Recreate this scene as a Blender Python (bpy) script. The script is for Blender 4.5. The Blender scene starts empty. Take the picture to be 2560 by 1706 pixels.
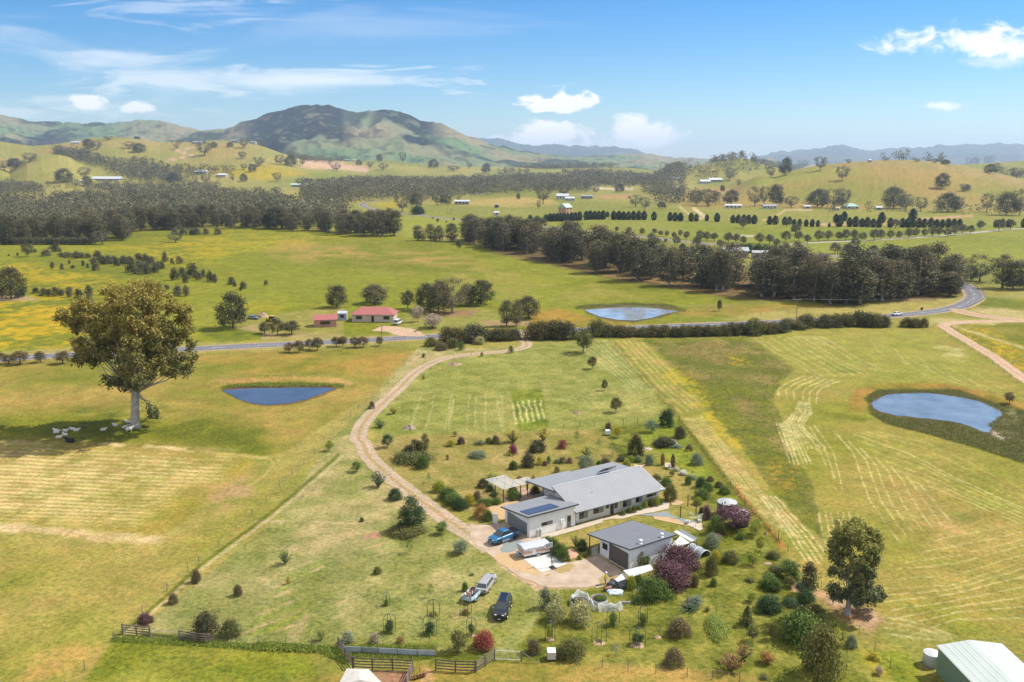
import bpy, math, random
import numpy as np
from mathutils import Vector, Matrix
R = math.radians
scene = bpy.context.scene
col = scene.collection
# ------------------------------------------------------------------ camera, sky, sun, exposure
FPX = 2150.0; PITCH = math.atan(453/2150); CH = 58.0
cd = bpy.data.cameras.new('camera'); cam = bpy.data.objects.new('camera', cd); col.objects.link(cam)
cam.location = (0, 0, CH); cam.rotation_euler = (math.pi/2-PITCH, 0, 0)
cd.sensor_width = 36; cd.lens = FPX/2560*36; cd.clip_start = 1; cd.clip_end = 90000
scene.camera = cam
SUN_EL = 50.0; SUN_AZ = 20.5          # azimuth measured from +X towards +Y
w = bpy.data.worlds.new('World'); scene.world = w; w.use_nodes = True
nt = w.node_tree; N = nt.nodes; L = nt.links; N.clear()
def wn(t, **k):
    n = N.new(t)
    for a, b in k.items(): setattr(n, a, b)
    return n
sky = wn('ShaderNodeTexSky', sky_type='NISHITA', sun_disc=False); sky.sun_elevation = R(SUN_EL); sky.sun_rotation = R(90-SUN_AZ)
sky.altitude = 200; sky.air_density = 1.0; sky.dust_density = 0.2; sky.ozone_density = 3.0
bg = wn('ShaderNodeBackground'); bg.inputs[1].default_value = 0.09
out = wn('ShaderNodeOutputWorld')
tc = wn('ShaderNodeTexCoord'); sep = wn('ShaderNodeSeparateXYZ'); L.new(tc.outputs['Generated'], sep.inputs[0])
def m(op, a, b=None, c=None):
    n = wn('ShaderNodeMath', operation=op)
    for i, v in enumerate((a, b, c)):
        if v is None: continue
        if isinstance(v, (int, float)): n.inputs[i].default_value = v
        else: L.new(v, n.inputs[i])
    return n.outputs[0]
tx = m('DIVIDE', sep.outputs[0], m('MAXIMUM', sep.outputs[1], .05))     # tan of azimuth, in front of the camera
tz = m('DIVIDE', sep.outputs[2], m('MAXIMUM', sep.outputs[1], .05))
cmb = wn('ShaderNodeCombineXYZ'); L.new(tx, cmb.inputs[0]); L.new(tz, cmb.inputs[2])
def noise(sc, det, sx=1, sz=1, dist=0, off=0):
    mp = wn('ShaderNodeMapping'); mp.inputs['Scale'].default_value = (sx, 1, sz); mp.inputs['Location'].default_value = (off, off*.7, off*1.3)
    L.new(cmb.outputs[0], mp.inputs[0])
    n = wn('ShaderNodeTexNoise'); n.inputs['Scale'].default_value = sc; n.inputs['Detail'].default_value = det; n.inputs['Roughness'].default_value = .58
    n.inputs['Distortion'].default_value = dist; L.new(mp.outputs[0], n.inputs[0]); return n.outputs[0]
puff = noise(26, 7, 1, 1.6, .3, 3.1); wisp = noise(6, 9, .42, 3.4, 1.4, 7.7); wisp2 = noise(15, 8, .5, 3.5, 1.2, 1.2)
def cloud(u, v, rx, ry, soft, amp, nz, flat=0.0, na=3.0):
    if nz is not puff: na = 5.6
    rx *= 1.12; ry *= 1.12
    # one cloud: an ellipse in direction space broken up by noise (u,v = direction in photo pixels)
    a = math.atan((v-853)/FPX)+PITCH; el = -a
    cx = (u-1280)/FPX/ (math.cos(PITCH)+(853-v)/FPX*math.sin(PITCH)); cz = math.tan(el)
    dx = m('DIVIDE', m('SUBTRACT', tx, cx), rx/FPX); dz = m('DIVIDE', m('SUBTRACT', tz, cz), ry/FPX)
    if flat:   # flatter base: below the centre the ellipse is squashed
        dz = m('MULTIPLY', dz, m('ADD', 1.0, m('MULTIPLY', m('LESS_THAN', dz, 0.0), flat)))
    d = m('SQRT', m('ADD', m('MULTIPLY', dx, dx), m('MULTIPLY', dz, dz)))
    v1 = m('SUBTRACT', m('ADD', m('SUBTRACT', 1.0, d), m('MULTIPLY', m('SUBTRACT', nz, .5), na)), 0.0)
    r = wn('ShaderNodeMapRange', interpolation_type='SMOOTHSTEP'); r.inputs['From Min'].default_value = 0; r.inputs['From Max'].default_value = soft
    r.inputs['To Max'].default_value = amp; L.new(v1, r.inputs[0]); return r.outputs[0]
cl = [cloud(1385, 266, 88, 34, .35, .96, puff, .9), cloud(1372, 344, 110, 42, .4, 1.0, puff, .4), cloud(1600, 342, 100, 44, .6, .95, puff, .4),
      cloud(1245, 346, 34, 11, .6, .7, puff), cloud(218, 257, 44, 20, .5, .85, puff), cloud(340, 268, 44, 14, .6, .8, puff),
      cloud(2440, 112, 215, 46, .7, .95, puff, .3), cloud(2350, 265, 70, 13, .7, .75, puff), cloud(2490, 150, 110, 18, 1.2, .5, puff),
      cloud(760, 200, 470, 34, 1.5, .62, wisp, 0), cloud(330, 180, 420, 60, 1.8, .5, wisp, 0), cloud(30, 70, 300, 130, 2.2, .3, wisp, 0), cloud(430, 200, 300, 34, 1.4, .5, wisp2), cloud(930, 70, 420, 90, 1.8, .16, wisp),
      cloud(900, 205, 330, 26, 1.0, .45, wisp2), cloud(120, 275, 330, 40, 1.3, .35, wisp2), cloud(430, 15, 260, 40, 1.3, .3, wisp2)]
tot = cl[0]
for c in cl[1:]: tot = m('MAXIMUM', tot, c)
tot = m('MULTIPLY', tot, m('GREATER_THAN', sep.outputs[1], .05))
mix = wn('ShaderNodeMix', data_type='RGBA')
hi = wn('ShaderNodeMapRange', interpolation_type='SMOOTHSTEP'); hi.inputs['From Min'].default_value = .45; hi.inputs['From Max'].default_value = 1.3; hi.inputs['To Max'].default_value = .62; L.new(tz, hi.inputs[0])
tot = m('MAXIMUM', tot, m('MULTIPLY', hi.outputs[0], m('GREATER_THAN', sep.outputs[2], 0.0)))      # unseen cloud cover overhead, added to brighten and neutralise the ambient light
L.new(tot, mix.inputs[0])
hsv = wn('ShaderNodeHueSaturation'); hsv.inputs['Saturation'].default_value = 1.12; L.new(sky.outputs[0], hsv.inputs['Color'])
hgt = wn('ShaderNodeMapRange', interpolation_type='SMOOTHSTEP'); hgt.inputs['From Min'].default_value = -.02; hgt.inputs['From Max'].default_value = .21; L.new(tz, hgt.inputs[0])
tint = wn('ShaderNodeMix', data_type='RGBA'); L.new(hgt.outputs[0], tint.inputs[0]); tint.inputs[6].default_value = (.80, .92, 1, 1); tint.inputs[7].default_value = (.25, .68, 1.0, 1)
mul = wn('ShaderNodeMix', data_type='RGBA', blend_type='MULTIPLY'); mul.inputs[0].default_value = 1; L.new(hsv.outputs[0], mul.inputs[6]); L.new(tint.outputs[2], mul.inputs[7])
L.new(mul.outputs[2], mix.inputs[6]); mix.inputs[7].default_value = (9.2, 9.1, 9.0, 1)
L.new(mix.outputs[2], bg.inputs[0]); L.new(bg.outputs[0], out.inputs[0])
sd = bpy.data.lights.new('sun', 'SUN'); sun = bpy.data.objects.new('sun', sd); col.objects.link(sun)
sd.energy = 4.3; sd.angle = R(.5); sd.color = (1, .95, .86)
sv = Vector((math.cos(R(SUN_EL))*math.cos(R(SUN_AZ)), math.cos(R(SUN_EL))*math.sin(R(SUN_AZ)), math.sin(R(SUN_EL))))
sun.rotation_euler = sv.to_track_quat('Z', 'Y').to_euler(); sun.location = (0, 0, 300)
scene.view_settings.view_transform = 'Standard'; scene.view_settings.look = 'None'; scene.view_settings.exposure = .63; scene.view_settings.gamma = 1
scene.render.engine = 'CYCLES'
# ------------------------------------------------------------------ measuring: photo pixel -> place on the ground
Z = {'A':(0,560,2.736),'B':(850,560,2.736),'C':(1700,560,2.736),'T':(0,200,2.736),'U':(850,200,2.736),'V':(1700,200,2.736),
 'K':(1180,1180,5.806),'Q':(1420,1280,6.031),'R':(1380,1140,7.353),'S':(1560,1040,4.6125),'L':(0,1060,2.4273),'M':(640,1060,2.4273),
 'N':(1280,1060,2.4273),'O':(1900,1060,2.4273),'H':(1180,1130,4.3574),'I':(1100,1380,4.706),'J':(800,1380,4.811),'G':(0,0,.91914),'W':(1160,1400,9.8)}
def px(z, x, y):
    a, b, s = Z[z]; return a+x/s, b+y/s
cP, sP = math.cos(PITCH), math.sin(PITCH)
def ray(u, v):
    yc = (853-v)/FPX
    return (u-1280)/FPX, cP+yc*sP, -sP+yc*cP
# ---- numpy value noise
def _h(ix, iy, s):
    n = (ix*374761393+iy*668265263+s*974634541) & 0xffffffff
    n = ((n ^ (n >> 13))*1274126177) & 0xffffffff
    return ((n ^ (n >> 16)) & 0xffff)/65535.0
def vn(x, y, sc, seed=0):
    x = np.asarray(x, float)/sc; y = np.asarray(y, float)/sc; ix = np.floor(x).astype(np.int64); iy = np.floor(y).astype(np.int64)
    fx = x-ix; fy = y-iy; fx = fx*fx*(3-2*fx); fy = fy*fy*(3-2*fy)
    return (_h(ix,iy,seed)*(1-fx)+_h(ix+1,iy,seed)*fx)*(1-fy)+(_h(ix,iy+1,seed)*(1-fx)+_h(ix+1,iy+1,seed)*fx)*fy
def fbm(x, y, sc, o=4, seed=0):
    s = 0; a = 1; t = 0
    for i in range(o): s = s+a*vn(x, y, sc/2**i, seed+i); t += a; a *= .5
    return s/t
def ss(x): x = np.clip(x, 0, 1); return x*x*(3-2*x)
def crest(zone, pts):
    P = [px(zone, *p) for p in pts]; us = np.array([(p[0]-1280)/FPX for p in P]); vs = np.array([p[1] for p in P])
    return us, (400-vs)/FPX        # tangent of azimuth, tangent of elevation above the horizon
HC = crest('V', [(250,700),(370,665),(480,650),(620,640),(800,600),(960,577),(1150,562),(1300,556),(1500,556),(1700,568),(1900,597),(2100,640),(2353,692),(2900,760)])
LC = crest('T', [(-900,430),(0,410),(150,436),(300,458),(450,445),(600,425),(700,405),(850,400),(1000,413),(1150,432),(1350,434),(1500,425),(1650,430),(1750,440),(1850,468),(1950,503),(2100,552),(2353,610),(2600,640)])
L2 = crest('T', [(-900,560),(0,560),(130,610),(250,530),(350,508),(470,508),(560,530),(700,610),(820,640)])
CC = crest('U', [(-700,600),(-300,560),(0,556),(200,553),(400,556),(600,580),(900,590),(1100,600),(1400,605),(1700,600),(2000,595),(2353,560)])
C3 = crest('V', [(-250,640),(0,596),(150,572),(230,558),(300,545),(380,531),(440,543),(520,575),(640,602),(900,660)])
C4 = crest('V', [(1700,610),(1850,578),(2000,570),(2150,560),(2353,548),(2900,530)])
def hump(t, Y, C, Yf, Yc, Yb, edge=.04, pw=1.0):
    us, es = C
    zc = CH+Yc*np.interp(t, us, es)
    k = ss((Y-Yf)/(Yc-Yf))**pw*ss((Yb-Y)/(Yb-Yc))
    k = k*ss((t-us[0])/edge)*ss((us[-1]-t)/edge)
    return np.maximum(zc, 0)*k
BERMS = []      # (x, y, sx, sy, rot, h)
def height(x, y):
    x = np.asarray(x, float); y = np.asarray(y, float); Y = np.maximum(y, 30); t = x/Y
    sm = lambda a, b: (a**4+b**4)**.25
    z = hump(t, Y, HC, 1150, 1620, 2500, .05)
    z = sm(z, hump(t, Y, LC, 1900, 2750, 4200, .05))
    z = sm(z, hump(t, Y, L2, 1700, 2150, 2700, .05, .8))
    z = sm(z, hump(t, Y, CC, 2300, 3300, 4300, .08))
    z = sm(z, hump(t, Y, C3, 1900, 2500, 3100, .03))
    z = sm(z, hump(t, Y, C4, 2300, 2800, 3600, .03))
    far = ss((Y-900)/900)
    z = z+far*(fbm(x, y, 260, 3, 5)-.5)*9*ss((5000-Y)/1500)
    for bx, by, sx, sy, rt, h in BERMS:
        c, s = math.cos(rt), math.sin(rt); dx = (x-bx)*c+(y-by)*s; dy = -(x-bx)*s+(y-by)*c
        z = z+h*np.exp(-(dx/sx)**2-(dy/sy)**2)
    return z
def g(zn, x, y, h=0.0):
    """the point of the ground (or h above it) seen at this place of the photograph"""
    u, v = px(zn, x, y); dx, dy, dz = ray(u, v)
    if v > 545:
        t = (h-CH)/dz; return Vector((dx*t, dy*t, h))
    ts = np.geomspace(600, 9000, 1400)/dy
    zz = CH+dz*ts; hh = height(dx*ts, dy*ts)+h
    i = int(np.argmax(zz <= hh)) if (zz <= hh).any() else 1399
    t = ts[i]; return Vector((dx*t, dy*t, float(height(dx*t, dy*t))+h))
def above(p, zn, x, y):
    """height at which the upright line through p passes this place of the photograph"""
    dx, dy, dz = ray(*px(zn, x, y)); return CH+p[1]/dy*dz
def mpp(p):   # metres per source pixel at p
    return (p[1]*cP-(p[2]-CH)*sP)/FPX
# ------------------------------------------------------------------ object helpers
def link(o, parent=None):
    col.objects.link(o)
    if parent: o.parent = parent
    return o
def tag(o, label=None, cat=None, group=None, kind=None):
    if label: o['label'] = label
    if cat: o['category'] = cat
    if group: o['group'] = group
    if kind: o['kind'] = kind
    return o
def thing(name, label, cat, loc=(0,0,0), rz=0, group=None):
    o = bpy.data.objects.new(name, None); o.location = loc; o.rotation_euler = (0, 0, rz); o.empty_display_size = .2
    return tag(link(o), label, cat, group)
def copy_tree(o, parent=None):
    c = o.copy(); col.objects.link(c)
    if parent: c.parent = parent
    for ch in list(o.children): copy_tree(ch, c)
    return c
class MB:
    def __init__(s): s.v = []; s.f = []; s.mi = []; s.cur = 0
    def add(s, vs, fs, M=None):
        b = len(s.v)
        if M is not None: vs = [M @ Vector(p) for p in vs]
        s.v += [tuple(p) for p in vs]; s.f += [tuple(i+b for i in f) for f in fs]; s.mi += [s.cur]*len(fs); return s
    def box(s, x0, x1, y0, y1, z0, z1, M=None):
        return s.add([(x0,y0,z0),(x1,y0,z0),(x1,y1,z0),(x0,y1,z0),(x0,y0,z1),(x1,y0,z1),(x1,y1,z1),(x0,y1,z1)],
                     [(0,3,2,1),(4,5,6,7),(0,1,5,4),(1,2,6,5),(2,3,7,6),(3,0,4,7)], M)
    def prism(s, poly, z0, z1, M=None):      # polygon in xy extruded
        n = len(poly); return s.add([(x,y,z0) for x,y in poly]+[(x,y,z1) for x,y in poly],
            [tuple(range(n))[::-1], tuple(range(n,2*n))]+[(i,(i+1)%n,n+(i+1)%n,n+i) for i in range(n)], M)
    def side(s, poly, y0, y1, M=None):       # polygon in xz extruded along y
        n = len(poly); return s.add([(x,y0,z) for x,z in poly]+[(x,y1,z) for x,z in poly],
            [tuple(range(n)), tuple(range(n,2*n))[::-1]]+[((i+1)%n,i,n+i,n+(i+1)%n) for i in range(n)], M)
    def slab(s, a, b, c, d, th, M=None):     # four corners, thickness downwards
        q = [Vector(p) for p in (a,b,c,d)]; r = [p-Vector((0,0,th)) for p in q]
        return s.add(q+r, [(0,1,2,3),(7,6,5,4),(0,4,5,1),(1,5,6,2),(2,6,7,3),(3,7,4,0)], M)
    def tube(s, pts, r, n=6, caps=True, M=None):
        pts = [Vector(p) for p in pts]; rs = r if isinstance(r, (list, tuple)) else [r]*len(pts); vs = []; fs = []
        for i, p in enumerate(pts):
            d = (pts[min(i+1,len(pts)-1)]-pts[max(i-1,0)]).normalized(); a = Vector((0,0,1)) if abs(d.z) < .9 else Vector((1,0,0))
            e1 = d.cross(a).normalized(); e2 = d.cross(e1)
            for k in range(n):
                an = 2*math.pi*k/n; vs.append(p+(e1*math.cos(an)+e2*math.sin(an))*rs[i])
        for i in range(len(pts)-1):
            for k in range(n): fs.append((i*n+k, i*n+(k+1)%n, (i+1)*n+(k+1)%n, (i+1)*n+k))
        if caps: fs += [tuple(range(n))[::-1], tuple((len(pts)-1)*n+k for k in range(n))]
        return s.add(vs, fs, M)
    def cyl(s, x, y, z0, z1, r0, r1=None, n=16, M=None):
        return s.tube([(x,y,z0),(x,y,z1)], [r0, r0 if r1 is None else r1], n, True, M)
    def lathe(s, prof, n=20, M=None):        # [(r,z)...] round z
        vs = []; fs = []
        for r_, z in prof:
            for k in range(n): a = 2*math.pi*k/n; vs.append((r_*math.cos(a), r_*math.sin(a), z))
        for i in range(len(prof)-1):
            for k in range(n): fs.append((i*n+k, i*n+(k+1)%n, (i+1)*n+(k+1)%n, (i+1)*n+k))
        return s.add(vs, fs, M)
    def loft(s, rings, close=True, M=None):
        n = len(rings[0]); vs = [p for r_ in rings for p in r_]; fs = []
        for i in range(len(rings)-1):
            for k in range(n): fs.append((i*n+k, i*n+(k+1)%n, (i+1)*n+(k+1)%n, (i+1)*n+k))
        if close: fs += [tuple(range(n))[::-1], tuple((len(rings)-1)*n+k for k in range(n))]
        return s.add(vs, fs, M)
    def build(s, name, mat, parent=None, smooth=False, bevel=0):
        me = bpy.data.meshes.new(name); me.from_pydata(s.v, [], s.f); me.update()
        for mt in (mat if isinstance(mat, (list, tuple)) else [mat]): me.materials.append(mt)
        if max(s.mi, default=0): me.polygons.foreach_set('material_index', s.mi)
        if smooth: me.polygons.foreach_set('use_smooth', [True]*len(me.polygons))
        o = link(bpy.data.objects.new(name, me), parent)
        if bevel:
            b = o.modifiers.new('bevel', 'BEVEL'); b.width = bevel; b.segments = 2; b.limit_method = 'ANGLE'
        return o
def frame(x, y, rz, z=0): return Matrix.Translation((x, y, z)) @ Matrix.Rotation(rz, 4, 'Z')
# ------------------------------------------------------------------ materials
MATS = {}
def mat(name, c, rough=.6, metal=0, var=.12, scale=2.0, spec=.5, c2=None, alpha=1, bump=0, coat=0):
    if name in MATS: return MATS[name]
    mt = bpy.data.materials.new(name); mt.use_nodes = True; n = mt.node_tree.nodes; l = mt.node_tree.links; b = n['Principled BSDF']
    b.inputs['Roughness'].default_value = rough; b.inputs['Metallic'].default_value = metal; b.inputs['Specular IOR Level'].default_value = spec
    if coat: b.inputs['Coat Weight'].default_value = coat; b.inputs['Coat Roughness'].default_value = .05
    t = n.new('ShaderNodeTexCoord'); nz = n.new('ShaderNodeTexNoise'); nz.inputs['Scale'].default_value = scale; nz.inputs['Detail'].default_value = 5
    l.new(t.outputs['Object'], nz.inputs[0])
    mx = n.new('ShaderNodeMix'); mx.data_type = 'RGBA'
    rp = n.new('ShaderNodeMapRange'); rp.inputs['From Min'].default_value = .3; rp.inputs['From Max'].default_value = .7; l.new(nz.outputs[0], rp.inputs[0]); l.new(rp.outputs[0], mx.inputs[0])
    if c2 is None: a = [x*(1-var) for x in c]; d = [min(x*(1+var), .95) for x in c]
    else: a, d = c, c2
    mx.inputs[6].default_value = (*a[:3], 1); mx.inputs[7].default_value = (*d[:3], 1); l.new(mx.outputs[2], b.inputs['Base Color'])
    if bump:
        bp = n.new('ShaderNodeBump'); bp.inputs['Strength'].default_value = bump; bp.inputs['Distance'].default_value = .05; l.new(nz.outputs[0], bp.inputs['Height']); l.new(bp.outputs[0], b.inputs['Normal'])
    if alpha < 1: b.inputs['Alpha'].default_value = alpha
    MATS[name] = mt; return mt
def ribbed(name, c, pitch, axis='X', rough=.45, metal=0, depth=.02, dark=.8, fine=0):
    """sheet cladding or roofing: standing ribs every `pitch` metres along the object's axis"""
    if name in MATS: return MATS[name]
    mt = mat(name, c, rough, metal, .05, .5); n = mt.node_tree.nodes; l = mt.node_tree.links; b = n['Principled BSDF']
    t = n.new('ShaderNodeTexCoord'); sp = n.new('ShaderNodeSeparateXYZ'); l.new(t.outputs['Object'], sp.inputs[0])
    a = n.new('ShaderNodeMath'); a.operation = 'DIVIDE'; a.inputs[1].default_value = pitch; l.new(sp.outputs[axis], a.inputs[0])
    fr = n.new('ShaderNodeMath'); fr.operation = 'PINGPONG'; fr.inputs[1].default_value = .5; l.new(a.outputs[0], fr.inputs[0])
    rr = n.new('ShaderNodeMapRange'); rr.inputs['From Min'].default_value = .0; rr.inputs['From Max'].default_value = .16; rr.inputs['To Min'].default_value = 1; rr.inputs['To Max'].default_value = 0
    l.new(fr.outputs[0], rr.inputs[0])
    bp = n.new('ShaderNodeBump'); bp.inputs['Strength'].default_value = 1; bp.inputs['Distance'].default_value = depth; l.new(rr.outputs[0], bp.inputs['Height']); l.new(bp.outputs[0], b.inputs['Normal'])
    src = b.inputs['Base Color'].links[0].from_socket
    mx = n.new('ShaderNodeMix'); mx.data_type = 'RGBA'; mx.blend_type = 'MULTIPLY'; l.new(rr.outputs[0], mx.inputs[0]); l.new(src, mx.inputs[6]); mx.inputs[7].default_value = (dark, dark, dark, 1)
    l.new(mx.outputs[2], b.inputs['Base Color']); return mt
def leafmat(name, c1, c2, rough=.65, trans=.25):
    if name in MATS: return MATS[name]
    mt = bpy.data.materials.new(name); mt.use_nodes = True; n = mt.node_tree.nodes; l = mt.node_tree.links; b = n['Principled BSDF']
    b.inputs['Roughness'].default_value = rough; b.inputs['Specular IOR Level'].default_value = .25
    at = n.new('ShaderNodeAttribute'); at.attribute_name = 'tint'
    sp = n.new('ShaderNodeSeparateColor'); l.new(at.outputs['Color'], sp.inputs[0])
    oi = n.new('ShaderNodeObjectInfo')
    # per-tree shift between the two leaf colours
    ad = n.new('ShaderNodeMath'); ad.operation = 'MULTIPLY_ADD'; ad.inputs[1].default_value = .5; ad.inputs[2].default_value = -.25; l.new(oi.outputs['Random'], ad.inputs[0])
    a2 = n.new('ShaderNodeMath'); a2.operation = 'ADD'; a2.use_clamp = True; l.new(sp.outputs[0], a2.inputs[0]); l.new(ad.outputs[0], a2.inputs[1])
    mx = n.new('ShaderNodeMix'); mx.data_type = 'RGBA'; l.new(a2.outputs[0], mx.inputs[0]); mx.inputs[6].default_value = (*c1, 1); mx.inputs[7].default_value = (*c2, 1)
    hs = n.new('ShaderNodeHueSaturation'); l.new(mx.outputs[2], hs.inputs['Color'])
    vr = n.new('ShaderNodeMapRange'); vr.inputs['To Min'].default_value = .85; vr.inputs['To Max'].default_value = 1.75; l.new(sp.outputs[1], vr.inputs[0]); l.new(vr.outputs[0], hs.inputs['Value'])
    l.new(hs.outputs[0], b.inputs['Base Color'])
    tr = n.new('ShaderNodeBsdfTranslucent'); l.new(hs.outputs[0], tr.inputs[0]); ms = n.new('ShaderNodeMixShader'); ms.inputs[0].default_value = trans
    l.new(b.outputs[0], ms.inputs[1]); l.new(tr.outputs[0], ms.inputs[2]); l.new(ms.outputs[0], n['Material Output'].inputs[0])
    MATS[name] = mt; return mt
# ------------------------------------------------------------------ the ground
def berm(zn, pts, sx, h):
    P = [g(zn, *p) for p in pts]
    for a, b in zip(P[:-1], P[1:]):
        c = (a+b)/2; d = b-a; BERMS.append((c.x, c.y, d.length*.75, sx, math.atan2(d.y, d.x), h))
berm('A', [(1500,1095),(1750,1068),(2050,1062),(2360,1085)], 3.5, .9)
berm('B', [(1600,575),(1900,550),(2200,558),(2400,590)], 4, .7)
berm('C', [(1180,1190),(1300,1120),(1550,1095),(1850,1108),(2120,1190),(2400,1290)], 2.8, .5)
KX = 1.85
def lin(c): c = np.asarray(c, float)/255; return np.where(c < .04045, c/12.92, ((c+.055)/1.055)**2.4)
def alb(*c): return lin(c)/KX
vv = np.concatenate([np.linspace(3400, 1760, 70), np.arange(1757, 640, -2.0), np.arange(640, 470, -1.4), np.arange(470, 412, -.7), [410, 407, 405, 403.5, 402.5, 401.8]])
YY = CH/np.tan(PITCH-np.arctan((853-vv)/FPX))
tt = np.linspace(-.80, .80, 1800)
GX = tt[None,:]*(YY[:,None]+55*np.clip(2-YY[:,None]/300, 0, 1)); GY = np.repeat(YY[:,None], len(tt), 1)
GZ = height(GX, GY)
dep = GY*cP-(GZ-CH)*sP
GU = 1280+FPX*GX/dep; GV = 853-FPX*(GY*sP+(GZ-CH)*cP)/dep
gs = dep/FPX      # metres per source pixel
print('ground grid', GX.shape)
wx = GX; wy = GY
n1 = fbm(wx, wy, 60, 4, 11); n2 = fbm(wx, wy, 14, 4, 23); n3 = fbm(wx, wy, 3.2, 3, 37); n4 = fbm(wx, wy*.5, 160, 4, 51); n5 = fbm(wx+n2*9, wy, 6, 3, 71)
n6 = fbm(wx, wy, 1.0, 2, 141)
def con(x, k=2.2): return np.clip((x-.5)*k+.5, 0, 1)
JU = (fbm(wx, wy, 4.0, 3, 91)-.5); JV = (fbm(wx, wy, 4.0, 3, 97)-.5)
def pmask(zn, pts, feather=6, jit=14, pre=None):
    P = np.array([px(zn, *p) for p in pts]) if zn else np.array(pts, float)
    pad = feather+jit; u0, v0 = P.min(0)-pad; u1, v1 = P.max(0)+pad
    M = np.zeros(GU.shape, np.float32); sel = (GU > u0) & (GU < u1) & (GV > v0) & (GV < v1)
    if not sel.any(): return M
    u = GU[sel]+JU[sel]*jit; v = GV[sel]+JV[sel]*jit*.5
    ins = np.zeros(u.shape, bool); dd = np.full(u.shape, 1e9)
    for (x0, y0), (x1, y1) in zip(P, np.roll(P, -1, 0)):
        if y0 != y1: ins ^= ((y0 > v) != (y1 > v)) & (u < (x1-x0)*(v-y0)/(y1-y0)+x0)
        L2 = (x1-x0)**2+(y1-y0)**2+1e-9; q = np.clip(((u-x0)*(x1-x0)+(v-y0)*(y1-y0))/L2, 0, 1)
        dd = np.minimum(dd, (u-x0-q*(x1-x0))**2+(v-y0-q*(y1-y0))**2)
    sd = np.sqrt(dd)*np.where(ins, 1, -1); M[sel] = np.clip(.5+sd/feather, 0, 1); return M
def lmask(zn, pts, wid, jit=3, smooth=True):
    P = np.array([px(zn, *p) for p in pts]) if zn else np.array(pts, float)
    pad = wid*2+jit+4; u0, v0 = P.min(0)-pad; u1, v1 = P.max(0)+pad
    M = np.zeros(GU.shape, np.float32); sel = (GU > u0) & (GU < u1) & (GV > v0) & (GV < v1)
    if not sel.any(): return M
    u = GU[sel]+JU[sel]*jit; v = GV[sel]+JV[sel]*jit; dd = np.full(u.shape, 1e9)
    for (x0, y0), (x1, y1) in zip(P[:-1], P[1:]):
        L2 = (x1-x0)**2+(y1-y0)**2+1e-9; q = np.clip(((u-x0)*(x1-x0)+(v-y0)*(y1-y0))/L2, 0, 1)
        dd = np.minimum(dd, (u-x0-q*(x1-x0))**2+(v-y0-q*(y1-y0))**2)
    d = np.sqrt(dd); M[sel] = np.clip(1.5-d/(wid*.5), 0, 1) if wid > 6 else np.exp(-(d/(wid*.55))**2); return M
C = np.zeros(GU.shape+(3,), np.float32)
def mixc(mask, c): 
    global C
    c = np.asarray(c, np.float32); C += mask[...,None]*(c-C)
def two(ca, cb, t): return alb(*ca)+(alb(*cb)-alb(*ca))*t[...,None]
C[:] = two((138,140,58), (172,160,84), con(n1))
far = ss((GY-700)/300)
mixc(far, two((140,146,62), (172,162,86), con(n4, 3)))
def field(zn, pts, a, b, nz=None, feather=5, jit=10, k=2.4):
    mk = pmask(zn, pts, feather, jit); mixc(mk, two(a, b, con(n2*.5+n1*.5 if nz is None else nz, k))); return mk
# far paddocks, right valley and hills
field('G', [(1000,500),(2500,455),(2500,640),(2100,600),(1800,590),(1500,540),(1100,520)], (132,146,58), (150,155,66), n4)
field('V', [(700,1100),(1500,1090),(2353,1030),(2800,1020),(2800,1350),(1900,1290),(1300,1200),(850,1200)], (124,144,48), (146,155,58), n1)
field('V', [(0,985),(700,1000),(1500,1015),(2353,1000),(2353,1015),(1700,1065),(1000,1105),(500,1130),(0,1080)], (122,144,44), (142,152,56), n1)
field('V', [(0,880),(1000,885),(2353,930),(2353,990),(1400,985),(1150,960),(500,965),(0,950)], (146,150,62), (160,152,72), n1)
field('U', [(500,900),(1400,960),(2353,960),(2353,1090),(1700,1020),(1100,980),(600,930),(300,900)], (140,148,58), (150,152,64), n1)
field('U', [(150,920),(900,960),(1000,1000),(500,1100),(0,1060),(-200,980)], (150,158,56), (162,160,66), n1)
field('U', [(760,830),(1200,800),(1450,820),(1500,850),(1200,870),(700,850)], (190,165,95), (170,160,80), n1)
field('U', [(1750,785),(2000,780),(1980,815),(1780,812)], (190,155,105), (180,150,95), n1)
field('U', [(240,845),(400,835),(400,870),(300,880)], (185,165,40), (165,158,50), n1)
field('V', [(350,700),(500,650),(960,575),(1500,556),(1900,595),(2353,690),(2600,760),(2600,930),(1000,880),(0,870),(0,760)], (150,146,62), (176,152,82), n4, k=4)
field('V', [(960,560),(1500,545),(1900,585),(2353,680),(2500,740),(2300,730),(1900,640),(1400,590),(1000,610)], (178,156,98), (162,148,80), n2, feather=14)
field('V', [(420,680),(900,600),(1300,620),(900,680),(450,740)], (150,158,64), (160,158,70), n1, feather=20)
field('T', [(1150,590),(1500,580),(1900,590),(2100,640),(1800,690),(1500,650),(1200,600)], (190,168,40), (172,160,52), n2, feather=12)
field('T', [(-100,410),(1000,410),(1700,430),(1950,510),(1600,600),(1000,560),(500,620),(-100,620)], (176,158,90), (160,156,80), n4, k=4)
field('T', [(400,520),(800,640),(600,660),(200,640),(0,660)], (180,168,92), (165,162,82), n4)
mixc(lmask('T', [(1140,555),(1330,515),(1200,485),(1360,455)], 4), alb(215,180,145))
mixc(lmask('T', [(2050,540),(2200,590),(2353,600),(2500,620)], 9), alb(225,190,155))
mixc(pmask('T', [(2100,540),(2353,560),(2353,610),(2150,610),(2050,590)], 6), alb(215,180,140))
mixc(lmask('U', [(-60,590),(60,595),(180,610)], 12), alb(215,180,140))
mixc(lmask('T', [(-50,825),(200,815),(400,805)], 5), alb(220,185,145))
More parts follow.
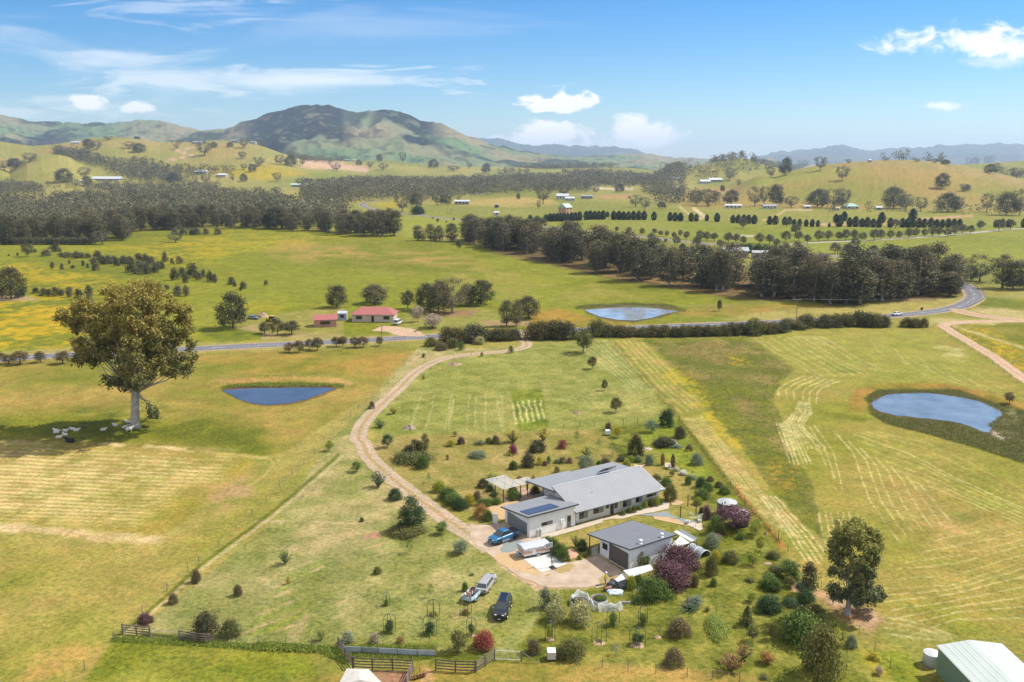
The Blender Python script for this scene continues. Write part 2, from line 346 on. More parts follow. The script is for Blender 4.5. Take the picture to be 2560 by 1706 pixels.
mixc(lmask('U', [(1700,738),(1850,745),(2000,745)], 5), alb(225,200,165))
mixc(lmask('V', [(0,870),(90,940),(150,950)], 5), alb(205,180,130)); mixc(lmask('V', [(95,880),(180,945)], 8), alb(215,195,150))
mixc(lmask('V', [(570,960),(640,945),(720,890),(900,890)], 4), alb(205,180,130)); mixc(lmask('V', [(900,990),(1400,985),(1700,950),(2000,930)], 5), alb(205,165,125))
mixc(pmask('V', [(350,1060),(510,1065),(500,1075),(350,1068)], 3, 2), alb(215,200,170))
# big meadow beyond the road
field('G', [(-300,590),(0,560),(300,535),(560,522),(700,528),(920,545),(1060,560),(1250,590),(1500,640),(1700,665),(1900,690),(2120,690),(1900,720),(1700,738),(1350,752),(1200,760),(930,772),(440,797),(-300,820)], (118,132,26), (150,152,50), n2*.35+n1*.65, k=3.2)
field('G', [(470,590),(900,640),(1200,660),(1300,700),(1100,740),(700,700),(500,680)], (120,138,34), (142,148,48), n5*.5+n1*.5, feather=60, k=2)
tanp = pmask('G', [(640,555),(820,560),(1010,580),(1110,612),(900,622),(740,604),(620,592)], 40, 40); mixc(tanp*con(n2*.6+n1*.4, 4)*.85, alb(184,152,88))
mixc(pmask('G', [(1050,600),(1350,640),(1500,690),(1200,690),(1000,650)], 40, 40)*con(n2, 5)*.35, alb(176,150,88))
for poly, k in (([(-300,685),(170,688),(200,740),(200,800),(-300,810)], .9), ([(-300,615),(60,600),(330,655),(350,690),(100,680),(-300,660)], .65), ([(180,572),(560,528),(800,545),(420,600)], .45), ([(330,570),(520,560),(560,640),(380,660)], .25), ([(440,765),(700,760),(600,790),(440,795)], .5), ([(560,700),(720,710),(700,720),(560,712)], .5)):
    mixc(pmask('G', poly, 26, 30)*con(n3*.5+n2*.5, 5)*k, alb(200,168,24))
mixc(pmask('G', [(-300,665),(60,680),(90,690),(-300,702)], 6, 10), alb(190,165,120))
field('B', [(1300,600),(1500,580),(1700,640),(2000,680),(2353,690),(2353,700),(1300,700)], (150,140,52), (176,145,60), n2, feather=10)
field('C', [(0,590),(200,560),(700,540),(1300,560),(1000,610),(500,640),(0,640)], (150,140,60), (176,145,72), n2, feather=16)
field('C', [(0,640),(500,640),(300,680),(0,690)], (110,140,44), (130,146,50), n2)
field('C', [(250,655),(600,600),(1150,565),(1500,500),(1800,500),(1900,520),(1850,560),(1500,620),(1000,630),(700,665)], (168,158,82), (180,168,92), n2)
field('C', [(1400,520),(1700,480),(1800,500),(1500,540)], (190,160,110), (176,150,90), n2)
field('G', [(1130,580),(1400,640),(1700,690),(2150,690),(2180,660),(2000,640),(1700,620),(1500,580),(1300,550),(1130,545)], (100,84,50), (150,128,80), n5, feather=10)   # litter under the belt of trees
field('B', [(430,600),(900,570),(1050,590),(1330,690),(1000,700),(600,745),(440,745)], (150,150,70), (160,156,76), n2)
field('B', [(560,590),(950,585),(900,630),(640,640)], (165,135,95), (150,130,80), n2, feather=10); field('B', [(950,660),(1300,665),(1320,700),(1000,705)], (175,150,100), (185,160,110), n2)
field('A', [(1700,640),(2353,560),(2353,760),(1800,800),(1650,760)], (150,148,70), (165,155,80), n2)
field('A', [(1600,700),(1800,690),(1850,745),(2353,760),(2353,790),(1800,790)], (190,165,115), (160,150,85), n2)
field('A', [(1370,700),(1800,740),(1790,790),(1500,800),(1370,740)], (100,128,24), (125,140,34), n2)
# verges of the road
field('A', [(-200,880),(500,845),(1300,815),(2353,775),(3400,710),(3400,780),(2353,840),(1300,905),(500,935),(-200,965)], (160,156,76), (178,162,92), n2, feather=8)
# left paddock
field('G', [(-300,835),(440,812),(930,798),(960,800),(860,900),(625,1058),(430,1030),(-300,1005)], (136,138,50), (174,152,78), n2*.5+n1*.5, k=3.0)
mixc(pmask('G', [(450,822),(900,805),(930,812),(880,870),(760,868),(520,850)], 26, 30)*con(n2,3)*.55, alb(190,146,66))
field('G', [(-100,960),(330,935),(600,985),(622,1052),(440,1024),(0,1012)], (92,116,20), (132,136,36), n2*.4+n5*.6, feather=50, jit=40, k=3)
mixc(pmask('A', [(550,1200),(1200,1230),(1500,1330),(1100,1380),(600,1290)], 30, 30)*con(n5, 5)*.55, alb(190,172,84))
mixc(pmask('A', [(1340,1000),(1700,930),(2353,900),(2353,1040),(1500,1040)], 30, 30)*con(n5, 3)*.6, alb(116,134,36))
mixc(pmask('A', [(1480,1065),(2000,1040),(2353,1060),(2450,1090),(2353,1100),(2000,1065),(1520,1095)], 8, 6), alb(190,158,92))
mixc(pmask('A', [(1500,1118),(1620,1092),(2350,1092),(2350,1125),(2280,1122),(1700,1118),(1540,1136)], 6, 6), alb(98,104,34))
mixc(pmask('A', [(1620,1112),(2250,1108),(2300,1124),(1560,1130)], 3, 4), alb(104,62,36))
# hay paddock
hay = field('L', [(-700,95),(0,100),(600,115),(1350,180),(1560,195),(1500,300),(1300,450),(1050,640),(900,700),(0,650),(-700,640)], (158,150,60), (180,158,78), n2, feather=10)
ph = (GV-GU*.035+18*(n1-.5))/9.3
st = .5+.5*np.sin(ph*2*math.pi+n2*5)
cov = pmask('L', [(-700,150),(200,150),(900,190),(1380,200),(1300,330),(1000,450),(800,600),(-700,560)], 60, 50)*np.clip(con(n2*.5+n1*.5, 3)+.25, 0, 1)
mixc(cov*(.3+.7*np.clip(st*1.6-.5, 0, 1))*np.clip(con(n3, 2)+.45, 0, 1)*.85, alb(232,208,148))
mixc(lmask('L', [(-700,600),(0,620),(300,645),(700,690),(1000,712)], 17, 24)*np.clip(con(n5,2)+.4,0,1), alb(222,194,140))
mixc(lmask('L', [(-700,105),(0,112),(250,110)], 9, 12), alb(200,180,110)); mixc(lmask('L', [(560,118),(900,140),(1250,175),(1700,205)], 8, 14)*con(n5,4), alb(222,200,136))
mixc(lmask('M', [(-300,175),(0,198),(70,207),(112,240),(60,305),(-100,420)], 6, 4)*.7, alb(196,176,100))
mixc(pmask('L', [(1250,400),(1500,330),(1560,440),(1350,600),(1250,600)], 40, 20)*con(n3,3)*.6, alb(196,150,118))
field('L', [(-700,690),(900,735),(1100,640),(1500,460),(1700,280),(1640,540),(1200,870),(900,1140),(700,1290),(450,1568),(-700,1568),(-700,1200)], (142,146,50), (176,160,84), n2*.6+n1*.4, feather=30, k=3)
mixc(pmask('L', [(250,1400),(450,1330),(560,1380),(700,1330),(500,1568),(100,1568)], 30, 20)*con(n5,3)*.7, alb(202,164,92))
field('L', [(450,1650),(690,1300),(1100,1320),(1602,1370),(1900,1370),(1950,1650)], (112,134,38), (156,154,62), n2*.5+n5*.5, feather=10, k=3.2)
# the property's long paddock
field('G', [(960,800),(1000,800),(1190,800),(1130,812),(1000,838),(880,935),(835,1000),(940,1140),(1140,1270),(1250,1350),(1250,1500),(1000,1510),(780,1490),(480,1475),(330,1450),(345,1425),(640,1190),(762,1010),(845,930)], (146,150,78), (186,170,114), n2*.7+n3*.3, feather=3, jit=4, k=3.2)
gr = pmask('M', [(-200,1300),(100,980),(420,760),(640,640),(780,650),(800,730),(600,960),(420,1180),(220,1320)], 50, 40); mixc(gr*con(n5*.6+n3*.4, 3)*.75, alb(98,134,44))
sd_ = (GX*.72-GY*.69)
mixc(gr*np.clip(np.sin(sd_*2.4+n2*4)*1.4-.5, 0, 1)*con(n3,4)*.9, alb(196,166,120))
mixc(pmask('M', [(0,380),(500,330),(760,480),(760,680),(400,600),(0,570)], 50, 40)*con(n5,3)*.5, alb(126,140,56))
mixc(lmask('M', [(0,592),(300,590),(700,610)], 4, 6)*con(n5,4), alb(196,176,130)); mixc(pmask('M', [(660,670),(750,655),(760,695),(650,700)], 6, 10), alb(190,150,115))
mixc(pmask('M', [(200,1260),(300,1150),(330,1180),(230,1330),(190,1320)], 10, 20)*.5, alb(196,166,120))
mixc(pmask('M', [(1160,1060),(1600,1000),(1700,1250),(1450,1380),(1100,1300)], 60, 40)*con(n5,3)*.5, alb(118,142,44))
fen = lmask('L', [(690,1300),(900,1140),(1200,870),(1640,545),(2353-300,190)], 8, 4); mixc(fen*.75, alb(98,114,30)); fen2 = lmask('L', [(720,1305),(925,1150),(1222,885),(1658,560),(2075,200)], 7, 4); mixc(fen2*.7, alb(200,184,134))
mixc(lmask('G', [(330,1455),(480,1478),(700,1488),(790,1495)], 13, 12), alb(66,92,20))
# upper mown paddock
f4 = field('G', [(1130,812),(1190,806),(1222,790),(1400,780),(1542,940),(1542,978),(1300,992),(870,1002),(850,985),(880,935),(940,875),(1000,838)], (134,148,66), (168,162,88), n2*.6+n3*.4, feather=4, jit=5, k=3)
mixc(pmask('B', [(600,1000),(1000,950),(1500,830),(1800,800),(1600,1000),(1000,1130),(600,1150)], 60, 40)*con(n2,3)*.5, alb(128,146,58))
mixc(pmask('B', [(1170,1140),(1380,1130),(1430,1400),(1220,1415)], 6, 8), two((82,126,30), (112,142,50), con(n3, 3)))
def rows(zn, A, B, n, wid, c, amp, jit=4, nz=None, rnd=0):
    A = np.array(A, float); B = np.array(B, float); rg = np.random.RandomState(n*7+int(A[0,0]))
    for i in range(n):
        q = (i+rg.uniform(-rnd, rnd))/(n-1)
        mixc(lmask(zn, A*(1-q)+B*q, wid, jit)*np.clip(con(n3 if nz is None else nz, 2)+.75, 0, 1)*np.clip(con(n6,3)+.5,0,1)*min(1,amp*1.0), alb(*c))
HAY = (206,192,132)
rows('B', [(560,1170),(480,1400)], [(1100,1170),(1110,1410)], 6, 4, HAY, .5, 8, rnd=.2); rows('B', [(780,1200),(740,1390)], [(1075,1200),(1105,1400)], 3, 5, HAY, .6, 6)
rows('B', [(1180,1230),(1210,1360)], [(1370,1210),(1400,1330)], 6, 5, (216,204,140), .9, 8, n5)
rows('B', [(1560,1140),(1640,1230)], [(1700,1140),(1800,1240)], 4, 3, HAY, .4)
rows('B', [(1640,830),(1990,1120)], [(1830,800),(2200,1150)], 7, 3, (200,200,140), .5, rnd=.2); rows('B', [(1500,1150),(1560,1290)], [(2000,1100),(2150,1290)], 9, 3, (200,190,130), .3, rnd=.3)
mixc(pmask('B', [(1380,1090),(1340,1060),(1440,1130),(1420,1180)], 10)*.3, alb(200,180,120))
# garden lawn and orchard
field('G', [(866,1003),(1300,992),(1378,986),(1430,1060),(1560,1075),(1580,1200),(1400,1230),(1180,1200),(1080,1180),(940,1120),(872,1060),(850,1030)], (150,144,68), (176,156,96), n2*.6+n3*.4, feather=5, jit=5)
field('G', [(1380,985),(1542,962),(1640,1085),(1800,1280),(1840,1320),(2040,1580),(2080,1700),(900,1700),(1000,1500),(1180,1500),(1240,1420),(1260,1352),(1400,1350),(1500,1330),(1560,1250),(1600,1180),(1560,1090),(1430,1060)], (94,120,34), (152,146,66), n2*.4+n3*.35+n6*.25, feather=12, jit=12, k=3.6)
field('G', [(1480,1062),(1600,1110),(1640,1180),(1560,1250),(1300,1300),(1180,1230),(1520,1150)], (150,150,66), (168,152,84), n2*.5+n3*.5, feather=10)
field('G', [(1500,965),(1560,960),(1640,1085),(1720,1180),(1640,1130),(1560,1070),(1470,1010)], (96,140,40), (124,150,52), n3, feather=12)
field('G', [(-100,1650),(640,1568),(900,1530),(1250,1520),(1700,1545),(1900,1600),(1900,1700),(-100,1700)], (140,138,52), (178,152,80), n3*.5+n2*.5, feather=14)
mixc(pmask('M', [(540,1340),(1100,1330),(1100,1420),(960,1440),(560,1420)], 10, 12)*.7, alb(92,122,34))
field('M', [(690,1500),(920,1500),(900,1600),(760,1600)], (160,118,88), (186,146,112), n5, feather=4)
mixc(pmask('M', [(1030,1470),(1080,1500),(1060,1568),(990,1568)], 10, 12)*.8, alb(196,158,110))
# right-hand strip, rough band, mown field
field('G', [(1400,780),(1480,778),(1600,900),(1690,1010),(1760,1110),(1850,1210),(1930,1325),(1850,1322),(1800,1272),(1640,1080),(1542,940)], (148,148,58), (180,160,82), n5*.5+n2*.5, feather=6, k=3)
mixc(pmask('S', [(720,240),(1000,300),(1400,620),(1200,620),(900,400)], 40, 30)*con(n5,3)*.5, alb(206,176,112))
mixc(lmask('G', [(1402,782),(1545,942),(1640,1080),(1800,1272)], 14, 14)*.6, alb(130,124,36))
mixc(lmask('S', [(1300,830),(1460,1060),(1700,1330),(1845,1500)], 12, 10)*.8, alb(190,128,72))
rows('S', [(700,30),(1000,400),(1250,760),(1700,1240)], [(900,0),(1300,500),(1600,880),(2100,1500)], 7, 3.2, (222,206,146), .5, 5, rnd=.25)
rows('B', [(1860,800),(2150,1130),(2353,1300)], [(2060,800),(2353,1100),(2500,1220)], 6, 3, (222,208,144), .5, 4, rnd=.2)
rows('O', [(0,440),(150,640),(280,830)], [(90,440),(330,700),(440,850)], 5, 4, (226,206,150), .8, 6, rnd=.2)
f7 = field('G', [(1480,778),(1722,775),(1832,850),(1790,878),(1778,920),(1802,970),(1800,1010),(1870,1110),(1880,1180),(1900,1245),(1850,1205),(1762,1110),(1690,1010),(1590,890)], (108,124,30), (158,140,78), n5*.6+n2*.4, feather=6, jit=16, k=3.4)
mixc(pmask('G', [(1560,880),(1640,880),(1760,1010),(1850,1120),(1880,1210),(1850,1205),(1700,1020)], 20, 20)*con(n5,4)*.8, alb(110,130,22))
mixc(lmask('C', [(-60,1040),(60,1090),(160,1210),(240,1380),(360,1470)], 40, 50)*np.clip(con(n3*.4+n6*.6,7), 0, 1)*.5, alb(206,176,40))
mixc(pmask('C', [(340,900),(460,910),(470,960),(350,960)], 16, 20)*con(n6,6)*.7, alb(205,176,20)); mixc(pmask('O', [(0,200),(240,240),(230,380),(130,420),(60,330)], 24, 20)*con(n6,5)*.5, alb(198,150,50))
f8 = field('G', [(1722,775),(1870,760),(2140,750),(2353,880),(2700,1000),(2700,1500),(2353,1465),(2100,1460),(2000,1430),(1880,1330),(1900,1245),(1880,1180),(1870,1110),(1800,1010),(1802,970),(1778,920),(1790,878),(1832,850)], (150,148,56), (178,158,84), n2*.6+n1*.4, feather=5, jit=12, k=2.6)
mixc(pmask('G', [(1740,770),(2130,755),(2300,870),(2000,880),(1850,850)], 40, 30)*.5, alb(156,160,66))
mixc(pmask('C', [(1000,950),(1200,1000),(1180,1020),(1000,980)], 16, 20)*.6, alb(108,136,40)); mixc(pmask('O', [(1150,520),(1330,570),(1250,590),(1150,570)], 20, 10)*.6, alb(100,124,40))
mixc(pmask('C', [(1760,840),(1900,850),(1960,920),(1830,900)], 20, 20)*con(n3,3)*.7, alb(214,200,140))
MOW = (212,200,136)
rows('C', [(490,775),(640,880),(780,950),(940,1060)], [(960,770),(1100,850),(1220,930),(1420,1010)], 9, 2.6, MOW, .5, 4, rnd=.25)
rows('C', [(770,770),(900,780),(960,830)], [(870,760),(960,775),(1010,820)], 4, 2.4, MOW, .3)
rows('C', [(685,1180),(678,1130),(750,1085),(860,1040)], [(935,1225),(940,1160),(980,1120),(1090,1080)], 6, 3.2, MOW, .8, 4, rnd=.15)
rows('C', [(820,1210),(790,1290),(700,1380),(740,1540)], [(890,1230),(900,1300),(830,1390),(1000,1532)], 7, 4, MOW, .85, 8, rnd=.2)
rows('C', [(665,1370),(720,1532),(760,1640)], [(760,1370),(850,1532),(900,1640)], 6, 4, MOW, .9, 5, rnd=.2)
rows('C', [(1300,790),(1350,860),(1410,910)], [(1980,1050),(2060,1130),(2130,1160)], 5, 2.4, MOW, .45, 4)
rows('C', [(1500,940),(1700,1060),(1900,1110)], [(1780,900),(2000,1030),(2353,1210)], 5, 2.2, MOW, .35, 4, rnd=.3)
rows('O', [(440,40),(560,170),(610,330),(650,450),(780,640),(830,700)], [(970,370),(1010,420),(1060,480),(1100,530),(1150,590),(1160,600)], 7, 3.4, MOW, .75, 4, rnd=.12)
rows('O', [(330,10),(440,160),(480,300),(500,400)], [(250,0),(330,120),(370,180),(400,260)], 3, 3.4, MOW, .7, 4)
rows('O', [(560,60),(900,180),(1250,360),(1620,520)], [(900,340),(1080,400),(1330,500),(1620,620)], 6, 2.6, MOW, .5, 5, rnd=.2)
rows('O', [(700,50),(1000,110),(1300,250),(1620,420)], [(560,60),(900,180),(1250,360),(1620,520)], 4, 2.4, MOW, .35, 5)
rows('O', [(1030,715),(1250,660),(1620,590)], [(700,1010),(1150,990),(1620,840)], 6, 3, MOW, .45, 5, n5, rnd=.25)
rows('O', [(740,1030),(1150,1000),(1620,860)], [(860,1290),(1200,1180),(1620,1165)], 6, 3.4, MOW, .6, 5, n5, rnd=.2)
rows('O', [(360,540),(390,680),(430,790)], [(540,540),(560,620),(600,700)], 6, 4, MOW, .8, 5, rnd=.2); rows('O', [(760,1170),(900,1200),(1200,1290)], [(760,1270),(900,1290),(1100,1310)], 4, 5, MOW, .7, 8)
mixc(pmask('O', [(1050,560),(1250,600),(1200,720),(1030,720),(930,640)], 30, 20)*con(n3,3)*.4, alb(196,160,110))
mixc(pmask('O', [(320,1020),(420,1040),(520,1080),(640,1110),(770,1190),(660,1275),(560,1200),(420,1130)], 24, 30), two((190,150,104),(214,182,148), con(n3)))
mixc(pmask('O', [(185,985),(240,950),(290,960),(240,1010),(200,1020)], 5, 6), alb(206,170,132)); mixc(pmask('O', [(330,1000),(420,1030),(370,1060)], 10, 6), alb(214,172,120))
mixc(pmask('O', [(560,1230),(760,1330),(900,1400),(800,1568),(600,1420)], 30, 30)*con(n5,3)*.5, alb(190,170,40)); field('O', [(650,1370),(900,1390),(960,1460),(1000,1600),(850,1600),(750,1480)], (110,136,40), (130,146,50), n3)
# wet ground round the right-hand dam
field('C', [(1150,1210),(1200,1140),(1330,1100),(1600,1085),(1900,1100),(2150,1160),(2500,1260),(2500,1300),(2150,1230),(1800,1130),(1350,1130),(1270,1190),(1280,1290),(1180,1280)], (176,142,66), (150,132,50), n5, feather=12)
field('C', [(1265,1190),(1340,1135),(1500,1120),(1900,1135),(2150,1215),(2420,1290),(2700,1500),(2700,1900),(2353,1640),(2000,1525),(1700,1440),(1420,1370),(1300,1290)], (76,88,16), (112,112,34), n5*.6+n3*.4, feather=8, k=3)
field('C', [(930,1290),(1100,1300),(1300,1330),(1260,1350),(1080,1330)], (110,122,26), (130,130,34), n5, feather=10)
mixc(pmask('C', [(2100,1370),(2300,1270),(2600,1330),(2700,1700),(2200,1500),(1950,1420)], 40, 60)*np.clip(con(n5*.5+n3*.5,6),0,1), alb(168,156,130))
mixc(pmask('C', [(1500,1330),(1900,1420),(2353,1560),(2353,1600),(1700,1400)], 30, 40)*np.clip(con(n3,5),0,1)*.6, alb(150,142,110))
mixc(lmask('B', [(1620,575),(1750,560),(2000,550),(2250,560),(2353,590)], 8, 6), alb(84,98,28)); mixc(lmask('B', [(1690,600),(1800,640),(2000,668),(2100,650),(2250,620)], 6, 6), alb(96,106,34))
for zn_, pp_, w_ in (('A',[(1528,1140),(1600,1132),(1750,1126),(2000,1120),(2220,1120),(2290,1130),(2200,1165),(2080,1205),(1960,1232),(1840,1242),(1740,1230),(1650,1205),(1580,1170),(1528,1140)],7),
    ('B',[(1672,590),(1740,575),(1900,566),(2100,568),(2250,580),(2320,595),(2240,615),(2130,645),(2020,662),(1900,658),(1800,640),(1720,615),(1672,590)],7),
    ('C',[(1305,1235),(1330,1200),(1400,1172),(1520,1158),(1700,1158),(1900,1180),(2050,1215),(2160,1260),(2212,1290),(2205,1330),(2140,1375),(2120,1430),(2060,1425),(1980,1385),(1850,1350),(1650,1330),(1480,1312),(1370,1285),(1320,1262),(1305,1235)],9)):
    mixc(lmask(zn_, pp_, w_, 8)*.8, alb(112,92,62))
# far-right paddock beyond the farm track, track verge
field('C', [(1780,700),(2353,680),(2900,680),(2900,1250),(2353,1080),(2100,900),(1900,760)], (124,130,36), (150,142,56), n2, feather=6)
mixc(pmask('C', [(1880,720),(2100,720),(2353,870),(2500,900),(2500,1100),(2353,1040),(2100,880)], 24, 30)*con(n6*.6+n5*.4,4)*.7, alb(204,170,30))
mixc(lmask('C', [(1870,700),(2100,770),(2353,850),(2500,900)], 6, 4), alb(196,180,110))
field('C', [(1990,590),(2200,570),(2353,600),(2500,610),(2500,650),(2200,650)], (190,176,112), (206,184,130), n2, feather=8); field('C', [(1700,640),(2250,660),(2150,690),(1720,680)], (190,178,110), (180,170,90), n2, feather=6)
field('C', [(1950,560),(2100,500),(2353,520),(2600,520),(2600,600),(2200,575)], (100,126,30), (130,140,52), n2, feather=8)
# dirt of the yard, soaked into the grass edge
mixc(pmask('H', [(-60,775),(110,795),(220,785),(370,760),(640,940),(1060,1200),(1240,1165),(1380,1115),(1680,1320),(1480,1420),(1330,1475),(1200,1490),(800,1490),(690,1520),(620,1440),(540,1400),(330,1262),(180,1120),(0,985)], 6, 10), alb(196,168,130))
mixc(pmask('J', [(1650,820),(1850,560),(2050,520),(2213,640),(2150,900),(1900,900)], 60, 30)*con(n3,3)*.5, alb(186,160,100))
C[...,0] += .68*np.maximum(C[...,1]-C[...,0], 0)
C = .165*(C/.165)**1.05
C = np.clip(C*(.78+.44*n3[...,None])*(.86+.28*n6[...,None])*np.array([1.03,1.02,1.06]), .01, .8)
def grid_mesh(name, X, Y, Zz, colr, material):
    ny, nx = X.shape; me = bpy.data.meshes.new(name); nv = nx*ny
    me.vertices.add(nv); co = np.stack([X, Y, Zz], -1).reshape(-1).astype(np.float32); me.vertices.foreach_set('co', co)
    i = np.arange(nv).reshape(ny, nx); q = np.stack([i[:-1,:-1], i[:-1,1:], i[1:,1:], i[1:,:-1]], -1).reshape(-1, 4); nf = len(q)
    me.loops.add(nf*4); me.loops.foreach_set('vertex_index', q.reshape(-1).astype(np.int32))
    me.polygons.add(nf); me.polygons.foreach_set('loop_start', np.arange(0, nf*4, 4, dtype=np.int32)); me.polygons.foreach_set('loop_total', np.full(nf, 4, np.int32))
    me.polygons.foreach_set('use_smooth', np.ones(nf, bool)); me.update()
    if colr is not None:
        at = me.color_attributes.new('soil', 'FLOAT_COLOR', 'POINT'); at.data.foreach_set('color', np.concatenate([colr.reshape(-1, 3), np.ones((nv, 1))], 1).astype(np.float32).reshape(-1))
    me.materials.append(material); return link(bpy.data.objects.new(name, me))
def soilmat(name, fine=True, rough=.95):
    mt = bpy.data.materials.new(name); mt.use_nodes = True; n = mt.node_tree.nodes; l = mt.node_tree.links; b = n['Principled BSDF']
    b.inputs['Roughness'].default_value = rough; b.inputs['Specular IOR Level'].default_value = .1
    at = n.new('ShaderNodeAttribute'); at.attribute_name = 'soil'; src = at.outputs['Color']; t = n.new('ShaderNodeTexCoord')
    if fine:
        for sc, det, lo, hi, off, hue in ((1.5, 7, .5, 1.5, 0, .022), (4.5, 5, .6, 1.4, 5, .012), (.22, 4, .84, 1.16, 9, .014)):
            mp = n.new('ShaderNodeMapping'); mp.inputs['Location'].default_value = (off, off, 0); l.new(t.outputs['Object'], mp.inputs[0])
            nz = n.new('ShaderNodeTexNoise'); nz.inputs['Scale'].default_value = sc; nz.inputs['Detail'].default_value = det; nz.inputs['Roughness'].default_value = .68; l.new(mp.outputs[0], nz.inputs[0])
            rp = n.new('ShaderNodeMapRange'); rp.inputs['From Min'].default_value = .3; rp.inputs['From Max'].default_value = .7; rp.inputs['To Min'].default_value = lo; rp.inputs['To Max'].default_value = hi; l.new(nz.outputs[0], rp.inputs[0])
            hs = n.new('ShaderNodeHueSaturation'); l.new(src, hs.inputs['Color']); l.new(rp.outputs[0], hs.inputs['Value'])
            hp = n.new('ShaderNodeMapRange'); hp.inputs['From Min'].default_value = .35; hp.inputs['From Max'].default_value = .65; hp.inputs['To Min'].default_value = .5+hue; hp.inputs['To Max'].default_value = .5-hue; l.new(nz.outputs[1 if False else 0], hp.inputs[0]); l.new(hp.outputs[0], hs.inputs['Hue'])
            src = hs.outputs[0]
        bp = n.new('ShaderNodeBump'); bp.inputs['Strength'].default_value = .6; bp.inputs['Distance'].default_value = .12
        nz2 = n.new('ShaderNodeTexNoise'); nz2.inputs['Scale'].default_value = 2.6; nz2.inputs['Detail'].default_value = 4; l.new(t.outputs['Object'], nz2.inputs[0]); l.new(nz2.outputs[0], bp.inputs['Height']); l.new(bp.outputs[0], b.inputs['Normal'])
    l.new(src, b.inputs['Base Color']); return mt
GS = soilmat('pasture')
o = grid_mesh('ground', GX, GY, GZ, C, GS); tag(o, kind='structure')
me = bpy.data.meshes.new('ground_beyond')        # plain pasture under and behind the camera
o = MB().add([(-40000,-20000,-1.5),(40000,-20000,-1.5),(40000,60000,-1.5),(-40000,60000,-1.5)], [(0,1,2,3)]).build('ground_beyond', mat('plain_pasture', (.15,.15,.045), .95, var=.2, scale=.02)); tag(o, kind='structure')
# ------------------------------------------------------------------ ranges behind the valley
def range_mesh(name, zone, pts, Yc, Yf, colfn, amp, seed, t_pad=.05, base=-60, ny=90, nx=700, Yb=None):
    us, es = crest(zone, pts); t0, t1 = us[0]-t_pad, us[-1]+t_pad; Yb = Yb or Yc*1.35
    T = np.linspace(t0, t1, nx); s = np.linspace(0, 1, ny); Yr = Yf+(Yb-Yf)*s
    X = T[None,:]*Yr[:,None]; Y = np.repeat(Yr[:,None], nx, 1); zc = CH+Yc*np.interp(T, us, es, left=es[0], right=es[-1])
    zc = np.where(T < us[0], base+(zc-base)*ss((T-t0)/t_pad) if us[0] > -.6 else zc, zc); zc = np.where(T > us[-1], base+(zc-base)*ss((t1-T)/t_pad), zc)
    fr = np.clip((Yr-Yf)/(Yc-Yf), 0, 1); bk = np.clip((Yb-Yr)/(Yb-Yc), 0, 1)
    gul = fbm(X*1.0, Y*.45, Yc*.085, 4, seed); rid = 1-np.abs(2*gul-1)
    k = (fr**1.15)[:,None]*ss(bk)[:,None]
    g2 = fbm(X*1.0, Y*.4, Yc*.03, 3, seed+4); rid2 = 1-np.abs(2*g2-1)
    shape = k*(1-(.62*(1-rid)+.22*(1-rid2))*4*(fr*(1-fr))[:,None])
    Zr = (fbm(X, Y, Yc*.009, 2, seed+13)-.5)*Yc*.004
    zc = zc+(fbm(T*Yc, T*0+seed, 45, 2, 4)-.5)*Yc*.0016
    Zz = base+(zc[None,:]-base)*shape+amp*(fbm(X, Y, Yc*.03, 3, seed+9)-.5)*(4*fr*(1-fr))[:,None]+Zr*np.clip(k*3,0,1)
    colr = colfn(X, Y, Zz, fr[:,None]*np.ones_like(X), rid, T[None,:]*np.ones_like(X))
    o = grid_mesh(name, X, Y, Zz, colr, MATS.setdefault('range', soilmat('range', False))); tag(o, kind='structure'); return o
def mcol(X, Y, Zz, fr, rid, T):
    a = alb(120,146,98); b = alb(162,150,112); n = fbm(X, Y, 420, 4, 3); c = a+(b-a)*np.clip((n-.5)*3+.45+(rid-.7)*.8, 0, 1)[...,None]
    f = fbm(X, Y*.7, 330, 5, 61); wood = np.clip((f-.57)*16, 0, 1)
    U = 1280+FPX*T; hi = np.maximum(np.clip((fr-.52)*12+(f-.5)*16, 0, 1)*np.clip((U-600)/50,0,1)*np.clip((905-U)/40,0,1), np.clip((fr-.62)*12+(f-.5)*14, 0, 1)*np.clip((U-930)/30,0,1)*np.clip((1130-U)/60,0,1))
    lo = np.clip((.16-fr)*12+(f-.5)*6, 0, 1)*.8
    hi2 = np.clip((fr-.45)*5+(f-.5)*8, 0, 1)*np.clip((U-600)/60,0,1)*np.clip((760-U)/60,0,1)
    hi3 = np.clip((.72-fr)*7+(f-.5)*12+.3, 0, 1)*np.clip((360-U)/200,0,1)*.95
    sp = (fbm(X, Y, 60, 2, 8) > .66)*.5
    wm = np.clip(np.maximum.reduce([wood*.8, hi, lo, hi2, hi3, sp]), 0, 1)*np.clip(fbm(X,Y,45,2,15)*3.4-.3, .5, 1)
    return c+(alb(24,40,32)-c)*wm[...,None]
range_mesh('mountain', 'G', [(380,330),(430,318),(480,306),(540,299),(580,285),(610,276),(640,264),(670,258),(700,252),(740,248),(765,249),(790,254),(812,261),(830,265),(845,263),(870,260),(905,259),(930,264),(950,272),(975,284),(1000,284),(1020,290),(1040,300),(1080,318),(1130,334),(1190,347),(1260,358),(1400,368),(1560,374)], 5600, 3300, mcol, 60, 21, .03, base=-40, nx=900, ny=160)
range_mesh('hills', 'G', [(-500,285),(-100,262),(0,268),(25,268),(60,274),(110,283),(150,284),(230,288),(290,288),(330,281),(370,279),(410,284),(450,296),(490,303),(560,306),(640,318)], 6400, 3600, mcol, 40, 33, .03, base=-40, nx=700, ny=110)
def bcol(X, Y, Zz, fr, rid, T): n = fbm(X, Y, 900, 4, 3); a = alb(70,84,60); b = alb(110,112,80); return a+(b-a)*np.clip((n-.5)*4+.2, 0, 1)[...,None]
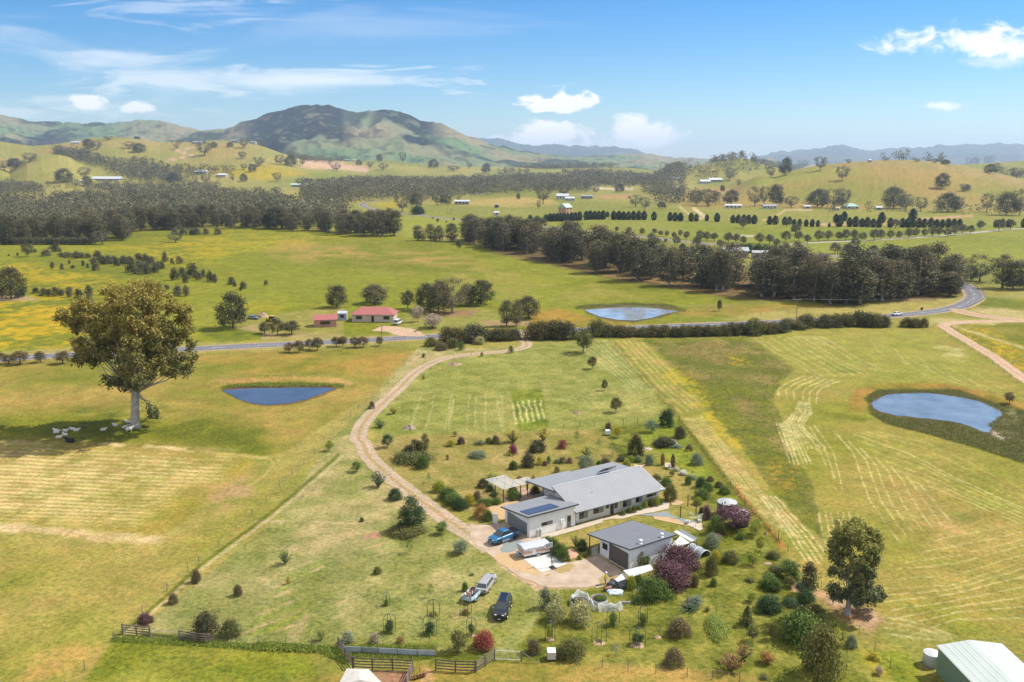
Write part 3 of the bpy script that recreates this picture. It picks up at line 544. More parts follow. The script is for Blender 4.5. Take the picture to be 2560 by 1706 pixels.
range_mesh('blue_range', 'U', [(600,390),(870,402),(1000,410),(1100,410),(1160,425),(1200,440),(1300,460),(1400,455),(1440,446),(1480,443),(1520,450),(1560,462),(1650,452),(1700,462),(1730,452),(1780,465),(1850,458),(1950,470),(2000,480),(2040,498),(2100,520)], 15000, 9500, bcol, 60, 41, .03, base=-60, nx=500, ny=60)
range_mesh('blue_range', 'V', [(440,545),(520,520),(580,505),(640,486),(660,486),(700,494),(800,482),(900,473),(960,464),(1000,456),(1060,452),(1090,456),(1130,468),(1240,490),(1300,482),(1450,468),(1600,466),(1700,450),(1800,456),(1850,444),(1900,442),(2000,450),(2060,440),(2100,434),(2130,438),(2160,446),(2220,440),(2300,460),(2353,466),(2700,480)], 15500, 10000, bcol, 60, 45, .03, base=-60, nx=500, ny=60)
range_mesh('low_ridge', 'U', [(1200,560),(1500,530),(1750,522),(1900,512),(2050,510),(2150,522),(2353,540),(2600,545),(2900,540)], 7000, 5000, mcol, 20, 55, .03, base=-30, nx=400, ny=60)
# ------------------------------------------------------------------ roads, tracks and pads: thin sheets above the ground
rnd = random.Random(5)
def smooth_pts(P, step):
    P = [Vector(p) for p in P]; outp = []
    for i in range(len(P)-1):
        p0 = P[max(i-1,0)]; p1 = P[i]; p2 = P[i+1]; p3 = P[min(i+2,len(P)-1)]; n = max(1, int((p2-p1).length/step))
        for k in range(n):
            t = k/n; outp.append(.5*((2*p1)+(-p0+p2)*t+(2*p0-5*p1+4*p2-p3)*t*t+(-p0+3*p1-3*p2+p3)*t**3))
    outp.append(P[-1]); return outp
def ribbon(name, P, prof, z, step=2.5, material=None, jit=0, kind='structure', follow=False):
    """prof: list of (offset, (r,g,b)) across the strip"""
    P = smooth_pts(P, step); nr = len(P); X = np.zeros((nr, len(prof))); Y = X.copy(); Zz = X.copy(); cc = np.zeros((nr, len(prof), 3))
    for i, p in enumerate(P):
        d = (P[min(i+1,nr-1)]-P[max(i-1,0)]); d.z = 0; d.normalize(); nrm = Vector((-d.y, d.x, 0))
        for k, (off, c) in enumerate(prof):
            e = jit*(float(vn(p.x+k*31, p.y, 1.7, 3))-.5)*2 if jit and (k in (0, len(prof)-1) or jit > .25) else 0
            q = p+nrm*(off+e); X[i,k] = q.x; Y[i,k] = q.y; cc[i,k] = c
    Zz = height(X, Y)+z
    o = grid_mesh(name, X, Y, Zz, cc, material); tag(o, kind=kind); return o
ASPH = tuple(alb(150,150,156)); ASPD = tuple(alb(134,134,140)); VERGE = tuple(alb(196,170,136)); WL = tuple(alb(235,232,225))
TS = soilmat('track_surface'); 
main = [g('A',-900,990),g('A',-300,948),g('A',0,930),g('A',200,912),g('A',700,886),g('A',1300,856),g('A',1900,826),g('B',20,804),g('B',400,783),g('B',700,768),g('B',1250,742),g('B',1700,722),g('B',2100,708),g('C',0,697),g('C',300,686),g('C',700,669),g('C',1200,645),g('C',1500,625),g('C',1750,597),g('C',1900,568),g('C',1985,530),g('C',2015,500),g('C',2005,470),g('C',1965,435),g('C',1890,405),g('C',1700,385),g('C',1400,330),g('V',1190,1228),g('V',1050,1205),g('V',860,1185),g('V',680,1165),g('V',560,1148),g('V',350,1132),g('V',150,1118),g('V',0,1104),g('U',2100,1075),g('U',1880,1058),g('U',1650,1033),g('U',1350,1002),g('U',1100,983),g('U',900,967),g('U',700,945),g('U',560,928),g('U',400,912),g('U',260,893),g('U',180,872),g('U',150,852),g('U',200,838),g('U',330,828)]
prof = [(-4.4,VERGE),(-3.2,VERGE),(-3.15,ASPH),(-2.0,ASPD),(-.10,ASPH),(.10,ASPH),(2.0,ASPD),(3.15,ASPH),(3.2,VERGE),(4.4,VERGE)]
ribbon('road', main, prof, .02, 3, TS, .2)
P = smooth_pts(main, 3); mk = MB()
for i in range(0, 190, 4):
    a, b = P[i], P[i+1]; d = (b-a); d.z = 0; d.normalize(); n_ = Vector((-d.y, d.x, 0))*.07; zz = .03
    q = [a+n_, a-n_, b-n_, b+n_]; mk.add([(p.x, p.y, zz) for p in q], [(0,1,2,3)])
tag(mk.build('road_marking', mat('road_paint', (.7,.7,.68), .6)), kind='structure')
DR = tuple(alb(208,185,154)); DG = tuple(alb(194,166,120)); DE = tuple(alb(186,168,118))
track = [(-1.9,DE),(-1.5,DR),(-.55,DR),(-.3,DG),(.3,DG),(.55,DR),(1.5,DR),(1.9,DE)]
ribbon('driveway', [g('B',1262,735),g('B',1260,765),g('B',1258,790),g('B',1278,822),g('B',1262,845),g('B',1200,862),g('B',1090,876),g('B',930,889),g('B',800,905),g('B',700,925),g('B',600,965),g('B',500,1030),g('B',400,1130),g('B',300,1220),g('B',200,1315),g('B',140,1400),g('B',125,1480),g('M',645,110),g('M',680,190),g('M',760,275),g('M',900,390),g('M',1060,510),g('M',1200,610),g('M',1330,690),g('M',1430,770)], track, .025, 1.2, TS, .14)
GRV = tuple(alb(222,188,155)); GR2 = tuple(alb(206,170,135))
ribbon('farm_track', [g('C',1790,690),g('C',1830,720),g('C',1980,810),g('C',2160,920),g('C',2353,1060),g('C',2600,1220)], [(-2,DE),(-1.6,GRV),(-.4,GRV),(0,GR2),(.4,GRV),(1.6,GRV),(2,DE)], .025, 2, TS, .3)
ribbon('side_road', [g('C',1850,590),g('C',1900,592),g('C',1960,610),g('C',2100,635),g('C',2353,662),g('C',2600,670)], [(-4,DE),(-3.2,GRV),(0,GR2),(3.2,GRV),(4,DE)], .03, 2, TS, .4)
ribbon('side_road', [g('C',2300,665),g('C',2150,668),g('C',1950,672),g('C',1800,690)], [(-2.6,DE),(-2,GRV),(2,GRV),(2.6,DE)], .034, 2, TS, .3)
ribbon('side_road', [g('V',690,1132),g('V',850,1118),g('V',1000,1110),g('V',1300,1098),g('V',1600,1080),g('V',1900,1056),g('V',2050,1042),g('V',2200,1026),g('V',2353,1018),g('V',2600,1012)], [(-3.5,DG),(-2.8,tuple(alb(198,190,175))),(2.8,tuple(alb(198,190,175))),(3.5,DG)], .03, 6, TS, .3)
ribbon('side_road', [g('B',560,748),g('B',470,752),g('B',430,735),g('B',370,722),g('B',250,715)], [(-5,DE),(-4,GRV),(4,GRV),(5,DE)], .028, 2, TS, .4)
def sheet(name, P, z, material, jit=.15, step=.8, kind='structure'):
    Q = []
    for a, b in zip(P, P[1:]+P[:1]):
        n = max(1, int((b-a).length/step))
        for k in range(n):
            p = a.lerp(b, k/n); Q.append((p.x+jit*(float(vn(p.x,p.y,.9,1))-.5)*2, p.y+jit*(float(vn(p.x,p.y,.9,2))-.5)*2))
    o = MB().add([(x,y,z) for x,y in Q], [tuple(range(len(Q)))]).build(name, material)
    n = Vector((0,0,1))
    if o.data.polygons[0].normal.z < 0: o.data.flip_normals()
    return tag(o, kind=kind)
def zz(zn, *pts): return [g(zn, *p) for p in pts]
M_dirt = mat('yard_dirt', tuple(alb(200,174,148)), .95, c2=tuple(alb(232,210,184)), scale=.5, bump=.3, spec=.1)
M_gravel = mat('orange_gravel', tuple(alb(214,176,128)), .95, c2=tuple(alb(236,202,158)), scale=3, bump=.3, spec=.1)
M_blue = mat('blue_metal', tuple(alb(148,158,156)), .95, c2=tuple(alb(178,186,182)), scale=4, bump=.3, spec=.1)
M_conc = mat('concrete', tuple(alb(250,247,240)), .8, c2=tuple(alb(240,236,228)), scale=1.5, spec=.2)
M_conc2 = mat('worn_concrete', tuple(alb(222,205,182)), .85, c2=tuple(alb(240,224,202)), scale=1.2, spec=.2)
sheet('gravel_yard', zz('H',(-20,800),(120,800),(225,792),(372,768),(640,942),(760,925),(900,1050),(1045,1215),(1240,1168),(1372,1118),(1660,1310),(1480,1400),(1400,1455),(1200,1476),(820,1476),(760,1470),(680,1420),(560,1385),(340,1250),(190,1115),(0,975)), .035, M_dirt, .25)
sheet('gravel_patch', zz('K',(400,1160),(440,1180),(640,1150),(690,1240),(1010,1468),(930,1510),(700,1440),(480,1400),(420,1330),(330,1270),(310,1230),(370,1200)), .045, M_gravel, .25)
sheet('gravel_patch', zz('K',(400,1120),(470,1050),(640,990),(690,990),(760,1020),(680,1100),(640,1150),(540,1178),(440,1178)), .05, M_blue, .2)
sheet('gravel_patch', zz('K',(215,520),(480,450),(680,405),(700,420),(490,600),(490,700),(380,690),(300,640)), .045, M_gravel, .2)
M_weed = mat('dry_weeds', tuple(alb(176,158,92)), .95, c2=tuple(alb(212,182,132)), scale=3, bump=.4, spec=.1)
sheet('weeds', zz('H',(880,1300),(960,1240),(1080,1225),(1130,1250),(1060,1290),(960,1325)), .042, M_weed, .5, .4)
sheet('weeds', zz('H',(1400,1440),(1380,1380),(1450,1340),(1560,1370),(1600,1400),(1500,1450)), .042, M_weed, .5, .4)
sheet('weeds', zz('H',(790,1350),(850,1320),(870,1335),(820,1360)), .042, M_weed, .4, .4)
sheet('concrete_pad', zz('K',(735,1262),(1010,1468),(1385,1342),(1120,1170)), .07, M_conc, 0)
sheet('path', zz('K',(840,965),(1010,920),(1505,790),(1650,745),(1900,675),(1900,735),(1650,810),(1400,880),(1130,955),(1000,990)), .05, M_conc2, .02)
sheet('path', zz('R',(445,1290),(920,1165),(1250,1080),(1550,1000),(1900,890),(2000,840),(2090,860),(2160,870),(2140,975),(1850,1045),(1550,1090),(1300,1160),(1090,1160),(850,1215),(450,1340)), .055, M_conc2, .05)
sheet('gravel_patch', zz('Q',(1030,50),(1320,20),(1520,-10),(1550,50),(1720,100),(1980,160),(2040,260),(1985,285),(1760,185),(1300,70)), .05, M_blue, .05)
sheet('garden_bed', zz('Q',(1282,75),(1500,85),(1640,110),(1760,185),(1720,205),(1300,115)), .07, M_gravel, .05)
sheet('gravel_patch', zz('Q',(1765,185),(1860,165),(2010,165),(2040,262),(1985,288)), .06, M_conc2, .03)
sheet('garden_bed', zz('S',(530,1000),(600,970),(710,1000),(640,1030),(560,1035)), .06, M_gravel, .05)
sheet('paving', zz('Q',(0,570),(60,545),(160,640),(120,700),(30,720),(-60,640)), .05, mat('brick_paving', tuple(alb(226,140,96)), .9, c2=tuple(alb(240,220,190)), scale=2.5), .05)
sheet('paving', zz('K',(700,240),(800,235),(1000,330),(860,390),(700,420),(500,440),(440,400),(560,330)), .045, mat('terrace', tuple(alb(200,170,140)), .9, c2=tuple(alb(220,180,150)), scale=1), .1)
sheet('concrete_pad', zz('Q',(350,560),(450,500),(450,640),(360,665),(270,620)), .05, M_conc2, 0)
sheet('concrete_pad', zz('S',(470,545),(540,545),(565,610),(520,618),(470,580)), .05, M_conc2, .05)
# ------------------------------------------------------------------ water
def watermat(name, c, ripple, rough=.04):
    mt = mat(name, c, rough, var=.28, scale=.16, spec=.5); b = mt.node_tree.nodes['Principled BSDF']; b.inputs['IOR'].default_value = 1.6
    n = mt.node_tree.nodes; l = mt.node_tree.links; t = n.new('ShaderNodeTexCoord'); nz = n.new('ShaderNodeTexNoise'); nz.inputs['Scale'].default_value = 1.4; nz.inputs['Detail'].default_value = 5
    mp = n.new('ShaderNodeMapping'); mp.inputs['Scale'].default_value = (1, 1.6, 1); l.new(t.outputs['Object'], mp.inputs[0]); l.new(mp.outputs[0], nz.inputs[0])
    bp = n.new('ShaderNodeBump'); bp.inputs['Strength'].default_value = ripple; bp.inputs['Distance'].default_value = .12; l.new(nz.outputs[0], bp.inputs['Height']); l.new(bp.outputs[0], b.inputs['Normal']); return mt
sheet('water', zz('A',(1528,1140),(1600,1132),(1750,1126),(2000,1120),(2220,1120),(2290,1130),(2200,1165),(2080,1205),(1960,1232),(1840,1242),(1740,1230),(1650,1205),(1580,1170)), .02+.03, watermat('dam_water', (.055,.068,.098), .3, .1), .4, 1.5)
sheet('water', zz('B',(1672,590),(1740,575),(1900,566),(2100,568),(2250,580),(2320,595),(2240,615),(2130,645),(2020,662),(1900,658),(1800,640),(1720,615)), .05, watermat('bright_dam_water', (.24,.27,.31), .03), .5, 2)
sheet('water', zz('C',(1305,1235),(1330,1200),(1400,1172),(1520,1158),(1700,1158),(1900,1180),(2050,1215),(2160,1260),(2212,1290),(2205,1330),(2140,1375),(2120,1430),(2060,1425),(1980,1385),(1850,1350),(1650,1330),(1480,1312),(1370,1285),(1320,1262)), .05, watermat('rippled_dam_water', (.135,.175,.225), .8, .12), .5, 1.5)
sheet('water', zz('U',(1690,850),(1750,842),(1860,848),(1880,856),(1800,860),(1720,858)), .3, watermat('far_dam_water', (.2,.22,.26), .02), .2, 2)
# ------------------------------------------------------------------ trees and shrubs
LM = dict(
 gum=leafmat('gum_leaves', (.056,.066,.034), (.140,.112,.060)), gumfar=leafmat('distant_gum_leaves', (.044,.056,.032), (.130,.115,.068)),
 dark=leafmat('dark_leaves', (.034,.044,.020), (.092,.080,.038)), cyp=leafmat('cypress_leaves', (.012,.026,.018), (.026,.044,.020)),
 maple=leafmat('maple_leaves', (.10,.02,.03), (.26,.05,.06)), hero=leafmat('big_gum_leaves', (.072,.088,.036), (.29,.225,.045)), oak=leafmat('right_gum_leaves', (.07,.086,.05), (.22,.21,.05)),
 hedge=leafmat('hedge_leaves', (.040,.048,.016), (.120,.098,.030)), road=leafmat('roadside_leaves', (.045,.055,.022), (.15,.105,.045)),
 green=leafmat('green_leaves', (.050,.090,.018), (.120,.165,.030)), dgreen=leafmat('deep_green_leaves', (.022,.050,.020), (.060,.095,.030)),
 olive=leafmat('olive_leaves', (.070,.080,.022), (.150,.140,.040)), lime=leafmat('lime_leaves', (.130,.180,.020), (.300,.300,.040)),
 gold=leafmat('golden_leaves', (.20,.19,.018), (.42,.34,.03)), purple=leafmat('plum_leaves', (.050,.020,.026), (.150,.075,.085)),
 red=leafmat('red_leaves', (.20,.045,.035), (.46,.14,.11)), grey=leafmat('grey_green_leaves', (.10,.13,.075), (.21,.235,.14)),
 blue=leafmat('blue_green_leaves', (.060,.100,.070), (.15,.20,.13)), brown=leafmat('bronze_leaves', (.075,.065,.03), (.18,.135,.065)),
 orange=leafmat('orange_leaves', (.14,.10,.03), (.34,.18,.05)), pale=leafmat('pale_blossom_leaves', (.15,.17,.06), (.42,.38,.17)),
 magenta=leafmat('magenta_flowers', (.10,.06,.05), (.34,.09,.20)), white=leafmat('white_flowers', (.12,.15,.06), (.75,.72,.62)),
 reed=leafmat('rushes', (.10,.11,.03), (.24,.22,.07)), dead=leafmat('dry_sticks', (.20,.15,.10), (.36,.29,.22)), grass=leafmat('tall_grass', (.09,.13,.02), (.22,.25,.04)),
)
BK = dict(grey=mat('grey_bark', (.20,.17,.14), .9, c2=(.34,.30,.26), scale=3), pale=mat('pale_bark', (.22,.19,.17), .85, c2=(.48,.44,.40), scale=1.2, bump=.4), dark=mat('dark_bark', (.07,.055,.042), .9, c2=(.13,.10,.08), scale=3))
def leaves(name, pts, nrm, size, tint, material, asp=.62, parent=None, mesh_only=False):
    n = len(pts); rs = np.random.RandomState(n % 9973)
    nrm = nrm/np.maximum(np.linalg.norm(nrm, axis=1, keepdims=True), 1e-6)
    r_ = rs.normal(size=(n,3)); a = np.cross(nrm, r_); a /= np.maximum(np.linalg.norm(a, axis=1, keepdims=True), 1e-6); b = np.cross(nrm, a)
    s = np.asarray(size)[:,None]*rs.uniform(.7, 1.35, (n,1)); a = a*s*.5; b = b*s*.5*asp
    V = np.stack([pts-a, pts+b*.9-a*.15, pts+a, pts-b*.9+a*.1], 1).reshape(-1, 3)
    me = bpy.data.meshes.new(name); me.vertices.add(n*4); me.vertices.foreach_set('co', V.astype(np.float32).reshape(-1))
    me.loops.add(n*4); me.loops.foreach_set('vertex_index', np.arange(n*4, dtype=np.int32)); me.polygons.add(n)
    me.polygons.foreach_set('loop_start', np.arange(0, n*4, 4, dtype=np.int32)); me.polygons.foreach_set('loop_total', np.full(n, 4, np.int32)); me.update()
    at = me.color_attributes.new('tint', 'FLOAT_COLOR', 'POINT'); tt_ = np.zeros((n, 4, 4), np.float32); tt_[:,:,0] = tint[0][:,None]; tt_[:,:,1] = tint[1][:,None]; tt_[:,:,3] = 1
    at.data.foreach_set('color', tt_.reshape(-1)); me.materials.append(material)
    return me if mesh_only else link(bpy.data.objects.new(name, me), parent)
def blob_points(blobs, n, rs, out=.8, up=.35, rnd_=.7, power=.4, low=-1.0):
    B = np.array(blobs, float); r3 = B[:,3:6] if B.shape[1] >= 6 else np.repeat(B[:,3:4], 3, 1)
    wgt = (r3[:,0]*r3[:,1]+r3[:,0]*r3[:,2]); wgt = wgt/wgt.sum(); idx = rs.choice(len(B), n, p=wgt)
    d = rs.normal(size=(n,3)); d /= np.linalg.norm(d, axis=1, keepdims=True); d[:,2] = np.where(d[:,2] < low, -d[:,2], d[:,2])
    u = rs.uniform(0, 1, (n,1))**power; P = B[idx,:3]+d*r3[idx]*u
    nr = d*out+np.array([0,0,up])+rs.normal(size=(n,3))*rnd_
    bt = rs.uniform(0, 1, len(B))[idx]
    return P, nr, idx, bt, d
VAR = {}
def proto(kind, seed):
    """unit tree: 1 high, 1 wide; returns crown points etc. and a trunk builder"""
    key = (kind, seed)
    if key in VAR: return VAR[key]
    rs = np.random.RandomState(hash(kind) % 1 + seed*31+sum(map(ord, kind))); tb = MB(); blobs = []
    K = dict(gum=(.58,.05,34,3200,.030,.125), gumfar=(.66,.04,18,560,.062,.16), round=(1.0,.05,44,4600,.040,.17), spread=(1.0,.16,30,2300,.034,.13), lolly=(.95,.2,22,2100,.052,.19),
             bush=(1.25,.0,26,3800,.056,.27), scrub=(1.0,.03,12,1100,.075,.25), sapling=(.8,.3,9,420,.05,.15), airy=(.9,.16,18,1500,.056,.17), dome=(1.6,.0,26,5200,.058,.32))
    if kind in K:
        asp, z0, nb, nl, ls, br = K[kind]
        for i in range(nb):
            h = (i+.5)/nb+rs.uniform(-.06,.06); h = min(max(h, 0), 1); an = i*2.4+rs.uniform(-.5,.5)
            pr = dict(gum=(.62+.55*h)*(1-h**3*.8), gumfar=(.7+.5*h)*(1-h**3*.75), round=math.sqrt(max(.05,1-(h*1.5-.5)**2)), spread=(.45+.9*h)*(1-h**4*.6), lolly=math.sqrt(max(.05,1-(h*1.6-.6)**2)), airy=(.6+.5*h)*(1-h**3*.7)).get(kind, math.sqrt(max(.05,1-h**2)))
            rr = (.5*asp-br*.72)*min(pr, 1)*rs.uniform(.45, 1)**.5; r = br*rs.uniform(.55, 1.2); z = z0+br*.6+h*(1-br*1.3-z0)
            if kind in ('bush', 'dome', 'scrub'): z = z0+br*.3+h*(.85-br)
            blobs.append((rr*math.cos(an), rr*math.sin(an), z, r, r, r*.85))
        if kind not in ('bush','dome','scrub'): blobs.append((0, 0, 1-br*.85, br*.8, br*.8, br*.7))
        P, nr, idx, bt, d = blob_points(blobs, nl, rs, power=.45)
        P = P+rs.normal(size=P.shape)*br*.17; P[:,2] = np.maximum(P[:,2], .02); zt = np.clip(P[:,2], 0, 1)
        size = np.full(nl, ls)
        if kind in ('gum','gumfar','round','spread','lolly','sapling','airy','scrub'):
            tr = .022 if kind != 'sapling' else .012; tb.tube([(0,0,-.01),(.01,0,z0),(-.01,.01,.5),(0,0,.8)], [tr*1.3, tr, tr*.7, tr*.2], 7)
            for q in sorted(blobs, key=lambda b: b[2])[:(12 if kind in ('spread','gum','airy') else 6)]:
                zs = max(.08, q[2]*.55); tb.tube([(0,0,zs),(q[0]*.5,q[1]*.5,zs*.55+q[2]*.45),(q[0],q[1],q[2])], [tr*.6, tr*.4, tr*.12], 5)
        else: tb.tube([(0,0,-.01),(0,0,.3)], [.02,.012], 6)
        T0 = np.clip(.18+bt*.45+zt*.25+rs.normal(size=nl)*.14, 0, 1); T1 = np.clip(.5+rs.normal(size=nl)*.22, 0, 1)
    elif kind in ('cypress', 'cone', 'fir'):
        asp = .52 if kind == 'cypress' else .62; nl = 1500 if kind != 'fir' else 1300
        h = rs.uniform(.02, 1, nl)**(1.05); a = rs.uniform(0, 2*math.pi, nl)
        if kind == 'cypress': rr = .5*asp*np.sin(np.clip(h*.88+.10, 0, 1)*math.pi)**.62*(1-.12*h)
        else: rr = .5*asp*(1-h)**.8*np.clip(h*9, .4, 1)
        if kind == 'fir': rr = rr*(.55+.6*np.abs(np.sin(h*26+a*2)))
        lob = 1+.16*np.sin(a*5+seed)+.1*np.sin(a*9+h*11); rr = rr*lob*rs.uniform(.72, 1.02, nl)
        P = np.stack([rr*np.cos(a), rr*np.sin(a), h], 1); nr = np.stack([np.cos(a), np.sin(a), np.full(nl, .5)], 1)+rs.normal(size=(nl,3))*.5
        size = np.full(nl, .07); T0 = np.clip(.35+rs.normal(size=nl)*.22+.2*np.sin(a*5+seed), 0, 1); T1 = np.clip(.5+rs.normal(size=nl)*.2, 0, 1)
        tb.tube([(0,0,-.02),(0,0,.85)], [.03,.006], 6)
    elif kind in ('spiky', 'tuft'):
        nb = 46 if kind == 'spiky' else 120; P = []; asp = 1.05 if kind == 'spiky' else 1.5; sz = []
        for i in range(nb):
            a = rs.uniform(0, 2*math.pi); lean = rs.uniform(0, 1)**.7; L_ = rs.uniform(.7, 1.0)
            e = np.array([math.cos(a)*lean*.5*asp, math.sin(a)*lean*.5*asp, L_*(1-.45*lean**2)])
            for k in range(26 if kind == 'spiky' else 9):
                s_ = rs.uniform(.15, 1); P.append(e*np.array([s_,s_,s_**.85])+rs.normal(size=3)*.022); sz.append(.06 if kind == 'spiky' else .085)
            tb.tube([(0,0,0), tuple(e*.9)], [.012,.004], 4)
        P = np.array(P); P[:,2] = np.maximum(P[:,2], .02); nl = len(P); nr = P/np.linalg.norm(P, axis=1, keepdims=True)+rs.normal(size=(nl,3))*.7; size = np.array(sz)
        T0 = np.clip(P[:,2]*.8+rs.normal(size=nl)*.2, 0, 1); T1 = np.clip(.5+rs.normal(size=nl)*.25, 0, 1)
    wd = np.percentile(np.abs(P[:,:2]), 98)*2; P2 = P.copy(); zs = np.percentile(P[:,2], 99.5)
    VAR[key] = (P2, nr, size, (T0, T1), tb, wd, zs); return VAR[key]
MESHC = {}
def plant_mesh(kind, seed, leaf, bark):
    key = (kind, seed, leaf, bark)
    if key not in MESHC:
        P, nr, size, t, tb, wd, zs = proto(kind, seed)
        nm = 'foliage' if kind in ('bush','scrub','dome','tuft','spiky','cypress','cone','fir') else 'crown'
        cm = leaves(nm, P, nr, size, t, LM[leaf], mesh_only=True, asp=.7)
        tm = bpy.data.meshes.new('trunk'); tm.from_pydata(tb.v, [], tb.f); tm.materials.append(BK[bark]); tm.polygons.foreach_set('use_smooth', [True]*len(tm.polygons)); tm.update()
        MESHC[key] = (cm, tm, wd, zs, nm)
    return MESHC[key]
prng = random.Random(77)
def plant(kind, leaf, loc, H, Wd, label, name, cat, group=None, bark='dark', seed=None):
    seed = prng.randint(0, 3) if seed is None else seed
    cm, tm, wd, zs, nm = plant_mesh(kind, seed, leaf, bark)
    t = thing(name, label, cat, loc, prng.uniform(0, 6.28), group); t.scale = (Wd/wd, Wd/wd, H/zs)
    link(bpy.data.objects.new(nm, cm), t)
    link(bpy.data.objects.new('trunk' if nm == 'crown' else 'stem', tm), t)
    return t
def plant_px(kind, leaf, zn, bx, by, ty, w, label, name='shrub', cat='shrub', group=None, bark='dark', seed=None, front=.3):
    p = g(zn, bx, by); k = mpp(p)/Z[zn][2]; Wd = w*k; sd_ = (CH-p.z)/math.hypot(p.y, CH-p.z)
    if p.y < 600: p.y += Wd*front*(1 if kind in ('bush','dome','tuft','cypress','scrub') else 0); 
    H = max(above(p, zn, bx, ty)-p.z-Wd*.12*sd_/math.sqrt(1-sd_*sd_), .35*Wd if kind not in ('dome','tuft') else .2*Wd)*(1.2 if kind in ('bush','scrub') else 1)
    p.z = float(height(p.x, p.y)); return plant(kind, leaf, p, H, Wd, label, name, cat, group, bark, seed)
# ---- scatter helper
def scatter(P, spacing, seed, keep=1.0, maxn=9999):
    rg = random.Random(seed); xs = [p.x for p in P]; ys = [p.y for p in P]; o_ = []; cell = {}
    area = abs(sum(a.x*b.y-b.x*a.y for a, b in zip(P, P[1:]+P[:1])))/2; tries = int(area/spacing**2*6)
    for _ in range(min(tries, 400000)):
        x = rg.uniform(min(xs), max(xs)); y = rg.uniform(min(ys), max(ys)); ins = False
        for a, b in zip(P, P[1:]+P[:1]):
            if (a.y > y) != (b.y > y) and x < (b.x-a.x)*(y-a.y)/(b.y-a.y)+a.x: ins = not ins
        if not ins: continue
        ci = (int(x//spacing), int(y//spacing))
        if any((x-q[0])**2+(y-q[1])**2 < (spacing*.8)**2 for i in (-1,0,1) for j in (-1,0,1) for q in cell.get((ci[0]+i,ci[1]+j), ())): continue
        cell.setdefault(ci, []).append((x, y)); o_.append((x, y))
    return o_
# belt of trees behind the middle dam
belt = zz('B',(855,128),(1000,158),(1100,185),(1250,205),(1500,262),(1750,335),(2000,392),(2330,440))+zz('C',(100,440),(300,465),(450,500),(700,520),(900,545),(1100,552),(1400,540),(1550,515),(1750,490),(1880,470),(1880,430),(1700,420),(1300,450),(1000,450),(700,430),(400,400),(100,370))+zz('B',(2200,340),(2000,320),(1700,255),(1400,190),(1200,150),(1000,128),(870,105))
for i, (x, y) in enumerate(scatter(belt, 7.9, 4)):
    H = prng.uniform(15, 22)*(1+.1*math.sin(x*.05)); W_ = H*prng.uniform(.55, .8)
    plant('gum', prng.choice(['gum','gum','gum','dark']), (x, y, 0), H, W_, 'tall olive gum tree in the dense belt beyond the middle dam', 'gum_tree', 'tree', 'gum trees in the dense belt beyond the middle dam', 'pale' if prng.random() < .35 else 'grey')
for bx, by, ty, w_ in [(250,462,170,140),(560,500,230,220),(640,500,215,170),(1030,552,275,150),(1230,550,290,230),(1380,530,240,170),(1640,215+250,150,130),(1850,495,330,150),(780,512,290,190),(1540,515,250,120),(920,535,160+60,120),(1400,300,200,90),(800,250,120,90),(720,270,125,80)]:
    plant_px('gum', 'gum', 'C', bx, by, ty, w_, 'big gum tree standing out in the belt behind the single power pole', 'gum_tree', 'tree', 'big gum trees standing out in the belt behind the power pole', 'pale')
# front rows of the left-hand woodland: individual trees
front = zz('T',(-300,1110),(50,1138),(300,1112),(620,1122),(868,1100),(890,1040),(1450,1015),(1850,1030),(2353,1065))+zz('U',(400,1078),(400,1045),(0,1035))+zz('T',(1850,1000),(1450,990),(900,1005),(700,1040),(300,1060),(-300,1060))
pts = scatter(front, 11.5, 9); print('front rows', len(pts))
for x, y in pts:
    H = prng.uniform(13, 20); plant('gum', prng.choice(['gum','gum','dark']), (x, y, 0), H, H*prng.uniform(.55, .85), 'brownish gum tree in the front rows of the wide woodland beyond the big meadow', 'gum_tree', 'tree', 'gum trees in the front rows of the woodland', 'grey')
# the rest of the woodland and the wooded hills: one mass
def mass(regions):
    allP = []; allN = []; allS = []; t0 = []; t1 = []; rs = np.random.RandomState(3); cnt = 0
    prot = [proto('gumfar', k) for k in range(4)]
    for P, sp, h0, h1, nl in regions:
        pts = scatter(P, sp, len(P)*7+int(sp)); 
        if not pts: continue
        zs = height([p[0] for p in pts], [p[1] for p in pts])
        for (x, y), z in zip(pts, zs):
            pp, nr, size, t, tb, wd, zt = prot[rs.randint(4)]; H = rs.uniform(h0, h1); W_ = H*rs.uniform(.75, 1.15)
            ii = rs.choice(len(pp), nl, replace=False); q = pp[ii]*np.array([W_/wd, W_/wd, H/zt]); a = rs.uniform(0, 6.28); c, s = math.cos(a), math.sin(a)
            q = np.stack([q[:,0]*c-q[:,1]*s+x, q[:,0]*s+q[:,1]*c+y, q[:,2]+z], 1); allP.append(q); n_ = nr[ii]; allN.append(np.stack([n_[:,0]*c-n_[:,1]*s, n_[:,0]*s+n_[:,1]*c, n_[:,2]], 1))
            allS.append(np.full(nl, H*.62/math.sqrt(nl)*1.7)); t0.append(np.clip(t[0][ii]+rs.normal()*.35, 0, 1)); t1.append(np.clip(t[1][ii]+rs.normal()*.25, 0, 1)); cnt += 1
    print('woodland trees', cnt)
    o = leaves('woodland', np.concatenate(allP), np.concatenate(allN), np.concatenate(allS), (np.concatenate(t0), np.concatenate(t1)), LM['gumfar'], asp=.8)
    tag(o, 'dusty green woodland of gum trees filling the valley floor and creeping up the far hills', 'woodland', kind='stuff')
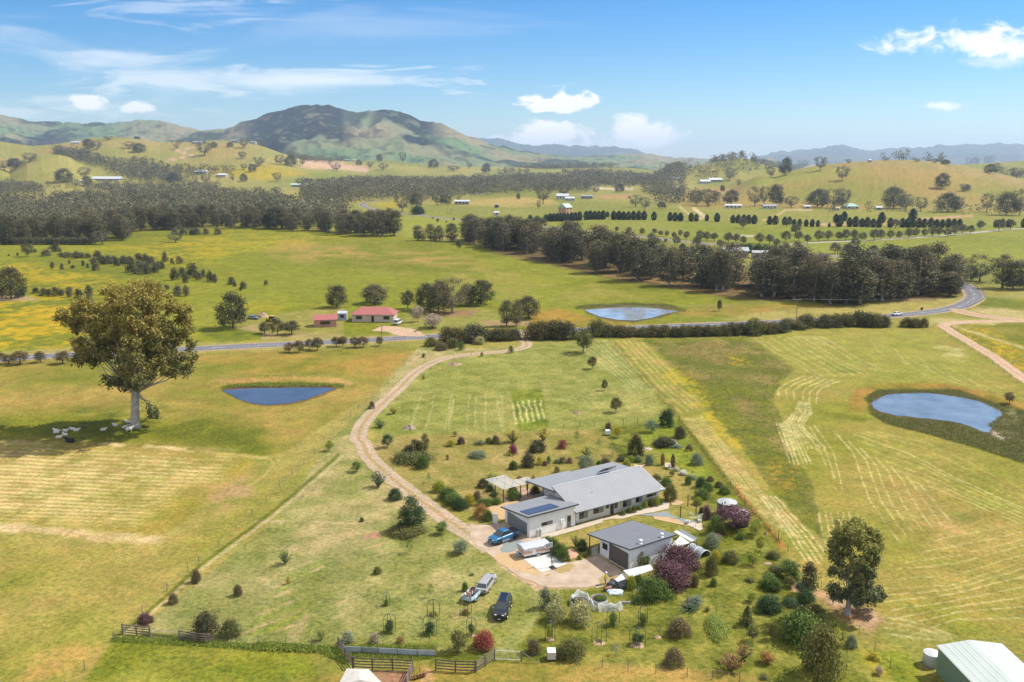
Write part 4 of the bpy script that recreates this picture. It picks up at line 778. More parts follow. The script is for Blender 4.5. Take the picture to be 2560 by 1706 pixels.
RG = [(zz('T',(-300,1058),(300,1056),(700,1036),(900,1003),(1450,988),(1850,998),(2353,1030))+zz('U',(0,1030),(60,1000),(0,960))+zz('T',(2353,880),(2050,900),(2000,870),(1800,845),(1300,820),(900,822),(500,838),(300,862),(0,860),(-300,850)), 12.5, 10, 21, 110),
 (zz('T',(-300,720),(80,715),(280,760),(300,800),(-300,810)), 15, 12, 18, 90),
 (zz('T',(420,828),(900,800),(1400,790),(1900,800),(1950,830),(1300,815),(500,836)), 18, 12, 18, 80),
 (zz('T',(370,490),(560,500),(760,575),(1000,565),(1150,620),(1600,636),(1600,650),(1220,655),(1250,710),(1000,700),(760,650),(700,600),(560,570),(400,515)), 10, 13, 22, 60),
 (zz('T',(150,440),(250,455),(200,462),(60,445)), 24, 12, 18, 80),
 (zz('T',(1120,436),(1320,436),(1300,446),(1130,444)), 22, 12, 16, 80), (zz('T',(1430,432),(1560,428),(1700,440),(1880,480),(1850,486),(1600,440),(1440,440)), 24, 14, 22, 90),
 (zz('T',(1960,500),(2100,530),(2353,570),(2353,590),(2080,560),(1960,520)), 26, 14, 22, 90),
 (zz('T',(560,690),(1500,690),(1500,705),(1000,712),(560,705)), 28, 10, 16, 90),
 (zz('T',(130,735),(400,735),(600,740),(600,752),(130,752)), 22, 11, 16, 90),
 (zz('U',(-250,870),(0,868),(200,838),(360,825),(560,848),(640,835),(800,812),(1250,775),(1700,775),(1750,765),(1700,735),(1300,735),(1000,745),(500,755),(0,780),(-250,800)), 17, 14, 22, 95),
 (zz('U',(-250,795),(0,775),(500,750),(1000,740),(1300,732),(1680,730),(1700,700),(1400,665),(1000,690),(700,702),(420,705),(330,690),(150,700),(0,720),(-250,740)), 19, 14, 22, 60),
 (zz('U',(1700,728),(2353,720),(2353,690),(1700,690)), 16, 12, 20, 50),
 (zz('U',(2050,770),(2353,775),(2353,800),(2150,800)), 16, 12, 20, 80),
 (zz('U',(1080,655),(1290,655),(1290,640),(1080,630)), 26, 14, 24, 80),
 (zz('U',(0,560),(500,566),(1000,590),(1300,610),(1900,615),(1900,606),(1300,598),(1000,575),(500,556),(0,550)), 24, 14, 22, 50),
 (zz('U',(1700,640),(2353,600),(2353,690),(1700,690),(1500,650)), 17, 14, 22, 45),
 (zz('V',(-100,600),(80,575),(230,600),(300,620),(450,600),(640,620),(850,600),(860,590),(700,580),(450,560),(240,560),(0,560)), 25, 14, 24, 50),
 (zz('V',(-100,700),(300,690),(420,650),(640,640),(640,620),(300,625),(0,605),(-100,610)), 16, 14, 22, 45),
 (zz('V',(130,548),(240,545),(290,520),(380,508),(450,512),(450,520),(300,530),(200,552)), 30, 14, 22, 60),
 (zz('V',(-120,860),(0,862),(260,862),(250,845),(0,830),(-200,840)), 15, 14, 20, 80), (zz('U',(1900,760),(2353,765),(2353,725),(1750,700),(1700,730)), 30, 10, 18, 60), (zz('V',(700,872),(1000,880),(1500,895),(1500,880),(900,862),(700,862)), 24, 9, 14, 70), (zz('T',(700,720),(1500,740),(1480,790),(900,800),(600,770)), 22, 12, 19, 80),
 (zz('V',(1000,925),(1400,930),(1950,900),(2353,910),(2353,925),(2000,925),(1400,900),(1000,895)), 19, 8, 14, 60), (zz('V',(180,565),(330,545),(480,560),(500,610),(200,610)), 24, 12, 20, 60),
 (zz('V',(2080,640),(2353,660),(2353,690),(2250,670)), 22, 12, 20, 70), (zz('V',(1380,553),(1700,560),(1860,585),(1860,578),(1700,550),(1380,548)), 34, 14, 20, 60),
 (zz('V',(460,550),(900,570),(1050,560),(1050,552),(900,556),(460,535)), 46, 14, 22, 50),
]
mass(RG)
# ---- single trees of the middle distance and the hills
far_t = [('T',105,607,535,110),('T',30,618,550,80),('T',205,560,498,95),('T',605,468,403,75),('T',670,475,412,70),('T',740,412,385,60),('T',955,495,432,80),('T',890,468,420,80),('T',1400,520,420,100),('T',1465,465,425,50),('T',1210,475,435,40),('T',1660,540,488,58),('T',1575,460,425,42),
 ('T',1670,468,395,75),('T',1775,590,528,80),('T',1725,632,575,50),('T',1670,615,573,45),('T',1915,583,513,70),('T',1990,590,512,85),('T',2070,590,522,45),('T',1898,695,632,62),('T',1667,697,640,48),('T',1755,610,570,30),('T',2300,625,575,65),('T',440,700,605,115),('T',580,668,593,90),('T',1300,738,650,130),('T',1190,700,630,90),('T',1410,705,645,70),('T',2050,718,672,60),('T',2100,720,672,60),
 ('T',1590,695,640,30),('T',520,735,680,60),('T',600,735,655,70),('T',1200,1112,1040,100),('T',700,1125,1030,120),
 ('U',130,585,545,40),('U',207,603,560,48),('U',295,618,568,70),('U',270,560,508,45),('U',430,572,490,50),('U',490,560,510,55),('U',640,605,540,70),('U',775,625,585,90),('U',885,605,565,40),('U',1000,640,568,62),('U',1545,578,545,35),('U',425,905,770,105),('U',525,870,765,85),('U',495,860,755,60),('U',665,860,760,75),('U',725,855,780,80),('U',810,840,790,25),
 ('U',1390,850,705,110),('U',1220,820,775,28),('U',1360,885,820,30),('U',1530,800,710,90),('U',1910,770,705,60),('U',1750,775,730,45),('U',1220,770,735,40),('U',265,950,910,22),('U',347,940,903,22),('U',635,955,935,18),('U',1078,985,940,38),('U',2020,870,785,90),('U',2085,890,800,70),('U',2200,880,830,60),
 ('V',190,865,745,150),('V',110,860,750,90),('V',350,850,750,105),('V',510,868,730,100),('V',575,860,725,60),('V',655,862,712,105),('V',760,875,795,100),('V',620,670,590,55),('V',722,652,530,85),('V',960,622,522,85),('V',1107,690,585,90),('V',1790,745,635,95),('V',840,600,545,80),('V',1150,575,540,35),
 ('V',940,870,745,140),('V',1050,880,745,160),('V',1110,875,740,110),('V',1460,880,728,165),('V',1540,895,780,100),('V',1645,900,800,85),('V',1830,905,768,150),('V',1880,900,800,110),('V',2095,905,770,85),('V',2230,925,765,150),('V',2320,930,745,110),('V',1970,562,530,45),('V',2020,560,528,60),('V',2100,556,518,40),('V',2135,545,515,35),('V',2120,640,575,80),('V',2300,672,600,90),('V',340,690,600,80),('V',290,765,720,35),('V',400,730,678,32),
 ('V',1940,765,710,55),('V',1960,760,715,50),('V',1745,570,538,50),('V',1620,563,538,50),('V',1815,580,545,60),('V',1405,555,530,55),('V',500,560,525,40)]
for i, (zn, bx, by, ty, w_) in enumerate(far_t):
    rd = i % 3 == 0
    plant_px('spread' if not rd else 'round', 'gumfar', zn, bx, by, ty, w_, 'round crowned gum tree dotted over the far paddocks and hills' if rd else 'wide loose crowned gum tree dotted over the far paddocks and hills', 'paddock_tree', 'tree', 'single gum trees over the far paddocks and hills', 'grey')
# cypress rows
cyp = [('U',x,y,w_) for x,y,w_ in [(1438,968,34),(1462,968,34),(1486,968,34),(1510,967,34),(1534,967,34),(1558,966,34),(1585,965,36),(1610,964,36),(1638,962,38),(1685,958,38),(1712,956,38),(1742,955,36),(1770,955,36),(1800,955,38),(1830,940,24),(1872,957,38),(1908,957,38),(1940,958,36),(1973,958,36),(2008,958,38),(2043,958,38),(2080,958,38),(2147,960,36),(2257,963,36),(2292,965,36),(2328,967,36)]]
cyp += [('V',x,y,w_) for x,y,w_ in [(6,967,30),(76,968,36),(111,968,32),(183,966,28),(253,971,38),(361,979,34),(398,980,36),(436,976,34),(469,982,36),(507,985,38),(612,990,36),(651,990,38),(715,992,34),(748,988,32),(780,997,28),(817,1000,30),(862,1003,30),(903,1005,32),(942,1005,28),(1020,1007,18),(1065,975,36),(1122,965,40),(1088,1005,50),(1158,1003,38),(1200,1005,44),(1243,1005,36),(1280,1007,42),(1320,1008,36),(1360,1010,40),(1378,980,46),(1437,1008,40),(1520,1008,38),(1556,1010,40),(1592,1010,36),(1632,1010,40),(1670,1010,38),(1714,1008,40),(1754,1012,36),(1792,1010,34),(1833,1010,38),(1873,1008,36),(1911,1006,34),(1590,965,52),(2160,1008,32),(2204,1005,34),(2245,1008,34),(2352,1010,40)]]
for i, (zn, x, y, w_) in enumerate(cyp):
    plant_px('cypress', 'cyp', zn, x, y, y-w_*1.62, w_*1.05, 'dark green cypress clipped to an egg shape in the long row across the far paddocks', 'cypress', 'tree', 'dark cypresses in rows across the far paddocks', front=.2)
rowt = [(45,1090),(137,1100),(185,1100),(235,1102),(330,1115),(382,1115),(430,1124),(543,1120),(612,1122),(660,1142),(722,1108),(812,1102),(870,1117),(950,1103),(1013,1097),(1083,1097),(1135,1098),(1195,1092),(1250,1102),(1325,1098),(1375,1092),(1440,1088),(1500,1087),(1560,1082),(1613,1077),(1672,1072),(1727,1070),(1772,1068),(1830,1070),(1880,1062),(1930,1053),(1985,1052),(790,1060),(1195,1140),(275,1150),(113,1142),(1140,1190),(1195,1195),(1060,1190),(1320,1200),(2055,1022),(2180,1032),(2260,1025),(1475,1015),(730,1005),(430,1015)]
for i, (x, y) in enumerate(rowt):
    s_ = 48+((i*37) % 22); plant_px('lolly', 'gumfar', 'V', x, y, y-s_*1.15, s_, 'round headed young gum tree in the row along the far road', 'roadside_tree', 'tree', 'young gum trees along the far road', front=0)
for i, (x, y, s_) in enumerate([(1895,1038,30),(1978,1048,36),(2068,1060,40),(2150,1058,36),(2192,1070,34),(2236,1072,34),(2285,1085,38),(2328,1070,36),(2305,1130,52),(2227,1115,26),(728,980,14),(780,965,18),(878,978,18),(668,975,24),(1395,990,34),(2130,1110,55)]):
    plant_px('lolly', 'gumfar', 'U', x, y, y-s_*1.2, s_, 'small round headed gum tree beside the middle road', 'roadside_tree', 'tree', 'small gum trees beside the middle road', front=0)
for i, (zn, x, y, ty, w_) in enumerate([('U',530,920,868,100),('U',1300,970,930,40),('U',1350,970,935,50),('U',1410,965,925,50),('V',360,1165,1130,60),('V',410,1180,1128,90),('V',470,1185,1125,90),('V',540,1185,1130,80),('V',600,1185,1135,90),('V',640,1170,1140,60),('V',295,1180,1145,35),('V',190,1180,1152,40),('V',85,1180,1145,50),('V',20,1165,1125,50)]):
    plant_px('bush', 'dgreen', zn, x, y, ty, w_, 'bushy bright green tree round the hidden grey farmhouse', 'bushy_tree', 'tree', 'bushy green trees round the hidden farmhouse')
# trees of the near middle distance, each on its own
nt_ = [('round','dark','A',1595,712,465,210,'large dense bronze green tree beside the parked silver car beyond the road','dark'),
 ('round','dark','A',80,512,292,190,'broad dark tree at the left edge of the yellow meadow','dark'),
 ('gum','gum','A',1035+0,0,0,0,'',''),
 ('round','dark','B',-20,572,415,150,'dark round tree behind the red roofed farm shed','dark'),
 ('round','gum','B',240,545,410,180,'wide olive tree behind the red roofed farmhouse','grey'),
 ('lolly','dark','B',465,582,452,95,'small dark tree at the left end of the tree group beside the farmhouse','dark'),
 ('round','dark','B',600,590,405,170,'dark bushy tree on the left of the tall pale trunked gum','dark'),
 ('round','gum','B',675,605,385,170,'full crowned tree with dark trunk in the middle of the tree group','dark'),
 ('spread','gum','B',768,610,365,220,'tall open gum tree with white trunks on bare earth','pale'),
 ('round','gum','B',860,560,415,120,'leaning brownish tree on the right of the white trunked gum','grey'),
 ('round','dark','B',962,552,378,180,'dense dark round tree at the right end of the tree group','dark'),
 ('gum','gum','B',1140,698,520,100,'narrow gum tree leaning over the roadside fence','grey'),
 ('gum','gum','B',1212,700,517,75,'slim upright gum tree between two other gums by the road','grey'),
 ('round','dark','B',1290,648,488,150,'round crowned tree right of the two slim gums by the road','dark'),
 ('airy','olive','B',1662,880,710,125,'lone young gum tree in the mown paddock near the hedge','grey'),
 ('lolly','hedge','B',1725,992,905,64,'small bronze round tree in the mown paddock, the farthest of the three','dark'),
 ('lolly','hedge','B',1810,1140,1062,46,'small bronze round tree in the mown paddock, the middle one of three','dark'),
 ('lolly','hedge','B',1888,1290,1185,76,'small bronze round tree in the mown paddock, the nearest of the three','dark'),
 ('lolly','dark','C',270,598,518,40,'lone small tree in the paddock behind the single power pole','dark'),
 ('spread','gum','C',2050,395,205,190,'wide pale trunked gum on the right above the road bend','pale'),
 ('round','gum','C',1985,390,280,90,'small olive tree beside the wide gum above the road bend','grey'),
 ('gum','gum','C',2200,440,205,140,'tall dark gum at the left of the clump on the right edge','grey'),
 ('gum','dark','C',2280,450,250,130,'shorter dark gum in the clump on the right edge','grey'),
 ('gum','gum','C',2360,445,240,140,'dark gum cut by the right edge of the view','grey'),
 ('round','dark','C',1840,495,330,150,'rust tinged tree overhanging the road bend','dark'),
 ('lolly','gum','B',812,178,112,36,'tiny lone tree on the near side of the belt','grey'),
 ('lolly','gum','A',190,225,125,80,'lone dark tree before the woodland at the far left','grey'),
 ('airy','brown','C',2252,1240,1165,60,'thin bronze bush on the far bank of the right hand dam','dark'),
 ('airy','dead','B',530,672,560,75,'half bare tree with thin crown beside the farmhouse drive','pale'),
 ('airy','dead','B',632,710,615,140,'bare grey brown tree spreading over the roadside lawn','grey')]
for kd, lf, zn, bx, by, ty, w_, lb, bk in nt_:
    if lb: plant_px(kd, lf, zn, bx, by, ty, w_, lb, 'tree', 'tree', bark=bk, front=0)
for bx, by, ty, w_ in [(535,1100,995,75),(518,1085,1030,30),(620,1100,985,85),(680,1100,995,70),(765,1105,980,100),(570,1095,1055,40),(650,1105,1060,40),(890,1120,1010,90),(985,1145,1005,110),(960,1090,940,120)]:
    plant_px('gum', 'gum', 'U', bx, by, ty, w_, 'gum tree in the open clump between the woodland and the belt', 'gum_tree', 'tree', 'gum trees between the woodland and the belt', 'pale', front=0)
# scrub patches in the left meadow
scr = [(320,220,180,70),(380,190,145,80),(420,225,200,50),(460,230,198,60),(520,235,195,60),(560,232,200,50),(600,235,205,50),(668,245,190,55),(640,275,235,50),(655,320,272,50),(700,275,225,60),(740,275,220,60),(780,270,225,50),(800,290,240,40),(850,275,225,70),(890,270,228,50),(950,265,210,60),(1000,285,215,70),(1040,270,230,50),(900,330,265,80),(960,340,265,90),(1010,345,275,50),(1060,335,275,60),(1085,305,262,40),(1130,260,200,45),(1110,310,262,36),(1178,275,240,26),(1225,275,228,52),(1195,385,310,55),(1245,360,305,60),(1270,405,340,40),(1320,370,285,90),(1360,385,335,40),(1395,370,318,34),(1435,395,330,45),(1470,400,350,40),(1585,415,368,50),(1605,430,400,26),(1665,445,400,45),(1820,418,388,28),(1645,458,435,20),(1215,490,430,75),(1275,495,428,44),(360,305,268,30),(425,315,275,30),(475,275,250,20),(500,305,285,34),(570,290,255,22),(600,305,275,22),(250,475,440,50),(300,490,445,60),(340,495,450,40),(380,495,440,60),(425,490,455,40),(480,500,440,50),(540,520,455,70),(610,550,480,50),(610,490,430,55),(150,500,450,40),(120,500,470,40),(60,220,208,16),(122,218,200,18),(240,195,175,30),(15,500,450,40),(565,265,250,16),(1140,450,330+90,40),(1090,490,418,60)]
for i, (bx, by, ty, w_) in enumerate(scr):
    plant_px('scrub', ['gum','dark','gumfar'][i % 3], 'A', bx, by, ty, w_, 'small scrubby wattle bush in the yellow meadow at left', 'wattle_bush', 'bush', 'wattle bushes scattered over the yellow meadow', front=0)
for i in range(26):
    bx = 20+i*32+prng.uniform(-8,8); plant_px('scrub', 'gumfar', 'T', bx if i < 20 else bx*1.8, 1128 if i < 20 else 1060, 1085 if i < 20 else 1020, prng.uniform(40,70), 'low sapling at the foot of the front rows of the woodland', 'gum_sapling', 'tree', 'saplings at the foot of the woodland', front=0)
for bx, by, ty, w_ in [(1900,700,10,0)]: pass
# hedge of shrubs along the road
hed = [('B',745,832,722,130),('B',810,825,735,110),('B',910,812,704,160),('B',985,803,728,100),('B',1070,805,726,110),('B',1130,803,728,100),('B',1190,800,728,76),('B',1325,797,692,112),('B',1400,797,682,120),('B',1480,797,676,130),('B',1555,797,686,110),('B',1770,777,672,120),('B',1845,777,702,100),('B',1920,777,706,100),('B',2000,777,712,100),('B',2080,777,716,95),('B',2150,777,706,85),('B',2230,777,702,85),('B',2295,777,715,70),('B',2350,777,704,70)]
hed += [('C',x,y,t_,w_) for x,y,t_,w_ in [(70,773,706,85),(130,773,704,80),(190,773,706,80),(250,770,706,80),(310,768,700,80),(370,766,688,90),(430,762,690,85),(525,765,663,120),(590,757,682,90),(650,752,682,90),(710,747,684,85),(745,722,656,100),(815,728,676,90),(885,712,632,120),(1005,714,632,100),(1085,708,630,95),(1150,706,626,95),(1235,706,610,100),(1300,710,622,95),(1360,711,626,95),(1410,711,640,65)]]
for i, (zn, bx, by, ty, w_) in enumerate(hed):
    plant_px('bush', ['hedge','hedge','dark','olive'][i % 4] if i % 7 else 'hedge', zn, bx, by, ty-4, w_*1.3, 'rounded dark olive shrub in the long hedge along the country road', 'hedge_shrub', 'shrub', 'shrubs of the long hedge along the road', front=.35)
for i, (bx, by, ty, w_) in enumerate([(1570,711,650,105),(1625,711,653,90),(1676,710,652,60)]):
    plant_px('bush', 'hedge', 'C', bx, by, ty, w_, ['left','middle','right'][i]+' shrub of the short separate hedge near the farm track gate', 'hedge_shrub', 'shrub', 'shrubs of the short hedge near the farm track')
for i, (bx, by, ty, w_) in enumerate([(890,690,640,60),(1130,700,640,60),(1260,700,640,70),(1330,705,635,70),(720,718,682,60)]):
    plant_px('bush', 'pale', 'C', bx, by, ty, w_, 'pale blossoming shrub set in the right part of the road hedge', 'blossom_shrub', 'shrub', 'pale blossoming shrubs in the road hedge')
for kd, lf, bx, by, ty, w_, lb in [('bush','olive',620,842,780,90,'olive shrub at the left tip of the bushes beside the driveway gate'),('bush','brown',690,868,815,95,'low bronze shrub in front of the driveway bushes'),('bush','olive',765,852,788,90,'twiggy olive shrub before the dark driveway bushes'),('scrub','green',832,865,812,50,'small fresh green shrub at the foot of the driveway bushes'),('bush','pale',952,828,776,72,'rounded pale olive shrub on the grass before the driveway bushes'),('scrub','green',1168,885,838,40,'small green bush beside the top of the driveway'),('scrub','lime',970,908,880,26,'tiny lime bush beside the driveway bend'),('scrub','dark',572,915,890,26,'tiny dark shrub on the fence line at the top of the driveway'),('scrub','dark',215,1268,1220,44,'dark round shrub between fence and driveway'),('scrub','gold',572,1065,1035,24,'tiny golden bush beside the upper driveway')]:
    plant_px(kd, lf, 'B', bx, by, ty, w_, lb)
for i, (zn, x, y, ty, w_) in enumerate([('A',-10,955,870,90),('A',62,958,890,80),('A',138,962,865,115),('A',280,948,868,85),('A',430,958,868,105),('A',560,930,870,90),('A',1978,880,810,70),('A',2045,880,795,75),('A',2115,860,785,65),('A',2175,865,775,80),('A',2300,840,770,70),('A',2345,840,770,50),('B',22,815,768,60),('B',100,845,768,75),('B',160,845,768,72),('B',272,835,768,52)]):
    plant_px('lolly', 'road', zn, x, y, ty, w_, 'small round headed bronze tree in the row beside the near road', 'roadside_tree', 'tree', 'small round trees beside the near road', front=0)
for zn, x, y, ty, w_, lb in [('A',1812,752,672,85,'left of the three round trees in front of the yellow machine'),('A',1900,760,642,95,'middle of the three round trees in front of the yellow machine'),('A',1995,757,660,120,'right of the three round trees in front of the yellow machine')]:
    plant_px('lolly', 'dark', zn, x, y, ty, w_, lb, 'tree', 'tree', front=0)
# ---- the big gum on the left and the gum on the right: crowns placed limb by limb
def big_gum(zn, base, fork, blobs, leaf, nleaf, lsz, label, r0, depth, seed, twigs=(), bark='pale', tall=1):
    rs = np.random.RandomState(seed); b = g(zn, *base); t = thing('gum_tree', label, 'tree', b)
    def at(x, y, dy):
        dx, dyy, dz = ray(*px(zn, x, y)); s = (b.y+dy)/dyy; return Vector((dx*s, b.y+dy, CH+dz*s))-b
    k = mpp(b)/Z[zn][2]; B = []; xc = np.mean([q[0] for q in blobs]); xr = max(abs(q[0]-xc) for q in blobs)*k
    for x, y, r in blobs:
        room = depth*math.sqrt(max(.05, 1-((x-xc)*k/xr)**2))
        for j in range(2):
            p = at(x+rs.uniform(-12,12), y+rs.uniform(-12,12), rs.uniform(-room, room)); rr = r*k*rs.uniform(.85,1.2); B.append((p.x, p.y, p.z, rr, rr, rr*.8))
    sub = []
    for q in B:       # break each bough into leafy sprays
        for j in range(7):
            d = rs.normal(size=3); d /= np.linalg.norm(d); s = q[3]*.46*rs.uniform(.6,1.3); s *= .82; sub.append((q[0]+d[0]*q[3]*.98, q[1]+d[1]*q[3]*.98, q[2]+d[2]*q[5]*.98, s*1.1, s*1.1, s*.75))
    P, nr, idx, bt, d = blob_points(sub, nleaf, rs, out=.6, up=.45, power=.6); P = P+rs.normal(size=P.shape)*lsz*.55
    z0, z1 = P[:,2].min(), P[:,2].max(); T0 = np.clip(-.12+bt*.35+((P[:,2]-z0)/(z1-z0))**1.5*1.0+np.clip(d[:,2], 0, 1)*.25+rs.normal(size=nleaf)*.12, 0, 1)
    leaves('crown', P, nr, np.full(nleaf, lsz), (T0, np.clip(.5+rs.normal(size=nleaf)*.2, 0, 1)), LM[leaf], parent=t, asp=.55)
    mb = MB(); f = at(*fork, 0); mb.tube([(0,0,-.2),(f.x*.1,0,f.z*.12),(f.x*.55,f.y*.5,f.z*.6),tuple(f)], [r0*1.55, r0*1.05, r0*.85, r0*.8], 12)
    for i, q in enumerate(B[::2]):
        e = Vector(q[:3]); st = f*rs.uniform(.9, 1.0) if e.z > f.z else f*.9; mid = st.lerp(e, .5)+Vector((rs.uniform(-.8,.8), rs.uniform(-.8,.8), rs.uniform(-.4,1.0)))*tall; q1 = st.lerp(mid, .5)+Vector((rs.uniform(-.3,.3), 0, rs.uniform(0,.5)))*tall
        w0 = r0*.2*rs.uniform(.6,1.1); mb.tube([tuple(st), tuple(q1), tuple(mid), tuple(mid.lerp(e, .6)+Vector((0,0,.3))), tuple(e)], [w0, w0*.8, w0*.55, w0*.3, w0*.1], 6)
    top_ = Vector((f.x*.8, 0, (z0+z1)*.62)); mb.tube([tuple(f), tuple(f.lerp(top_, .5)+Vector((.4*tall,.2,0))), tuple(top_)], [r0*.7, r0*.4, r0*.12], 8)
    mb.build('trunk', BK[bark], t, smooth=True)
    for pts, w0 in twigs:
        MB().tube([tuple(at(x, y, 0)) for x, y in pts], [w0, w0*.7, w0*.5, w0*.2][:len(pts)], 6).build('limb', BK[bark], t, smooth=True)
    return t
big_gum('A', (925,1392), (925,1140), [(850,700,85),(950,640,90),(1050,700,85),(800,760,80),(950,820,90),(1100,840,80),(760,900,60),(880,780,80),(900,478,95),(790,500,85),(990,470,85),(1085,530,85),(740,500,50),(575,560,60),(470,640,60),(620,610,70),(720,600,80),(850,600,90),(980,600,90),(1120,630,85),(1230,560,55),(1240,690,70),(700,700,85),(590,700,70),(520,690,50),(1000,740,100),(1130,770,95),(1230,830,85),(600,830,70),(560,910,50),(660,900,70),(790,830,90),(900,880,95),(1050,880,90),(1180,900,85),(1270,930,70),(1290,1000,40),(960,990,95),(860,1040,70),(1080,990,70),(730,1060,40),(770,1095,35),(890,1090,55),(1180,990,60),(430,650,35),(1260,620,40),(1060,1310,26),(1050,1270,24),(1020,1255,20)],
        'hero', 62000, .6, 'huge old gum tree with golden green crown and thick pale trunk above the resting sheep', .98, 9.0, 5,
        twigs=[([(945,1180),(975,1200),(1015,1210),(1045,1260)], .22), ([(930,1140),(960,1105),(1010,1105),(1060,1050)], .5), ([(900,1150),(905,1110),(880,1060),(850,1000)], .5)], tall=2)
big_gum('O', (530,1155), (545,1040), [(500,640,55),(560,630,50),(620,655,50),(685,680,40),(470,720,48),(560,720,55),(640,740,55),(700,750,36),(470,820,50),(550,830,55),(640,840,55),(695,820,36),(470,920,38),(555,920,45),(640,930,50),(480,1010,45),(560,1010,30),(600,1050,40),(650,1020,50),(712,1030,40),(680,1075,32),(450,770,30),(460,1040,30)],
        'oak', 22000, .34, 'tall leafy gum tree on bare pink earth beside the right hand mown field', .38, 2.3, 9)
# ------------------------------------------------------------------ buildings
def flat(name, c, rough=.6, **k): return mat(name, tuple(alb(*c)) if max(c) > 1 else c, rough, **k)
ROOF = ribbed('grey_ribbed_roof', tuple(alb(180,181,183)), .62, 'X', .45, 0, .03, .88); ROOF2 = ribbed('smooth_grey_roof', tuple(alb(172,173,175)), .25, 'X', .45, 0, .02, .93)
ROOFS = ribbed('shed_grey_roof', tuple(alb(146,148,153)), .2, 'Y', .5, 0, .015, .95)
WALL = ribbed('white_cladding', (.82,.81,.79), .17, 'X', .5, 0, .012, .93); WALLB = ribbed('beige_cladding', (.62,.58,.52), .17, 'X', .55, 0, .01, .94)
SHEDW = ribbed('white_sheet_wall', (.80,.81,.82), .2, 'X', .45, 0, .02, .9)
TRIM = flat('charcoal_trim', (.05,.055,.065)); TRIMW = flat('white_trim', (.72,.73,.74)); GLASS = mat('window_glass', (.02,.024,.028), .08, var=.1, spec=.8); BLIND = flat('curtain', (.20,.22,.20), .9)
DOORG = ribbed('grey_roller_door', (.17,.19,.205), .28, 'Z', .5, 0, .02, .85); DOORB = ribbed('brown_roller_door', (.105,.082,.078), .28, 'Z', .5, 0, .02, .88); TIMB = flat('weathered_timber', (.16,.13,.11), .9, scale=6); WIREM = flat('wire_dark', (.12,.12,.11)); STEEL = mat('galvanised_steel', (.42,.44,.46), .4, .5, scale=5)
WHITE = flat('white_paint', (.72,.73,.73), .5); BLACK = flat('black_plastic', (.02,.02,.022), .5); STONE = flat('stone', (.34,.31,.27), .9)
def window(par, x0, x1, z0, z1, y, axis='x', half=True, frame_m=None):
    """a framed window standing 3 cm proud of the wall plane (y for axis x, x for axis y)"""
    e = .05; mb = MB(); fm = frame_m or TRIM
    def bx(m_, a0, a1, b0, b1, d0, d1):
        if axis == 'x': m_.box(a0, a1, y-d1, y-d0, b0, b1)
        else: m_.box(y-d1, y-d0, a0, a1, b0, b1)
    bx(mb, x0, x1, z0, z0+e, -.02, .04); bx(mb, x0, x1, z1-e, z1, -.02, .04); bx(mb, x0, x0+e, z0+e, z1-e, -.02, .04); bx(mb, x1-e, x1, z0+e, z1-e, -.02, .04)
    xm = (x0+x1)/2
    if x1-x0 > .9: bx(mb, xm-.03, xm+.03, z0+e, z1-e, -.02, .035)
    f = mb.build('window', fm, par); p = MB(); bx(p, x0+e, x1-e, z0+e, z1-e, -.02, .012); p.build('pane', GLASS, f)
    if half and x1-x0 > .9: p = MB(); bx(p, xm+.03, x1-e, z0+e, z1-e, .012, .02); p.build('curtain', BLIND, f)
    return f
hs = thing('house', 'long pale house with grey ribbed roof, solar panels and double garage', 'house', (2.75,125.47,0), R(32.2))
def zroof(y): return 3.78-(y+.3)*(3.78-2.62)/8.1        # garage roof
mb = MB(); mb.add([(0,0,0),(8.85,0,0),(8.85,7.3,0),(0,7.3,0),(0,0,zroof(0)-.14),(8.85,0,zroof(0)-.14),(8.85,7.3,zroof(7.3)-.14),(0,7.3,zroof(7.3)-.14)], [(0,3,2,1),(4,5,6,7),(0,1,5,4),(1,2,6,5),(2,3,7,6),(3,0,4,7)])
mb.build('garage_wall', WALL, hs)
MB().slab((-.5,-.32,zroof(-.32)),(9.25,-.32,zroof(-.32)),(9.25,7.8,zroof(7.8)),(-.5,7.8,zroof(7.8)), .1).build('garage_roof', ROOF2, hs)
mb = MB(); mb.slab((-.53,-.36,zroof(-.36)+.02),(-.5,-.36,zroof(-.36)+.02),(-.5,7.84,zroof(7.84)+.02),(-.53,7.84,zroof(7.84)+.02), .22); mb.box(-.53, 9.25, -.40, -.33, zroof(-.36)-.2, zroof(-.36)+.02); mb.build('fascia', TRIM, hs)
d = MB().box(-.035, 0, .62, 6.5, .02, 2.25).build('garage_door', DOORG, hs)
mb = MB(); mb.box(-.05, 0, .5, .62, 0, 2.35); mb.box(-.05, 0, 6.5, 6.62, 0, 2.35); mb.box(-.05, 0, .62, 6.5, 2.25, 2.35); mb.build('frame', TRIMW, d)
pts = [(.5,0),(.5,2.35),(.5,2.56),(6.3,4.42),(6.3,0)]
mb = MB(); mb.side([(0,0)]*0+[], 0, 0) if False else None
def yz_prism(poly, x0, x1):      # polygon in yz extruded along x
    n = len(poly); return MB().add([(x0,y,z) for y,z in poly]+[(x1,y,z) for y,z in poly], [tuple(range(n))[::-1], tuple(range(n,2*n))]+[(i,(i+1)%n,n+(i+1)%n,n+i) for i in range(n)])
zr = lambda y: 2.45+(y+.45)*(4.62-2.45)/6.75
zb = lambda y: 3.82-(y-5.9)*(3.82-2.85)/8.9
yz_prism([(.5,0),(6.28,0),(6.28,zr(6.28)-.12),(.5,zr(.5)-.12)], 9.25, 27.3).build('wall', WALLB, hs)
yz_prism([(6.3,0),(13.4,0),(13.4,zb(13.4)-.12),(6.3,zb(6.3)-.12)], 11.4, 27.3).build('rear_wall', WALL, hs)
MB().box(9.25, 9.85, .47, .497, .02, 2.6).box(17.3, 19.0, .47, .497, .02, 0.03).build('corner_board', TRIMW, hs)
